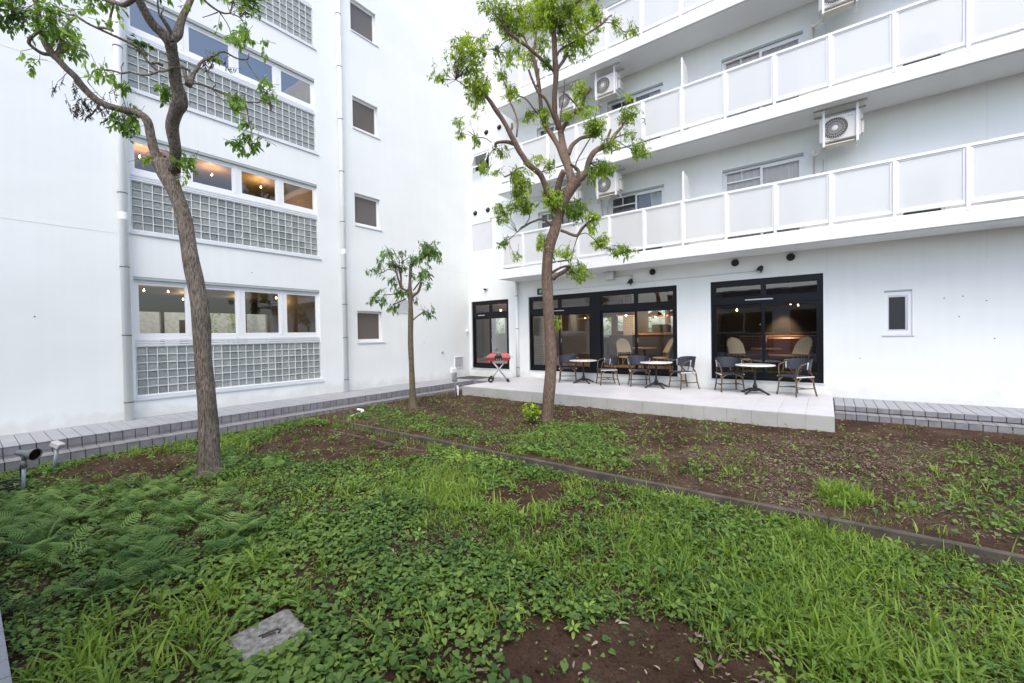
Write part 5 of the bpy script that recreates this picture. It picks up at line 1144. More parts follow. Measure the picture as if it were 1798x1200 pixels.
for x, z in ((8.778, 3.072), (9.902, 3.070), (6.775, 3.059)):
    MB().lathe([(0.082, -0.001), (0.086, -0.03), (0.07, -0.05), (0.055, -0.04), (0.0, -0.035)], (x, 0, z), 22, 'Y').build('vent_cap', M['black'], wing_r)
cd = MB()
cd.tube([(3.25, -0.012, 2.80), (5.0, -0.012, 2.80), (6.12, -0.012, 2.81), (7.6, -0.012, 2.815), (9.28, -0.012, 2.83)], 0.009, 6)
cd.tube([(5.70, -0.012, 3.04), (6.17, -0.012, 3.03), (6.20, -0.012, 3.0), (6.20, -0.012, 2.9)], 0.009, 6)
cd.build('conduit', M['sill'], wing_r)
drainpipe(wing_r, 2.23, -0.075, 0.052, -0.05, 3.19, [0.32, 1.62, 2.72], 'Y')
for x in (12.9, 4.9, 10.55):
    MB().box(x, x + .006, -0.002, -0.0004, 2.66, 15).build('control_joint', M['sill'], wing_r)
for xa, za in ((12.55, 1.62), (12.9, 1.9), (12.6, 2.0), (13.0, 1.2), (12.35, 1.98), (11.1, .8)):
    MB().lathe([(.010, -.0005), (.010, -.004), (0, -.005)], (xa, 0, za), 8, 'Y').build('wall_anchor', M['dark_metal'], wing_r)

# cafe fittings seen through the glass
ct = MB(); ct.box(3.9, 7.74, 3.6, 4.0, 0.226, 1.33); ct.build('counter_body', M['navy_wall'], wing_r)
MB().bbox(4.86, 7.74, 3.5, 4.05, 1.331, 1.40, .006).build('counter_top', M['wood'], wing_r)
cf = MB(); cf.bbox(5.5, 6.1, 3.7, 4.0, 1.41, 1.70, .02); cf.bbox(6.9, 7.3, 3.7, 4.0, 1.41, 1.66, .02); cf.build('coffee_machine', M['in_dark'], wing_r)
bq = MB(); bq.bbox(8.0, 10.85, 3.35, 3.68, 0.226, 1.20, .03); bq.bbox(8.0, 10.85, 2.95, 3.34, 0.226, 0.70, .04); bq.build('banquette', M['leather'], wing_r)
MB().bbox(8.3, 10.6, 3.62, 3.69, 1.22, 1.26, .004).build('back_shelf', M['wood'], wing_r)
bp_ = MB()
for i, x in enumerate((3.55, 4.0, 6.9)): bp_.bbox(x, x + .38, 3.3, 3.5, .226, 1.0, .02)
bp_.build('bar_stool_back', M['in_dark'], wing_r)
def pendant(x, y, z, r, e):
    m_ = MB(); m_.lathe([(0.03, .22 * r / .3), (r * .25, .20 * r / .3), (r * .7, .12 * r / .3), (r, 0), (r - .006, 0), (r * .68, .11 * r / .3), (0.02, .2 * r / .3)], (x, y, z), 24)
    m_.tube([(x, y, z + .2 * r / .3), (x, y, 2.8)], .006, 6)
    o = m_.build('pendant_lamp', M['copper'], wing_r)
    b = MB(); b.lathe([(0, -.03), (.04, -.01), (.045, .03), (0, .07)], (x, y, z + .02), 12); b.build('lamp_bulb', M['bulb'], o)
    ld = bpy.data.lights.new('lamp_light', 'POINT'); ld.energy = e; ld.color = (1, .66, .36); ld.shadow_soft_size = .06
    lo = bpy.data.objects.new('lamp_light', ld); col.objects.link(lo); lo.location = (x, y, z - .06)
pendant(4.98, 2.6, 2.02, .36, 30); pendant(5.30, 4.7, 2.02, .33, 16); pendant(6.05, 4.7, 2.02, .33, 12); pendant(3.2, 3.0, 2.0, .3, 4)
bulb(wing_r, -1.65, 3.2, 2.30, 9, 'globe', .12, drop=.12); bulb(wing_r, -1.05, 3.2, 2.30, 9, 'globe', .12, drop=.12)
bulb(wing_r, 9.72, 3.1, 2.18, 0.0, 'bulb', .03, drop=.5); bulb(wing_r, 9.9, 3.1, 2.12, 0.0, 'bulb', .018, drop=.5); bulb(wing_r, 8.35, 3.0, 2.05, 1.0, 'bulb', .025, drop=.5)
sp_ = bpy.data.lights.new('wall_wash', 'SPOT'); sp_.energy = 90; sp_.color = (1, .66, .36); sp_.spot_size = math.radians(62); sp_.spot_blend = .8; sp_.shadow_soft_size = .05
so = bpy.data.objects.new('wall_wash', sp_); col.objects.link(so); so.location = (9.55, 3.25, 2.3)
so.rotation_euler = Vector((0.05, -0.28, 1)).to_track_quat('Z', 'Y').to_euler()

# ================================================================== wing behind the camera (only mirrored in the cafe glass)
wing_n = empty('apartment_building', (8, -12.6, -0.3), 'low grey wing behind the viewer, mirrored dimly in the cafe doors', 'building')
oh = []
for x in (5.9, 9.1, 12.3):
    oh.append((x, x + 2.6, 0.35, 2.45))
holed_wall(MB(), 'Y', -12.5, -12.66, 3.4, 16, -0.62, 3.5, oh).build('wall', M['opp'], wing_n)
MB().box(3.4, 16, -16, -12.66, 3.2, 3.5).build('roof', M['opp'], wing_n)
MB().box(3.4, 16, -14.0, -13.9, -0.6, 3.2).build('inner_wall', M['in_dark'], wing_n)
for a, b, z0, z1 in oh:
    f = MB()
    for xx in (a, (a + b) / 2 - .04, b - .08): f.box(xx + .002, xx + .078, -12.57, -12.52, 1.35, z1 - .002)
    f.box(a + .08, b - .08, -12.568, -12.522, z1 - .08, z1 - .004); f.box(a + .002, b - .002, -12.57, -12.51, 1.28, 1.36)
    for i in range(17): f.box(a + i * (b - a) / 17 + .002, a + i * (b - a) / 17 + .02, -12.57, -12.515, .352, 1.28)
    for k in range(6): f.box(a + .002, b - .002, -12.569, -12.516, .36 + k * .155, .378 + k * .155)
    w = f.build('window_frame', M['alu'], wing_n)
    pane_quad(a + .08, b - .08, -12.545, 1.36, z1 - .08).build('pane', M['pane_dark'], w)
    MB().box(a + .003, b - .003, -12.60, -12.58, .353, 1.28).build('glass_block_panel', M['in_dark'], w)
cg = MB()
for i in range(157):
    x = 3.45 + i * 0.0797
    cg.add([(x, -12.499, 2.62), (x + .02, -12.45, 2.62), (x + .045, -12.45, 2.62), (x + .065, -12.499, 2.62), (x, -12.499, 3.45), (x + .02, -12.45, 3.45), (x + .045, -12.45, 3.45), (x + .065, -12.499, 3.45)],
           [(0, 1, 5, 4), (1, 2, 6, 5), (2, 3, 7, 6)])
tag(cg.build('corrugated_fascia', M['opp_metal'], wing_n), kind='stuff')

# garden wall beyond the plain wing, seen through its ground floor room
gw = empty('garden_wall', (-16, -6, -0.6), 'pale garden wall beyond the ground floor room, seen through its windows', 'wall')
MB().box(-16.15, -16, -26, 8, -0.6, 3.6).build('wall_face', M['stone'], gw)
MB().box(-16.2, -15.95, -26, 8, 3.602, 3.68).build('coping', M['slab'], gw)

# ================================================================== terrace furniture
def cat(pts, n=4):
    """Catmull-Rom through points (any dimension)"""
    P = [np.array(p, float) for p in pts]
    P = [2 * P[0] - P[1]] + P + [2 * P[-1] - P[-2]]
    out = []
    for i in range(1, len(P) - 2):
        for k in range(n):
            t = k / n
            a, b, c, d = P[i - 1], P[i], P[i + 1], P[i + 2]
            out.append(0.5 * (2 * b + (c - a) * t + (2 * a - 5 * b + 4 * c - d) * t * t + (3 * b - a - 3 * c + d) * t ** 3))
    out.append(P[-2])
    return out

def make_armchair():
    t = empty('terrace_chair', (0, 0, 0), '', 'chair', 'navy woven armchairs on the terrace')
    # seat: woven pad, slightly dished, white bound edge in front and at the sides
    bm = MB()
    n = 10; v = []; f = []
    for j in range(n + 1):
        for i in range(n + 1):
            u = i / n * 2 - 1; w = j / n * 2 - 1
            hw = 0.245 - 0.02 * (w + 1) / 2
            v.append((u * hw, w * 0.225 - 0.02, 0.425 - 0.018 * (1 - u * u) * (1 - w * w)))
    for j in range(n):
        for i in range(n):
            a = j * (n + 1) + i; f.append((a, a + 1, a + n + 2, a + n + 1))
    bm.add(v, f, True)
    bm.add([(-.245, -.245, .425), (.245, -.245, .425), (.225, .205, .425), (-.225, .205, .425), (-.245, -.245, .40), (.245, -.245, .40), (.225, .205, .40), (-.225, .205, .40)],
           [(0, 4, 5, 1), (1, 5, 6, 2), (2, 6, 7, 3), (3, 7, 4, 0), (4, 7, 6, 5)])
    seat = bm.build('seat', M['navy_weave'], t)
    for s in (-1, 1):
        bd = MB(); bd.tube([(s * .247, -.245, .412), (s * .238, -.02, .412), (s * .228, .205, .412)], .014, 8)
        bd.build('seat_binding', M['binding'], seat)
    # wrap-around low back
    def bk(a, z):
        k = (z - .50) / .28
        r = 1 + .10 * k
        return (.262 * r * math.sin(a), -.02 + .255 * r * math.cos(a) + .02 * k, z)
    bm = MB(); v = []; f = []; na = 18; nz = 5
    A = math.radians(88)
    for off in (0, .012):
        for j in range(nz + 1):
            for i in range(na + 1):
                a = -A + 2 * A * i / na
                lo = .545 + .03 * abs(a / A) ** 3; hi = .785 - .06 * abs(a / A) ** 4
                p = bk(a, lo + (hi - lo) * j / nz)
                v.append((p[0] * (1 - off / .26), p[1] - off * math.cos(a), p[2]))
    m_ = (na + 1) * (nz + 1)
    for o in (0, m_):
        for j in range(nz):
            for i in range(na):
                a = o + j * (na + 1) + i; f.append((a, a + 1, a + na + 2, a + na + 1))
    bm.add(v, f, True)
    back = bm.build('backrest', M['navy_weave'], t)
    for s in (-1, 1):
        bd = MB(); bd.tube([bk(s * A, z) for z in (.57, .62, .67, .725)], .011, 8)
        bd.build('back_binding', M['binding'], back)
    bd = MB(); bd.tube([bk(-A + 2 * A * i / 20, .787 - .06 * abs(-1 + 2 * i / 20) ** 4) for i in range(21)], .012, 8)
    bd.tube([bk(-A + 2 * A * i / 20, .543 + .03 * abs(-1 + 2 * i / 20) ** 3) for i in range(21)], .009, 8)
    bd.build('back_rail', M['black'], back)
    # rattan frame
    for s in (-1, 1):
        MB().tube(cat([(s * .225, -.225, .41), (s * .232, -.235, .2), (s * .250, -.262, 0.0)], 3), [.0155] * 7, 10).build('leg', M['rattan'], t)
        MB().tube(cat([(s * .255, .045, .60), (s * .232, .11, .50), (s * .215, .185, .41), (s * .222, .215, .2), (s * .240, .262, 0.0)], 3), [.0155] * 13, 10).build('leg', M['rattan'], t)
        MB().tube(cat([(s * .275, -.015, .705), (s * .280, -.09, .690), (s * .278, -.165, .660), (s * .262, -.205, .60), (s * .240, -.220, .50), (s * .232, -.225, .42)], 4), [.0145] * 21, 10).build('armrest', M['rattan'], t)
        MB().tube([(s * .237, -.242, .165), (s * .228, .225, .165)], .011, 8).build('stretcher', M['rattan'], t)
        MB().tube([(s * .10, .185, .43), (s * .10, .225, .56)], .010, 8).build('back_support', M['rattan'], t)
        br_ = MB(); br_.tube(cat([(s * .235, -.235, .30), (s * .19, -.228, .36), (s * .12, -.225, .40)], 3), [.007] * 7, 6)
        br_.tube(cat([(s * .232, -.215, .30), (s * .236, -.16, .36), (s * .235, -.10, .40)], 3), [.007] * 7, 6)
        br_.tube(cat([(s * .224, .195, .30), (s * .228, .13, .37), (s * .23, .07, .40)], 3), [.007] * 7, 6)
        br_.build('brace', M['honey'], t)
    MB().tube([(-.232, 0, .168), (.232, 0, .168)], .011, 8).build('stretcher', M['rattan'], t)
    return t
spots = [(4.40, -0.52, 0.50, 'navy woven terrace chair left of the farthest table, half hidden by the tree trunk'),
         (5.69, -0.59, -0.90, 'navy woven terrace chair right of the farthest table, seen from its side'),
         (6.53, -0.47, 0.50, 'navy woven terrace chair left of the middle round table'),
         (7.67, -0.44, -0.71, 'navy woven terrace chair right of the middle table, against white wall'),
         (8.69, -0.42, 0.47, 'navy woven terrace chair left of the nearest round table, turned to the garden'),
         (10.02, -0.48, -0.74, 'navy woven terrace chair right of the nearest table, by the terrace end')]
proto = make_armchair()
for i, (x, y, rz, lab) in enumerate(spots):
    o = proto if i == 0 else copy_tree(proto)
    o.location = (x, y, 0.0005); o.rotation_euler = (0, 0, rz); o['label'] = lab

def make_table():
    t = empty('bistro_table', (0, 0, 0), '', 'table', 'round bistro tables on the terrace')
    MB().lathe([(0.0, .655), (.385, .655), (.398, .650), (.402, .641), (.398, .632), (.385, .627), (0, .627)], n=48).build('tabletop', M['marble'], t)
    MB().lathe([(.10, .626), (.10, .616), (.024, .60), (.022, .42), (.022, .26), (.030, .235), (.026, .22), (.040, .19), (.052, .165), (.046, .14), (.030, .125), (.045, .105), (.060, .09), (.05, .06), (.0, .055)], n=20).build('column', M['black_iron'], t)
    for k in range(4):
        a = math.pi / 4 + k * math.pi / 2
        c, s = math.cos(a), math.sin(a)
        pts = cat([(.03, .10), (.11, .098), (.19, .070), (.26, .038), (.315, .022)], 3)
        l = MB(); l.tube([(r * c, r * s, z) for r, z in pts], [.030 - .014 * i / 12 for i in range(13)], 10)
        l.lathe([(.0, .0), (.03, .0), (.034, .012), (.022, .03), (0, .034)], (.31 * c, .31 * s, 0), 12)
        l.build('foot', M['black_iron'], t)
    return t
tproto = make_table()
for i, (x, y, rz, lab) in enumerate([(4.93, -0.55, 0.2, 'round white topped bistro table nearest the tree trunk, farthest away'),
                                     (7.03, -0.60, 0.12, 'round white topped bistro table in the middle of the terrace'),
                                     (9.25, -0.62, 0.3, 'round white topped bistro table nearest the viewer, before the right door')]):
    o = tproto if i == 0 else copy_tree(tproto)
    o.location = (x, y, 0.0005); o.rotation_euler = (0, 0, rz); o['label'] = lab

# cream rattan chairs and tables just inside the glass
def make_indoor():
    t = empty('rattan_chair', (0, 0, 0), '', 'chair', 'cream rattan chairs behind the cafe glass')
    s_ = MB(); s_.lathe([(0, .475), (.20, .48), (.225, .47), (.228, .45), (.20, .44), (0, .44)], (0, -.01, 0), 24).build('seat', M['cream'], t)
    bm = MB(); v = []; f = []; nu, nv = 10, 10
    for off in (0, .018):
        for j in range(nv + 1):
            for i in range(nu + 1):
                q = j / nv
                z = .60 + .42 * q
                hw = .215 * math.sqrt(max(0.0, 1 - max(0, (q - .42) / .585) ** 2.2))
                u = i / nu * 2 - 1
                y = .185 + .20 * q - .05 * u * u * (1 - .3 * q)
                v.append((u * hw, y - off * .9, z + off * .2))
    m_ = (nu + 1) * (nv + 1)
    for o in (0, m_):
        for j in range(nv):
            for i in range(nu):
                a = o + j * (nu + 1) + i; f.append((a, a + 1, a + nu + 2, a + nu + 1))
    bm.add(v, f, True); bm.build('backrest', M['cream'], t)
    rim = []
    for k in range(25):
        th = math.pi * k / 24
        u = -math.cos(th); zz = math.sin(th)
        q = .42 + .58 * zz if 0 < k < 24 else .42
        rim.append((u * .218, .18 + .20 * q - .04 * u * u, .60 + .42 * q))
    lo = [(-.205, .155, .44), (-.212, .155, .58)]; hi = [(.212, .155, .58), (.205, .155, .44)]
    MB().tube(lo + rim + hi, .013, 8).build('back_frame', M['honey'], t)
    MB().tube(cat([(-.09, .16, .46), (-.075, .17, .56), (0, .18, .60), (.075, .17, .56), (.09, .16, .46)], 4), .009, 8).build('back_arch', M['honey'], t)
    MB().tube([(0, .165, .46), (0, .18, .60)], .009, 8).build('back_arch', M['honey'], t)
    for sx in (-1, 1):
        MB().tube([(sx * .17, -.16, .45), (sx * .20, -.20, 0)], .014, 8).build('leg', M['honey'], t)
        MB().tube([(sx * .17, .15, .45), (sx * .19, .21, 0)], .014, 8).build('leg', M['honey'], t)
        MB().tube(cat([(sx * .185, -.18, .26), (sx * .12, -.17, .38), (sx * .03, -.165, .44)], 3), .008, 6).build('brace', M['honey'], t)
    MB().tube([(-.19, -.19, .15), (.19, -.19, .15)], .010, 8).build('stretcher', M['honey'], t)
    return t
ip = make_indoor()
for i, (x, y, rz, lab) in enumerate([(5.66, 0.85, 0.75, 'cream rattan chair behind the middle glass door, left of the small table'),
                                     (6.72, 0.80, -0.95, 'cream rattan chair behind the middle glass door, seen edge on at right'),
                                     (8.76, 0.80, 0.70, 'cream rattan chair behind the right glass door, left of the inner table'),
                                     (9.94, 0.80, -0.70, 'cream rattan chair behind the right glass door, right of the inner table')]):
    o = ip if i == 0 else copy_tree(ip)
    o.location = (x, y, 0.2255); o.rotation_euler = (0, 0, rz); o['label'] = lab
def make_itable():
    t = empty('indoor_table', (0, 0, 0), '', 'table', 'wooden tables behind the cafe glass')
    MB().lathe([(0, .745), (.34, .745), (.35, .735), (.35, .715), (.34, .705), (0, .705)], n=36).build('tabletop', M['wood'], t)
    MB().lathe([(.06, .704), (.04, .68), (.035, .08), (.05, .04), (.22, .02), (.23, 0), (0, 0)], n=20).build('column', M['black_iron'], t)
    return t
it = make_itable()
for i, (x, y, lab) in enumerate([(6.16, 1.05, 'wooden table between the cream chairs behind the middle glass door'), (9.30, 1.15, 'wooden table between the cream chairs behind the right glass door')]):
    o = it if i == 0 else copy_tree(it)
    o.location = (x, y, 0.2255); o['label'] = lab

# ------------------------------------------------------------------ red portable grill
gx, gy = 2.60, -1.55
gr = empty('portable_grill', (gx, gy, 0), 'red portable barbecue grill on a folding wheeled stand, terrace corner', 'grill')
ax = Vector((0.80, 0.60, 0)); ay = Vector((-0.60, 0.80, 0))
def G(a, b, z): p = Vector((gx, gy, 0)) + ax * a + ay * b; return (p.x, p.y, z)
def gbox(mb, a0, a1, b0, b1, z0, z1, ta=0, tb=0):
    v = [G(a0, b0, z0), G(a1, b0, z0), G(a1, b1, z0), G(a0, b1, z0), G(a0 + ta, b0 + tb, z1), G(a1 - ta, b0 + tb, z1), G(a1 - ta, b1 - tb, z1), G(a0 + ta, b1 - tb, z1)]
    return mb.add(v, [(0, 3, 2, 1), (4, 5, 6, 7), (0, 1, 5, 4), (1, 2, 6, 5), (2, 3, 7, 6), (3, 0, 4, 7)])
gbox(gbox(MB(), -.36, .36, -.21, .21, .70, .745, -.0, -.0), -.34, .34, -.20, .20, .655, .70, 0, 0).build('grill_body', M['red'], gr)
gbox(MB(), -.362, .362, -.214, .214, .747, .79).build('steel_band', M['steel'], gr)
gbox(gbox(MB(), -.34, .34, -.20, .20, .792, .855, .07, .05), -.27, .27, -.15, .15, .856, .875, .04, .03).build('lid', M['red'], gr)
gbox(gbox(MB(), -.09, .09, -.205, -.03, .80, .885, .02, .05), -.11, .11, -.235, -.214, .67, .79).build('control_panel', M['black'], gr)
h = MB(); h.tube([G(-.07, -.20, .87), G(-.07, -.235, .885), G(.07, -.235, .885), G(.07, -.20, .87)], .009, 8); h.build('lid_handle', M['steel'], gr)
for k in (-.06, 0, .06):
    m_ = MB(); m_.tube([G(k, -.236, .70), G(k, -.255, .70)], .017, 10); m_.build('knob', M['steel'], gr)
for sg in (-1, 1):
    MB().tube([G(sg * .40, -.16, .755), G(sg * .43, 0, .755), G(sg * .40, .16, .755)], .010, 8).build('side_handle', M['steel'], gr)
for b in (-.17, .17):
    MB().tube([G(-.20, b, .65), G(.24, b, .06)], .013, 8).build('stand_leg', M['steel'], gr)
    MB().tube([G(.22, b * .8, .65), G(-.24, b * .8, .09)], .013, 8).build('stand_leg', M['steel'], gr)
    w = MB(); c0 = G(-.24, b + .03 * (1 if b > 0 else -1), .085)
    p0 = Vector(c0) - ay * .02; p1 = Vector(c0) + ay * .02
    w.tube([tuple(p0), tuple(p1)], .085, 20)
    wo = w.build('wheel', M['rubber'], gr)
    MB().tube([tuple(p0 - ay * .003), tuple(p1 + ay * .003)], .028, 12).build('hub', M['steel'], wo)
    MB().tube([G(.235, b, .075), G(.30, b, .004)], [.022, .03], 8).build('rubber_foot', M['rubber'], gr)

# ------------------------------------------------------------------ air conditioner units hung under the balconies
def make_ac():
    t = empty('air_conditioner', (0, 0, 0), '', 'air conditioner', 'outdoor air conditioner units hung below the balconies')
    W, H, D_ = .66, .50, .27
    c = MB(); c.bbox(-W / 2, W / 2, -D_, 0, -H / 2, H / 2, .018)
    cas = c.build('casing', M['ac'], t)
    fx = -.075; R = .205
    f = MB(); f.lathe([(R + .014, -D_ - .001), (R + .014, -D_ - .010), (R, -D_ - .012), (R, -D_ - .002)], (fx, 0, 0), 36, 'Y', caps=False); f.build('fan_ring', M['ac'], t)
    MB().lathe([(R, -D_ - .0015), (0, -D_ - .0015)], (fx, 0, 0), 36, 'Y').build('fan_opening', M['ac_dark'], t)
    g = MB()
    for k in range(32):
        a = 2 * math.pi * k / 32
        g.tube([(fx + .05 * math.cos(a), -D_ - .012, .05 * math.sin(a)), (fx + R * math.cos(a + .18), -D_ - .010, R * math.sin(a + .18))], .0035, 4, caps=False)
    for r in (.10, .15):
        g.tube([(fx + r * math.cos(2 * math.pi * k / 28), -D_ - .012, r * math.sin(2 * math.pi * k / 28)) for k in range(29)], .003, 4, caps=False)
    g.build('fan_grille', M['ac'], t)
    MB().lathe([(.052, -D_ - .008), (.052, -D_ - .016), (.04, -D_ - .02), (0, -D_ - .021)], (fx, 0, 0), 20, 'Y').build('fan_hub', M['ac'], t)
    vc = MB(); vc.bbox(W / 2 + .001, W / 2 + .05, -.20, -.03, -.19, .05, .01); vc.bbox(W / 2 + .001, W / 2 + .035, -.2, -.06, .09, .19, .01); vc.build('valve_cover', M['ac'], t)
    for sx in (-1, 1):
        x = sx * (W / 2 - .075) + (.02 if sx > 0 else 0)
        h = MB()
        for y in (-D_ - .03, .03): h.box(x - .02, x + .02, y - .012, y + .012, -H / 2 - .10, H / 2 + .138)
        h.box(x - .018, x + .018, -D_ - .018, .018, -H / 2 - .045, -H / 2 - .005)
        h.build('hanger', M['alu_white'], t)
    r_ = MB()
    for y in (-D_ - .03, .03): r_.box(-W / 2 - .09, W / 2 + .09, y - .02, y + .02, H / 2 + .138, H / 2 + .16)
    r_.build('ceiling_rail', M['ac_pipe'], t)
    MB().box(-W / 2 + .1, W / 2 - .1, -D_ + .02, -.02, -H / 2 - .06, -H / 2 - .035).build('drain_tray', M['ac_pipe'], t)
    p = MB(); p.tube(cat([(W / 2 - .55, -.10, -H / 2 - .02), (-W / 2 - .02, -.05, -H / 2 - .12), (-W / 2 - .09, .02, -H / 2 - .10), (-W / 2 - .10, .10, -H / 2 + .0), (-W / 2 - .10, .36, -H / 2 + .06)], 4), .028, 10)
    p.build('pipe_sleeve', M['ac_pipe'], t)
    p = MB(); p.tube([(-W / 2 - .10, .30, -H / 2 + .02), (-W / 2 - .10, .38, -H / 2 - .25), (-W / 2 - .10, .38, -H / 2 - 1.0)], .016, 8); p.tube([(-W / 2 + .06, .38, -H / 2 - .12), (-W / 2 + .06, .38, -H / 2 - .36), (-W / 2 - .08, .38, -H / 2 - .46)], .009, 6)
    p.build('drain_hose', M['ac_pipe'], t)
    lg = MB()
    for k, w_ in enumerate((.012, .006, .014, .008)): lg.box(.13 + k * .024, .13 + k * .024 + w_, -D_ - .0015, -D_ - .0002, H / 2 - .075, H / 2 - .06)
    lg.build('maker_mark', M['dark_metal'], t)
    return t
ac = make_ac()
for i, (x, z, lab) in enumerate([(10.77, 5.48, 'air conditioner right of the first balcony window, complete and unobstructed'),
                                 (5.77, 5.48, 'air conditioner on the first balcony row close behind the tree branches'),
                                 (5.77, 8.176, 'air conditioner on the second row, right of the tree trunk, fan in view'),
                                 (4.56, 8.176, 'air conditioner on the second row, mostly hidden behind the tree trunk'),
                                 (10.77, 8.176, 'air conditioner cut by the upper picture edge, second row far right'),
                                 (4.56, 5.48, 'air conditioner on the first row, almost hidden behind the middle tree fork')]):
    o = ac if i == 0 else copy_tree(ac)
    o.location = (x, -0.40, z - .006); o['label'] = lab

# ------------------------------------------------------------------ small fittings on the cafe front
for i, (x, z, lab) in enumerate([(9.326, 2.86, 'small black wall spotlight above the right cafe door'), (6.199, 2.845, 'small black wall spotlight above the middle cafe door')]):
    t = empty('wall_spotlight', (x, 0, z), lab, 'wall light', 'black spotlights on the cafe front')
    MB().lathe([(.035, -.001), (.035, -.02), (0, -.021)], (x, 0, z), 16, 'Y').build('wall_mount', M['black'], t)
    MB().tube([(x, -.02, z), (x, -.055, z + .01)], .014, 8).build('bracket', M['black'], t)
    m_ = MB(); m_.tube([(x + .02, -.06, z + .06), (x - .01, -.085, z + .02), (x - .045, -.115, z - .065)], [.035, .058, .066], 14); m_.build('lamp_head', M['black'], t)
    MB().tube([(x - .0455, -.1155, z - .0665), (x - .047, -.117, z - .070)], [.054, .052], 14).build('lens', M['reflector'], t)
t = empty('junction_box', (5.575, 0, 3.05), 'square silver junction box under the balcony soffit above the middle door', 'electrical box')
MB().bbox(5.44, 5.70, -.14, -.001, 2.955, 3.175, .008).build('box_body', M['alu'], t)
MB().bbox(5.435, 5.705, -.150, -.141, 2.95, 3.18, .003).build('box_lid', M['alu'], t)
t = empty('exit_sign', (3.16, 0, 2.80), 'small dark green exit sign peeking out beside the tree trunk', 'sign')
MB().bbox(3.04, 3.30, -.05, -.001, 2.70, 2.90, .006).build('sign_case', M['black'], t)
MB().box(3.115, 3.24, -.0525, -.0505, 2.735, 2.865).build('sign_face', M['exit'], t)
rm = MB(); rm.lathe([(0, -.0535), (.012, -.0535)], (3.17, 0, 2.853), 10, 'Y')
rm.tube([(3.17, -.054, 2.835), (3.162, -.054, 2.795)], .009, 6); rm.tube([(3.162, -.054, 2.795), (3.185, -.054, 2.775), (3.178, -.054, 2.745)], .006, 6)
rm.tube([(3.162, -.054, 2.795), (3.145, -.054, 2.775), (3.125, -.054, 2.77)], .006, 6); rm.tube([(3.168, -.054, 2.83), (3.19, -.054, 2.81), (3.20, -.054, 2.825)], .005, 6); rm.tube([(3.168, -.054, 2.83), (3.148, -.054, 2.82), (3.14, -.054, 2.80)], .005, 6)
rm.box(3.21, 3.214, -.0535, -.0526, 2.75, 2.85); rm.box(3.21, 3.234, -.0535, -.0526, 2.85, 2.854); rm.box(3.23, 3.234, -.0535, -.0526, 2.75, 2.85)
rm.build('running_figure', M['alu_white'], t)
t = empty('dome_camera', (0.85, 0, 3.09), 'white dome camera with dark eye above the corner door', 'camera')
MB().lathe([(.075, -.001), (.075, -.05), (.06, -.06)], (.85, 0, 3.10), 18, 'Y').build('camera_base', M['pipe'], t)
m_ = MB(); m_.lathe([(.058, 0), (.055, -.03), (.035, -.055), (0, -.062)], (.85, -.075, 3.075), 18); m_.build('camera_dome', M['black'], t)
m_ = MB(); m_.lathe([(0, .05), (.045, .045), (.066, .02), (.068, 0), (.06, -.002)], (.85, -.075, 3.075), 18); m_.build('camera_shell', M['pipe'], t)

# ------------------------------------------------------------------ garden lamps and odds and ends
fx, fy = 2.855, -10.977
t = empty('garden_floodlight', (fx, fy, -.375), 'grey garden floodlight on a tilted post at the left edge of the bed', 'lamp')
MB().tube([(fx, fy, -.42), (fx + .012, fy + .016, -.06)], .018, 10).build('post', M['grey_pipe'], t)
MB().tube([(fx + .012, fy + .016, -.07), (fx + .015, fy + .018, .02)], .027, 10).build('clamp', M['lamp_grey'], t)
hd = MB(); d0 = Vector((fx - .06, fy - .025, .112)); dv = Vector((.79, .58, -.12)).normalized()
prof = [(0, .030), (.03, .034), (.09, .034), (.12, .042), (.16, .060), (.205, .070), (.22, .072)]
hd.tube([tuple(d0 + dv * a) for a, r in prof], [r for a, r in prof], 18, caps=False)
hd.tube([tuple(d0 + dv * -.001), tuple(d0 + dv * .002)], .03, 14)
hd.tube([(fx + .015, fy + .018, .02), tuple(d0 + dv * .07)], .022, 8)
hd.build('lamp_head', M['lamp_grey'], t)
rf = MB(); rf.tube([tuple(d0 + dv * a) for a in (.13, .16, .195, .217)], [.012, .042, .060, .066], 18, caps=False); rf.build('reflector', M['reflector'], t)
rf = MB(); rf.tube([tuple(d0 + dv * .212), tuple(d0 + dv * .214)], .066, 18); rf.build('front_glass', M['pane'], t)
rf = MB(); rf.tube(cat([(fx - .02, fy - .0, .0), (fx - .035, fy - .01, -.1), (fx - .02, fy, -.25), (fx - .05, fy + .02, -.36), (fx - .2, fy + .0, -.37)], 4), .008, 6); rf.build('cable', M['rubber'], t)
t = empty('cable_coil', (2.5, -11.15, -.37), 'loose black cable coil lying beside the floodlight foot', 'cable')
cc = MB(); pts = []
rg = random.Random(3)
for k in range(70):
    a = k * .42; pts.append((2.62 + (.20 + .05 * math.sin(k * .7)) * math.cos(a), -11.08 + (.12 + .03 * math.sin(k * 1.1)) * math.sin(a), -.36 + .0009 * k + .02 * abs(math.sin(k * .3))))
cc.tube(cat(pts, 2), .010, 6); cc.build('cable_loop', M['rubber'], t)
bx_, by_ = 1.93, -10.646
t = empty('outdoor_socket', (bx_, by_, -.375), 'beige outdoor socket box on a leaning grey pipe by the steps', 'socket')
MB().tube([(bx_, by_, -.42), (bx_ + .05, by_ + .042, -.05)], .021, 10).build('post', M['grey_pipe'], t)
m_ = MB(); m_.bbox(-.065, .065, -.045, .045, -.035, .035, .008)
m_.xf(Matrix.Translation((bx_ + .055, by_ + .045, .0)) @ Matrix.Rotation(.65, 4, 'Z') @ Matrix.Rotation(.45, 4, 'Y')); m_.build('box_body', M['box_grey'], t)
sx, sy = 2.305, -3.14
t = empty('spike_light', (sx, sy, -.27), 'small grey spike light aimed upward beside the terrace corner', 'lamp')
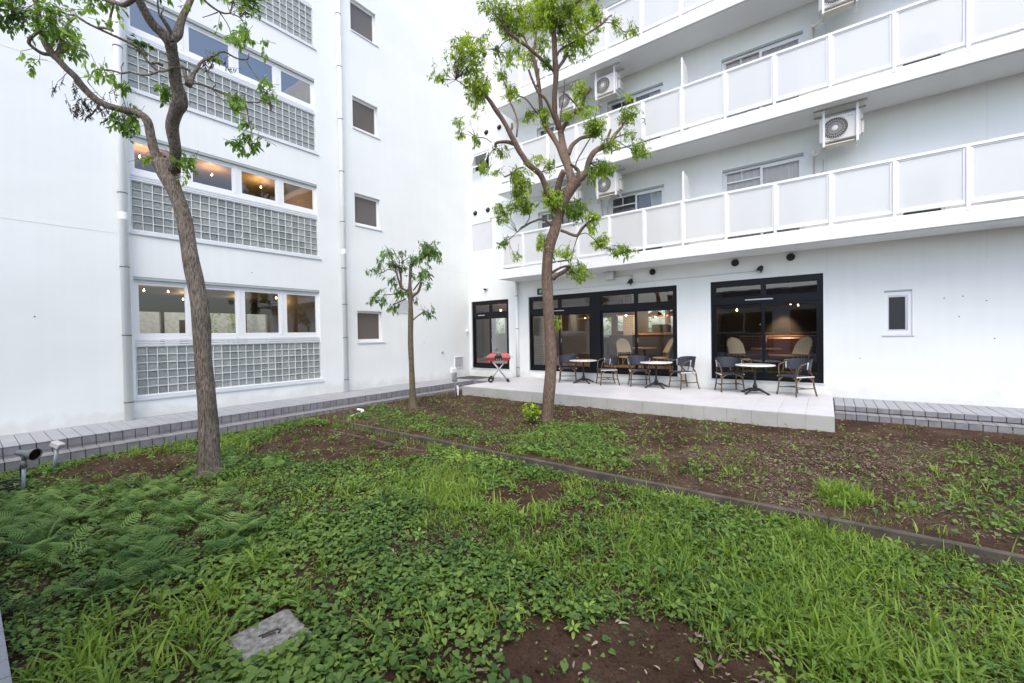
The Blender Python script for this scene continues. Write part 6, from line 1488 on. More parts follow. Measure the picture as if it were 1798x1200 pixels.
MB().tube([(sx, sy, -.35), (sx, sy, .16)], .012, 8).build('post', M['grey_pipe'], t)
m_ = MB(); m_.lathe([(0, .15), (.07, .155), (.078, .17), (.06, .24), (.036, .30), (.034, .35), (.02, .36), (0, .36)], (sx, sy, 0), 16); m_.build('lamp_head', M['lamp_grey'], t)
m_ = MB(); m_.tube([(sx + .035 + .035 * math.cos(a), sy, .36 + .05 * math.sin(a)) for a in [i * .5 for i in range(14)]], .005, 6); m_.build('cable', M['rubber'], t)
t = empty('white_conduit', (2.36, -2.95, -.28), 'short bent white conduit rising at the terrace corner', 'pipe')
MB().tube(cat([(2.262, -3.0, -.34), (2.262, -2.99, -.18), (2.25, -2.97, -.05), (2.20, -2.94, .0)], 4), .026, 10).build('conduit_bend', M['pipe'], t)
MB().tube(cat([(2.28, -3.06, -.34), (2.29, -3.06, -.2), (2.22, -3.04, -.02)], 4), .012, 8).build('conduit_cable', M['rubber'], t)
t = empty('white_drain_pipe', (2.35, -6.35, -.26), 'white plastic pipe elbow lying by the far end of the kerb', 'pipe')
MB().tube([(2.50, -6.45, -.24), (2.40, -6.12, -.215)], .016, 10).build('pipe_run', M['pipe'], t)
MB().tube(cat([(2.40, -6.12, -.215), (2.37, -6.06, -.20), (2.28, -6.05, -.19), (2.18, -6.08, -.185)], 3), .026, 12).build('pipe_elbow', M['pipe'], t)

# concrete access cover with a lifting slot
cvx = [Vector((7.70, -10.54, -.345)), Vector((7.70, -10.165, -.352)), Vector((7.99, -10.155, -.352)), Vector((8.06, -10.47, -.345))]
t = empty('concrete_cover', (7.87, -10.33, -.40), 'square weathered concrete access cover half buried in the weeds', 'cover')
bm = bmesh.new()
c0 = Vector((7.875, -10.335, -.372))
W2, H2 = .175, .165
vs = [bm.verts.new(p) for p in [(-W2, -H2, -.05), (W2, -H2, -.05), (W2, H2, -.05), (-W2, H2, -.05), (-W2, -H2, .03), (W2, -H2, .03), (W2, H2, .03), (-W2, H2, .03)]]
for fc in [(0, 3, 2, 1), (4, 5, 6, 7), (0, 1, 5, 4), (1, 2, 6, 5), (2, 3, 7, 6), (3, 0, 4, 7)]: bm.faces.new([vs[i] for i in fc])
bmesh.ops.bevel(bm, geom=bm.edges[:], offset=.006, segments=2, affect='EDGES')
bm.verts.index_update()
m_ = MB().add([v.co[:] for v in bm.verts], [[v.index for v in f.verts] for f in bm.faces]); bm.free()
# no recess is cut: a thin dark plate paints the slot's shade
mt = Matrix.Translation(c0) @ Matrix.Rotation(-.06, 4, 'Z') @ Matrix.Rotation(.03, 4, 'X')
m_.xf(mt)
cv = m_.build('cover_slab', M['concrete'], t)
s = MB()
s.box(-.011, .011, -.036, .036, .0302, .0312); s.xf(mt @ Matrix.Rotation(-.25, 4, 'Z')); s.build('lifting_slot', M['in_dark'], cv)
s = MB(); s.tube([(-.02, -.05, .033), (-.022, .05, .034), (0, .062, .036), (.022, .05, .034)], .006, 6); s.xf(mt @ Matrix.Rotation(-.25, 4, 'Z')); s.build('lifting_ring', M['kerb'], cv)
s = MB(); s.box(-W2 - .02, W2 + .02, -H2 - .02, H2 + .02, -.10, .005); s.xf(mt); s.build('cover_collar', M['concrete'], t)

# ================================================================== leaf meshes
def bulk(name, tv, tf, Mx, pos, tint, m, parent=None):
    """many transformed copies of one small template as one real mesh; tv (k,3), tf list of index tuples of equal length"""
    tv = np.asarray(tv, np.float32); tf = np.asarray(tf, np.int64)
    N = len(pos); k = len(tv)
    co = np.einsum('nij,kj->nki', Mx.astype(np.float32), tv) + pos[:, None, :].astype(np.float32)
    if parent is not None: co = co - np.array(world_loc(parent), np.float32)
    fs = (tf[None] + (np.arange(N) * k)[:, None, None]).reshape(-1, tf.shape[1])
    return raw_mesh(name, co.reshape(-1, 3), fs, np.repeat(tint, k), m, parent)

def raw_mesh(name, co, fs, tint, m, parent=None):
    me = bpy.data.meshes.new(name)
    me.vertices.add(len(co)); me.vertices.foreach_set('co', np.ascontiguousarray(co, np.float32).ravel())
    me.loops.add(fs.size); me.loops.foreach_set('vertex_index', fs.ravel().astype(np.int32))
    me.polygons.add(len(fs)); me.polygons.foreach_set('loop_start', np.arange(0, fs.size, fs.shape[1], dtype=np.int32))
    me.polygons.foreach_set('use_smooth', np.ones(len(fs), bool))
    me.update(calc_edges=True)
    at = me.attributes.new('tint', 'FLOAT', 'POINT'); at.data.foreach_set('value', np.asarray(tint, np.float32))
    me.materials.append(m)
    o = bpy.data.objects.new(name, me); col.objects.link(o)
    if parent is not None: o.parent = parent
    return o

def frames(d, up=None, roll=None):
    """rotation matrices with local x along d"""
    d = d / np.linalg.norm(d, axis=1, keepdims=True)
    ref = np.tile(np.array([0, 0, 1.0]), (len(d), 1)) if up is None else up
    y = np.cross(ref, d); ln = np.linalg.norm(y, axis=1, keepdims=True)
    y = np.where(ln < 1e-3, np.array([[0, 1.0, 0]]), y / np.maximum(ln, 1e-6))
    z = np.cross(d, y)
    if roll is not None:
        c = np.cos(roll)[:, None]; s = np.sin(roll)[:, None]
        y, z = y * c + z * s, z * c - y * s
    return np.stack([d, y, z], -1)

def leaf_template(w=0.4, droop=0.12, fold=0.05):
    v = [(0, 0, 0), (.12, 0, .0), (.34, w * .46, fold), (.34, -w * .46, fold), (.36, 0, 0), (.68, w * .36, fold - droop * .4), (.68, -w * .36, fold - droop * .4), (.70, 0, -droop * .45), (1, 0, -droop)]
    f = [(1, 4, 2), (1, 3, 4), (4, 7, 5), (4, 5, 2), (4, 3, 6), (4, 6, 7), (7, 8, 5), (7, 6, 8)]
    return np.array(v), f

def crown(tree, name, cl, m, size, tmpl, dead=None, droopy=0.5, seed=1, per=9, dens=1.0):
    """leaves on small twigs, gathered in the tree's own clumps"""
    rg = np.random.default_rng(seed)
    P, Dv, T, S = [], [], [], []
    PD, DD, TD, SD = [], [], [], []
    tw = MB(); tone0 = {'g': (.46, .26), 'l': (.74, .20), 'd': (.16, .14), 'y': (.92, .08), 'x': (.4, .3)}
    for (x, y, z, rh, rv, n, tn, bx, by, bz) in cl:
        nt = max(1, round(n * dens / per))
        c = np.array([x, y, z]); B = np.array([bx, by, bz])
        dead_ = tn == 'x'
        for k in range(nt):
            while True:
                q = rg.uniform(-1, 1, 3)
                if (q ** 2).sum() < 1: break
            o = c + q * np.array([rh, rh, rv]) * (0.9 if rg.random() < .82 else 1.35)
            dr = (o - B); dl = np.linalg.norm(dr)
            dr = dr / dl if dl > 1e-3 else rg.normal(size=3)
            dr = dr * .8 + rg.normal(size=3) * .55 + np.array([0, 0, -.25 if not dead_ else -1.2])
            dr /= np.linalg.norm(dr)
            L_ = rg.uniform(1.2, 2.3) * size
            m_ = per + rg.integers(-2, 3)
            mid = o - dr * L_
            if k % 4 == 0:
                tw.tube([tuple(B + (mid - B) * .0), tuple(B + (mid - B) * .5 + rg.normal(size=3) * .03 + np.array([0, 0, .02])), tuple(mid), tuple(o)], [.0034, .0030, .0024, .0014], 4, caps=False)
            else:
                tw.tube([tuple(mid - dr * .06), tuple(mid), tuple(o)], [.0026, .0024, .0015], 4, caps=False)
            tb = np.clip(rg.normal(*tone0[tn]), 0, 1)
            for i in range(m_):
                t = (i + .6) / m_
                p = mid + dr * L_ * t
                a = rg.normal(size=3); a -= dr * a.dot(dr); a /= np.linalg.norm(a) + 1e-6
                d = dr * (.35 + .5 * t) + a * (.9 - .35 * t) + np.array([0, 0, -droopy * rg.uniform(.4, 1.5)])
                if dead_: d = np.array([0, 0, -1.0]) + rg.normal(size=3) * .3
                (PD if dead_ else P).append(p); (DD if dead_ else Dv).append(d)
                (TD if dead_ else T).append(np.clip(tb + rg.normal(0, .12), 0, 1)); (SD if dead_ else S).append(size * rg.uniform(.5, 1.25) * (.8 if dead_ else 1))
    tv, tf = tmpl
    P = np.array(P); Dv = np.array(Dv); S = np.array(S)
    Mx = frames(Dv, roll=rg.normal(0, .5, len(P))) * S[:, None, None]
    o = bulk('crown', tv, tf, Mx, P, np.array(T), m, tree); tag(o, kind='stuff')
    if PD:
        Mx = frames(np.array(DD), roll=rg.uniform(0, 6, len(PD))) * np.array(SD)[:, None, None]
        tag(bulk('withered_leaves', tv * np.array([1, .7, 2.2]), tf, Mx, np.array(PD), np.array(TD), M['leaf_dead'], tree), kind='stuff')
    tag(tw.build('twigs', M['leaf_dead'] if False else m_twig, tree), kind='stuff')

m_twig = mat('brown_twig', (0.075, 0.055, 0.04), 0.8)

def build_tree(name, label, data, barkm, leafm, base, size, tmpl, seed, droopy=.5, sides=16, per=9, flare=1.35, dens=1.0):
    paths, cl = data
    t = empty(name, base, label, 'tree', 'trees in the garden bed')
    for i, p in enumerate(paths):
        pts = [q[:3] + (q[3],) for q in p]
        sm = cat(pts, 5 if i == 0 else 4)
        rr = [max(.0012, q[3]) for q in sm]
        if i == 0:
            n0 = len(sm)
            for k in range(min(8, n0)): rr[k] *= 1 + (flare - 1) * (1 - k / 8) ** 2.2
        big = max(rr)
        n = sides if big > .05 else (10 if big > .018 else 6)
        m_ = MB(); m_.tube([tuple(q[:3]) for q in sm], rr, n, wob=.055 if big > .02 else .07, seed=seed * 31 + i)
        m_.build('trunk' if i == 0 else 'branch', barkm, t)
    crown(t, name, cl, leafm, size, tmpl, seed=seed, droopy=droopy, per=per, dens=dens)
    return t
build_tree('garden_tree', 'large forked tree with leaning trunk and pruned limbs, nearest and leftmost', TREE_LARGE, M['bark_large'], M['leaf_large'], TREE_LARGE[0][0][0][:2] + (-.38,), .080, leaf_template(.42, .2), 3, .55, 20, 8, 1.4, 1.5)
build_tree('garden_tree', 'tall leafy tree with many upright stems before the balconies', TREE_MIDDLE, M['bark_mid'], M['leaf_mid'], TREE_MIDDLE[0][0][0][:2] + (-.28,), .070, leaf_template(.36, .25), 7, .75, 18, 9, 1.2, 2.8)
build_tree('garden_tree', 'small thin tree with drooping leaves near the building corner', TREE_SMALL, M['bark_small'], M['leaf_small'], TREE_SMALL[0][0][0][:2] + (-.28,), .112, leaf_template(.34, .3), 9, .8, 12, 7, 1.2, 1.6)

# lime shrub at the foot of the middle tree and the light garden beyond the rooms
sh = empty('lime_shrub', (6.10, -4.93, -.27), 'small lime green sapling at the foot of the middle tree', 'shrub')
crown(sh, 'lime_shrub', [(6.10, -4.93, -.02, .13, .17, 130, 'l', 6.12, -4.92, -.25), (6.02, -4.97, .02, .10, .09, 50, 'y', 6.12, -4.92, -.25), (6.13, -4.9, .10, .08, .06, 30, 'y', 6.12, -4.92, -.25)], M['shrub'], .085, leaf_template(.5, .2), seed=21, per=7)
MB().tube([(6.12, -4.92, -.32), (6.11, -4.93, -.1), (6.10, -4.93, .05)], .008, 6).build('stem', m_twig, sh)
for nm, lab, lst in (('garden_hedge', 'bright hedge outside the rear cafe windows, seen through the rooms', [(x, 17 + (x * 7 % 1.6), z, 1.0, .8, 300, 'l', x, 17.4, 0) for x in (-13.5, -11.5, -9, -5.5, -3.5, -1.8, -.2, 1.4, 3.0, 4.6) for z in (.6, 1.9, 3.2)]),
                     ('garden_hedge', 'bright shrubs before the pale wall outside the ground floor room', [(-15.0 + .3 * math.sin(y * 3), y, z, .6, .7, 170, 'l', -15.2, y, 0) for y in (-6.9, -3.6, -2.2, 1.0) for z in (.8, 1.9, 3.0, 4.1)])):
    hd_ = empty(nm, (lst[0][0], lst[0][1], -.6), lab, 'hedge')
    crown(hd_, nm, lst, M['shrub'], .16, leaf_template(.5, .2), seed=5, per=10)

# ================================================================== weeds, ferns, grass and litter
def jitter_inside(px, py, poly, amp=.12):
    jx = px + amp * 2 * (vnoise(px, py, 3.1) - .5) + amp * (vnoise(py, px, 9) - .5)
    jy = py + amp * 2 * (vnoise(px + 9, py, 3.3) - .5) + amp * (vnoise(py, px + 5, 8) - .5)
    return inside(jx, jy, poly)

def near_pts(n, rg):
    n = int(n * 1.15); x = rg.uniform(1.5, 15.0, n); y = rg.uniform(-11.27, -6.88, n)
    # only what lies in front of the viewer
    f = (x - 10.531) * -.6009 + (y + 11.411) * .7992; r = (x - 10.531) * .7993 + (y + 11.411) * .6007
    k = (f > .6) & (np.abs(r) < f * 2.2 + 1.0)
    return x[k], y[k], f[k]
def far_pts(n, rg):
    n = int(n * 1.1); x = rg.uniform(1.5, 16.0, n); y = rg.uniform(-6.72, -1.55, n)
    k = ~((x > 2.25) & (x < 10.72) & (y > -2.93)) & ~((x < 1.5))
    x, y = x[k], y[k]
    f = (x - 10.531) * -.6009 + (y + 11.411) * .7992; r = (x - 10.531) * .7993 + (y + 11.411) * .6007
    k = (f > .6) & (np.abs(r) < f * 2.4 + 1.0)
    return x[k], y[k], f[k]

TRUNKS = [(4.09, -9.47, .16), (6.33, -4.78, .13), (2.72, -4.99, .07)]
def clear(x, y):
    k = np.ones(x.shape, bool)
    for a, b, r in TRUNKS: k &= (x - a) ** 2 + (y - b) ** 2 > r * r
    k &= ~((np.abs(x - 7.875) < .19) & (np.abs(y + 10.335) < .18))
    return k

heart = np.array([(0, 0, 0), (-.14, .22, .03), (.05, .43, .06), (.40, .42, .05), (.74, .2, .0), (1.0, 0, -.10), (.74, -.2, .0), (.40, -.42, .05), (.05, -.43, .06), (-.14, -.22, .03), (.38, 0, -.03)])
heart_f = [(0, 10, 1), (1, 10, 2), (2, 10, 3), (3, 10, 4), (4, 10, 5), (5, 10, 6), (6, 10, 7), (7, 10, 8), (8, 10, 9), (9, 10, 0)]

def leaf_layer(name, x, y, f, size, tint, rg, m, tmpl, tf, lift=(.01, .08), tilt=.35, droop=-.15):
    n = len(x)
    z = ground_z(x, y) + rg.uniform(*lift, n)
    an = rg.uniform(0, 2 * np.pi, n)
    d = np.stack([np.cos(an), np.sin(an), rg.normal(droop, tilt, n)], -1)
    Mx = frames(d, roll=rg.normal(0, .35, n)) * size[:, None, None]
    return tag(bulk(name, tmpl, tf, Mx, np.stack([x, y, z], -1), np.clip(tint, 0, 1), m), kind='stuff')

rg = np.random.default_rng(77)
# --- heart-leaved ground cover over the near bed
x, y, f = near_pts(150000, rg)
soil = np.zeros(x.shape, bool)
for k in ('soil_a', 'soil_b', 'soil_c', 'soil_d'): soil |= jitter_inside(x, y, NEAR[k], .16)
grassy = jitter_inside(x, y, NEAR['grass_a'], .3) | jitter_inside(x, y, NEAR['grass_b'], .25)
fern = jitter_inside(x, y, NEAR['fern'], .2)
dens = np.where(soil, .06, np.where(fern, .4, np.where(grassy, .62, .92))) * (.26 + 1.1 * np.clip((vnoise(x, y, 2.3) - .34) * 2.2, 0, 1))
dens *= np.clip(1.25 - f / 14, .4, 1)
edge_l = np.clip((x - 1.6) / .8, 0.1, 1) * np.where((x > 10.2) & (y > -8.6), .5, 1)
k = (rg.random(len(x)) < dens * edge_l) & clear(x, y)
x, y, f = x[k], y[k], f[k]
size = (.013 + .032 * rg.beta(1.5, 2.0, len(x))) * (1 + .7 * (vnoise(x, y, 1.2) - .4)) * (1 + .18 * (f < 3.2)) * np.where((x > 10.2) & (y > -8.6), .7, 1)
tint = .34 + .55 * (vnoise(x, y, 1.1) - .5) + .3 * (vnoise(x, y, 4.1) - .5) + rg.normal(0, .17, len(x)) + .35 * jitter_inside(x, y, NEAR['lime'], .1)
leaf_layer('heart_leaf_weeds', x, y, f, size, tint, rg, M['ivy'], heart, heart_f, (.015, .085))
# --- a second, lower layer of tiny leaves
x, y, f = near_pts(120000, rg)
soil = np.zeros(x.shape, bool)
for k in ('soil_a', 'soil_b', 'soil_c', 'soil_d'): soil |= jitter_inside(x, y, NEAR[k], .1)
k = (rg.random(len(x)) < np.where(soil, .04, .5) * np.clip(1.3 - f / 10, .3, 1) * (.3 + vnoise(x, y, 3.1))) & clear(x, y)
x, y, f = x[k], y[k], f[k]
leaf_layer('tiny_leaf_weeds', x, y, f, rg.uniform(.009, .021, len(x)), .42 + .5 * (vnoise(x, y, 2.2) - .5) + rg.normal(0, .15, len(x)), rg, M['ivy'], heart, heart_f, (.004, .04))
# --- far bed
x, y, f = far_pts(90000, rg)
p = .05 + .5 * np.clip(vnoise(x, y, 1.9) - .62, 0, 1)
for k, v in (('green_c', .95), ('weeds_a', .62), ('weeds_b', .35), ('weeds_c', .24)): p = np.where(jitter_inside(x, y, FAR[k], .3), v * (.35 + vnoise(x, y, 3.4)), p)
p = np.where(jitter_inside(x, y, FAR['chips'], .2), np.minimum(p, .06), p)
p *= np.clip((-2.2 - y) / 1.5, .12, 1)
k = (rg.random(len(x)) < p) & clear(x, y)
x, y, f = x[k], y[k], f[k]
leaf_layer('far_bed_weeds', x, y, f, rg.uniform(.016, .05, len(x)), .36 + .5 * (vnoise(x, y, 1.7) - .5) + rg.normal(0, .16, len(x)), rg, M['ivy'], heart, heart_f, (.01, .09))

# --- grass blades
def blade_template(bend, w=.034):
    v = []; n = 5
    for i in range(n):
        t = i / (n - 1)
        a = bend * t
        xx = math.sin(a) / max(bend, 1e-3) if bend else 0
        zz = t if bend < 1e-3 else (math.sin(a) / a * t if a > 1e-4 else t)
        px_ = (1 - math.cos(a)) / bend if bend > 1e-3 else 0
        pz = math.sin(a) / bend if bend > 1e-3 else t
        ww = w * (1 - t ** 1.8) * (1 if i else .6)
        if i < n - 1: v += [(px_, -ww, pz), (px_, ww, pz)]
        else: v += [(px_, -ww * .0 - .001, pz), (px_, .001, pz)]
    f = [(2 * i, 2 * i + 1, 2 * i + 3, 2 * i + 2) for i in range(n - 1)]
    return np.array(v), f
def grass(name, x, y, hgt, tint, rg, m, per=9, spread=.035, wid=.034):
    """tufts at x, y"""
    cos_, fs_, ti_ = [], [], []
    n0 = 0
    xs_ = np.repeat(x, per) + rg.normal(0, spread, len(x) * per); ys_ = np.repeat(y, per) + rg.normal(0, spread, len(x) * per)
    h = np.repeat(hgt, per) * rg.uniform(.45, 1.15, len(xs_)); t = np.repeat(tint, per) + rg.normal(0, .13, len(xs_))
    var = rg.integers(0, 5, len(xs_))
    for q in range(5):
        s = var == q
        if not s.any(): continue
        tv, tf = blade_template((.8, 1.3, 1.8, 2.3, 2.8)[q], wid)
        n = s.sum(); an = rg.uniform(0, 2 * np.pi, n); ln = rg.normal(0, .38, n)
        c, sn = np.cos(an), np.sin(an)
        xa = np.stack([c, sn, ln * 0], -1); ya = np.stack([-sn, c, ln * 0], -1); za = np.stack([c * ln, sn * ln, np.ones(n)], -1)
        Mx = np.stack([xa, ya * rg.uniform(.7, 1.5, n)[:, None], za], -1) * h[s][:, None, None]
        pos = np.stack([xs_[s], ys_[s], ground_z(xs_[s], ys_[s]) - .006], -1)
        co = np.einsum('nij,kj->nki', Mx, tv) + pos[:, None]
        fs = (np.array(tf)[None] + (np.arange(n) * len(tv))[:, None, None] + n0).reshape(-1, 4)
        n0 += n * len(tv)
        cos_.append(co.reshape(-1, 3)); fs_.append(fs); ti_.append(np.repeat(np.clip(t[s], 0, 1), len(tv)))
    return tag(raw_mesh(name, np.concatenate(cos_), np.concatenate(fs_), np.concatenate(ti_), m), kind='stuff')

x, y, f = near_pts(26000, rg)
soil = np.zeros(x.shape, bool)
for k in ('soil_a', 'soil_b', 'soil_c', 'soil_d'): soil |= jitter_inside(x, y, NEAR[k], .14)
ga = jitter_inside(x, y, NEAR['grass_a'], .3); gb2 = jitter_inside(x, y, NEAR['grass_b'], .25)
p = np.where(soil, .012, np.where(ga, np.where(x > 9.2, .85, .52), np.where(gb2, .44, .09))) * (np.where(x > 9.4, .45, .12) + 1.1 * np.clip((vnoise(x, y, 1.6) - .25) * 1.7, 0, 1))
p *= np.where(jitter_inside(x, y, NEAR['fern'], .1), .25, 1)
k = (rg.random(len(x)) < p) & clear(x, y)
x, y = x[k], y[k]
hg = rg.uniform(.09, .19, len(x)) * (.75 + .6 * vnoise(x, y, 1.1)) * np.where(y > -7.6, .85, 1)
grass('near_grass', x, y, hg, .50 + .55 * (vnoise(x, y, .9) - .5) + rg.normal(0, .08, len(x)), rg, M['grass'], 8, .035)
x, y, f = far_pts(16000, rg)
p = .02 + 0 * x
for k, v in (('green_c', .55), ('weeds_a', .14), ('weeds_b', .42), ('weeds_c', .30), ('tuft', 1.6)): p = np.where(jitter_inside(x, y, FAR[k], .2 if k != 'tuft' else .06), v * (.4 + vnoise(x, y, 3.4) * .8), p)
p *= np.clip((-2.1 - y) / 1.6, .1, 1)
k = (rg.random(len(x)) < p) & clear(x, y)
x, y = x[k], y[k]
grass('far_grass', x, y, rg.uniform(.07, .15, len(x)), .46 + .5 * (vnoise(x, y, 1.9) - .5) + rg.normal(0, .08, len(x)), rg, M['grass'], 7, .03)
# the one thick tuft right of the chip litter
tf_ = empty('grass_tuft', (10.66, -6.12, -.27), 'thick bright grass tuft standing alone just beyond the kerb', 'grass tuft')
n = 150; a_ = rg.uniform(0, 6.28, n); r_ = np.sqrt(rg.random(n)) * .26
r_ = r_ * (1 + .35 * np.sin(a_ * 3 + 1)); x = 10.66 + r_ * np.cos(a_) * .85; y = -6.12 + r_ * np.sin(a_) * 1.3
o = grass('blades', x, y, .175 * (1.15 - r_ / .30 * .55), .45 + rg.normal(0, .16, n), rg, M['grass'], 8, .025)
o.parent = tf_; o.matrix_parent_inverse = Matrix.Translation((-10.66, 6.12, .27))

# --- leafy sprouts: a whorl of pointed leaves on a short stem, and broad flopping blades among them
def sprout_template():
    v = []; f = []
    lt, lf = leaf_template(.42, .16, .05)
    for k in range(7):
        a = k * 2.4; up = .55 if k > 3 else .2
        L_ = .75 if k > 3 else 1.0
        h = .30 + .09 * k
        ca, sa = math.cos(a), math.sin(a)
        o = len(v)
        for p in lt:
            x_ = p[0] * L_; z_ = p[2] * L_ + x_ * up * (1 - .5 * x_)
            v.append((ca * x_ - sa * p[1] * L_, sa * x_ + ca * p[1] * L_, z_ + h))
        f += [(a_ + o, b_ + o, c_ + o) for a_, b_, c_ in lf]
    o = len(v)
    for z_ in (0, 1.0): v += [(-.02, -.01, z_), (.02, -.01, z_), (0, .02, z_)]
    f += [(o, o + 1, o + 4), (o, o + 4, o + 3), (o + 1, o + 2, o + 5), (o + 1, o + 5, o + 4), (o + 2, o, o + 3), (o + 2, o + 3, o + 5)]
    return np.array(v), f
stv, stf = sprout_template()
def sprouts(name, x, y, size, tint, rg):
    n = len(x); an = rg.uniform(0, 6.28, n); tl_ = rg.normal(0, .25, (n, 2))
    c, s_ = np.cos(an), np.sin(an)
    zax = np.stack([tl_[:, 0], tl_[:, 1], np.ones(n)], -1); zax /= np.linalg.norm(zax, axis=1, keepdims=True)
    xax = np.stack([c, s_, 0 * c], -1); yax = np.cross(zax, xax); yax /= np.linalg.norm(yax, axis=1, keepdims=True); xax = np.cross(yax, zax)
    Mx = np.stack([xax, yax, zax], -1) * size[:, None, None]
    return tag(bulk(name, stv, stf, Mx, np.stack([x, y, ground_z(x, y) - .005], -1), np.clip(tint, 0, 1), M['sprout']), kind='stuff')
x, y, f = near_pts(9000, rg)
sl_ = np.zeros(x.shape, bool)
for k in ('soil_a', 'soil_b', 'soil_c', 'soil_d'): sl_ |= jitter_inside(x, y, NEAR[k], .1)
k = (rg.random(len(x)) < np.where(sl_, .06, .34) * (.2 + 1.3 * vnoise(x, y, 2.7)) + .5 * jitter_inside(x, y, NEAR['lime'], .1)) & clear(x, y)
x, y = x[k], y[k]
bare_ = jitter_inside(x, y, NEAR['soil_a'], .12)
sprouts('leafy_sprouts', x, y, rg.uniform(.03, .085, len(x)) * np.where(bare_, .5, 1), np.where(bare_, .2, .5) + .5 * (vnoise(x, y, 1.3) - .5) + rg.normal(0, .2, len(x)) + .3 * jitter_inside(x, y, NEAR['lime'], .1), rg)
x, y, f = far_pts(5000, rg)
k = (rg.random(len(x)) < .03 + .5 * jitter_inside(x, y, FAR['green_c'], .2) + .10 * jitter_inside(x, y, FAR['weeds_a'], .2)) & clear(x, y) & (y < -3.6)
x, y = x[k], y[k]
sprouts('far_leafy_sprouts', x, y, rg.uniform(.03, .09, len(x)), .5 + rg.normal(0, .2, len(x)), rg)
# weeds hanging over the kerb
x = rg.uniform(2.6, 13, 900); y = KERB_Y - .06 + rg.normal(0, .05, 900)
k = rg.random(900) < (.1 + 1.1 * np.clip(vnoise(x, y, 1.3) - .35, 0, 1)); x, y = x[k], y[k]
grass('kerb_grass', x, y, rg.uniform(.09, .17, len(x)), .5 + rg.normal(0, .12, len(x)), rg, M['grass'], 7, .04)

# --- ferns
def fern_template(nl=11):
    v = []; f = []
    for i in range(nl):
        t = (i + .8) / nl
        a = 1.15 * t
        cx, cz = math.sin(a) / 1.15 * 1.0, .42 * math.sin(2.0 * t) * .9 - .12 * t * t
        ln = .34 * (math.sin(math.pi * min(1, .16 + t * .86)) ** .8) + .015
        wd = .021
        for s in (-1, 1):
            o = len(v)
            sw = .32 * ln
            v += [(cx - wd, s * .004, cz), (cx + wd, s * .004, cz), (cx + sw * .55 + wd * .9, s * ln * .6, cz + .005), (cx + sw * .55 - wd * .9, s * ln * .6, cz + .012), (cx + sw, s * ln, cz - .03), (cx + sw - .004, s * ln, cz - .03)]
            f += [(o, o + 1, o + 2, o + 3), (o + 3, o + 2, o + 4, o + 5)]
    # stalk
    o = len(v); n = 6
    for i in range(n + 1):
        t = i / n; a = 1.15 * t
        v += [(math.sin(a) / 1.15, -.006 * (1.2 - t), .42 * math.sin(2 * t) * .9 - .12 * t * t - .002), (math.sin(a) / 1.15, .006 * (1.2 - t), .42 * math.sin(2 * t) * .9 - .12 * t * t - .002)]
        if i: f.append((o + 2 * i - 2, o + 2 * i - 1, o + 2 * i + 1, o + 2 * i))
    return np.array(v), f
x, y, f = near_pts(1150, rg)
p = np.where(jitter_inside(x, y, NEAR['fern'], .12), .85, .0)
p = np.where((np.hypot(x - 4.1, y + 9.2) < .55), .3, p)
k = (rg.random(len(x)) < p) & clear(x, y)
x, y = x[k], y[k]
n0_ = len(x); per = 6
tv, tf4 = fern_template()
xx = np.repeat(x, per); yy = np.repeat(y, per); n = len(xx)
an = np.repeat(rg.uniform(0, 6.28, n0_), per) + np.tile(np.arange(per) * 2 * np.pi / per, n0_) + rg.normal(0, .3, n)
d = np.stack([np.cos(an), np.sin(an), rg.normal(.22, .22, n)], -1)
fs_z = np.repeat(rg.uniform(.13, .29, n0_), per) * rg.uniform(.7, 1.15, n)
Mx = frames(d, roll=rg.normal(0, .3, n)) * fs_z[:, None, None]
tag(bulk('ferns', tv, tf4, Mx, np.stack([xx, yy, ground_z(xx, yy) + rg.uniform(-.01, .05, n)], -1), np.clip(.5 + .5 * (np.repeat(vnoise(x, y, 1.3), per) - .5) + rg.normal(0, .24, n), 0, 1), M['fern']), kind='stuff')

# --- dry leaves, chips and clods
dl_t, dl_f = leaf_template(.42, .10, .10)
x, y, f = far_pts(150000, rg)
p = np.where(jitter_inside(x, y, FAR['chips'], .35), .85, .13) * (.3 + vnoise(x, y, 2.6))
p *= np.clip((-1.9 - y) / 1.2, .25, 1)
k = (rg.random(len(x)) < p) & clear(x, y)
x, y, f = x[k], y[k], f[k]
leaf_layer('wood_chip_litter', x, y, f, rg.uniform(.014, .055, len(x)), rg.beta(1.6, 1.8, len(x)), rg, M['dry'], dl_t * np.array([1, .6, 1.3]), dl_f, (.0, .016), .16, 0)
x, y, f = near_pts(9000, rg)
k = (rg.random(len(x)) < .16 + .8 * (np.hypot(x - 10.18, y + 8.75) < .42) + .12 * jitter_inside(x, y, NEAR['soil_a'], .1)) & clear(x, y)
x, y, f = x[k], y[k], f[k]
leaf_layer('dry_leaf_litter', x, y, f, rg.uniform(.015, .065, len(x)), rg.beta(1.8, 1.8, len(x)), rg, M['dry'], dl_t * np.array([1, .75, 1.3]), dl_f, (.004, .04), .2, 0)
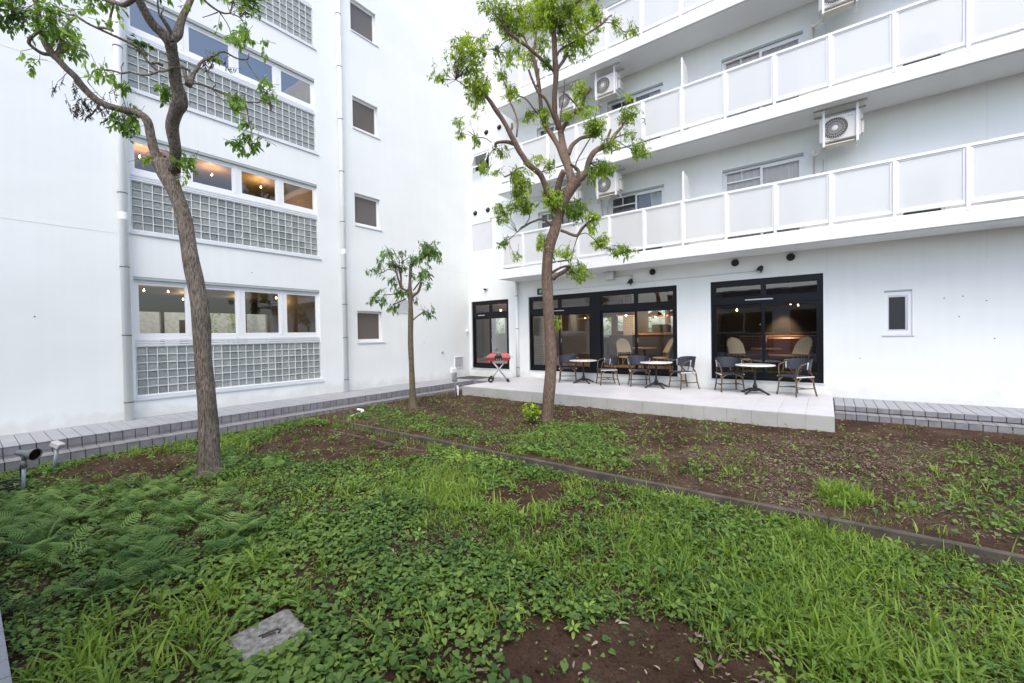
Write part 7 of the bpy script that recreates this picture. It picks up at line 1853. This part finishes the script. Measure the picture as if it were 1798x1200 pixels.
ico = [(0, 0, 1), (.89, 0, .45), (.28, .85, .45), (-.72, .53, .45), (-.72, -.53, .45), (.28, -.85, .45), (.72, .53, -.45), (-.28, .85, -.45), (-.89, 0, -.45), (-.28, -.85, -.45), (.72, -.53, -.45), (0, 0, -1)]
ico_f = [(0, 1, 2), (0, 2, 3), (0, 3, 4), (0, 4, 5), (0, 5, 1), (1, 6, 2), (2, 7, 3), (3, 8, 4), (4, 9, 5), (5, 10, 1), (6, 7, 2), (7, 8, 3), (8, 9, 4), (9, 10, 5), (10, 6, 1), (11, 7, 6), (11, 8, 7), (11, 9, 8), (11, 10, 9), (11, 6, 10)]
x1, y1, f1 = far_pts(9000, rg); x2, y2, f2 = near_pts(9000, rg)
s2 = np.zeros(x2.shape, bool)
for k in ('soil_a', 'soil_b', 'soil_c', 'soil_d'): s2 |= jitter_inside(x2, y2, NEAR[k], .1)
x = np.concatenate([x1, x2[s2]]); y = np.concatenate([y1, y2[s2]])
n = len(x)
d = rg.normal(size=(n, 3))
sc = rg.gamma(2.0, .0035, n).clip(.002, .022)
Mx = frames(d) * sc[:, None, None] * rg.uniform(.6, 1.2, (n, 1, 3))
tag(bulk('soil_clods', np.array(ico), ico_f, Mx, np.stack([x, y, ground_z(x, y) + sc * .2], -1), rg.random(n), M['soil']), kind='stuff')
# a few fallen leaves large enough to pick out one by one
big = [(10.02, -9.13, 2.2, .12, 'long pale fallen leaf lying on the bare soil, bottom right'), (9.50, -9.03, .7, .085, 'curled tan fallen leaf at the upper edge of the bare soil'),
       (10.10, -8.9, 1.1, .10, 'tan fallen leaf leaning in the ivy right of the bare soil'), (4.55, -8.72, 2.9, .15, 'reddish brown fallen leaf right of the large tree trunk')]
for i, (a, b, rz, s_, lab) in enumerate(big):
    m_ = MB(); tv = leaf_template(.30, .06, .08)
    m_.add([tuple(p * s_) for p in tv[0]], tv[1], True)
    m_.xf(Matrix.Translation((a, b, float(ground_z(a, b)) + .022)) @ Matrix.Rotation(rz, 4, 'Z') @ Matrix.Rotation(.25 if i == 2 else .05, 4, 'Y'))
    o = m_.build('fallen_leaf', M['fallen_red'] if i == 3 else M['fallen'])
    tag(o, lab, 'leaf', 'large fallen leaves')
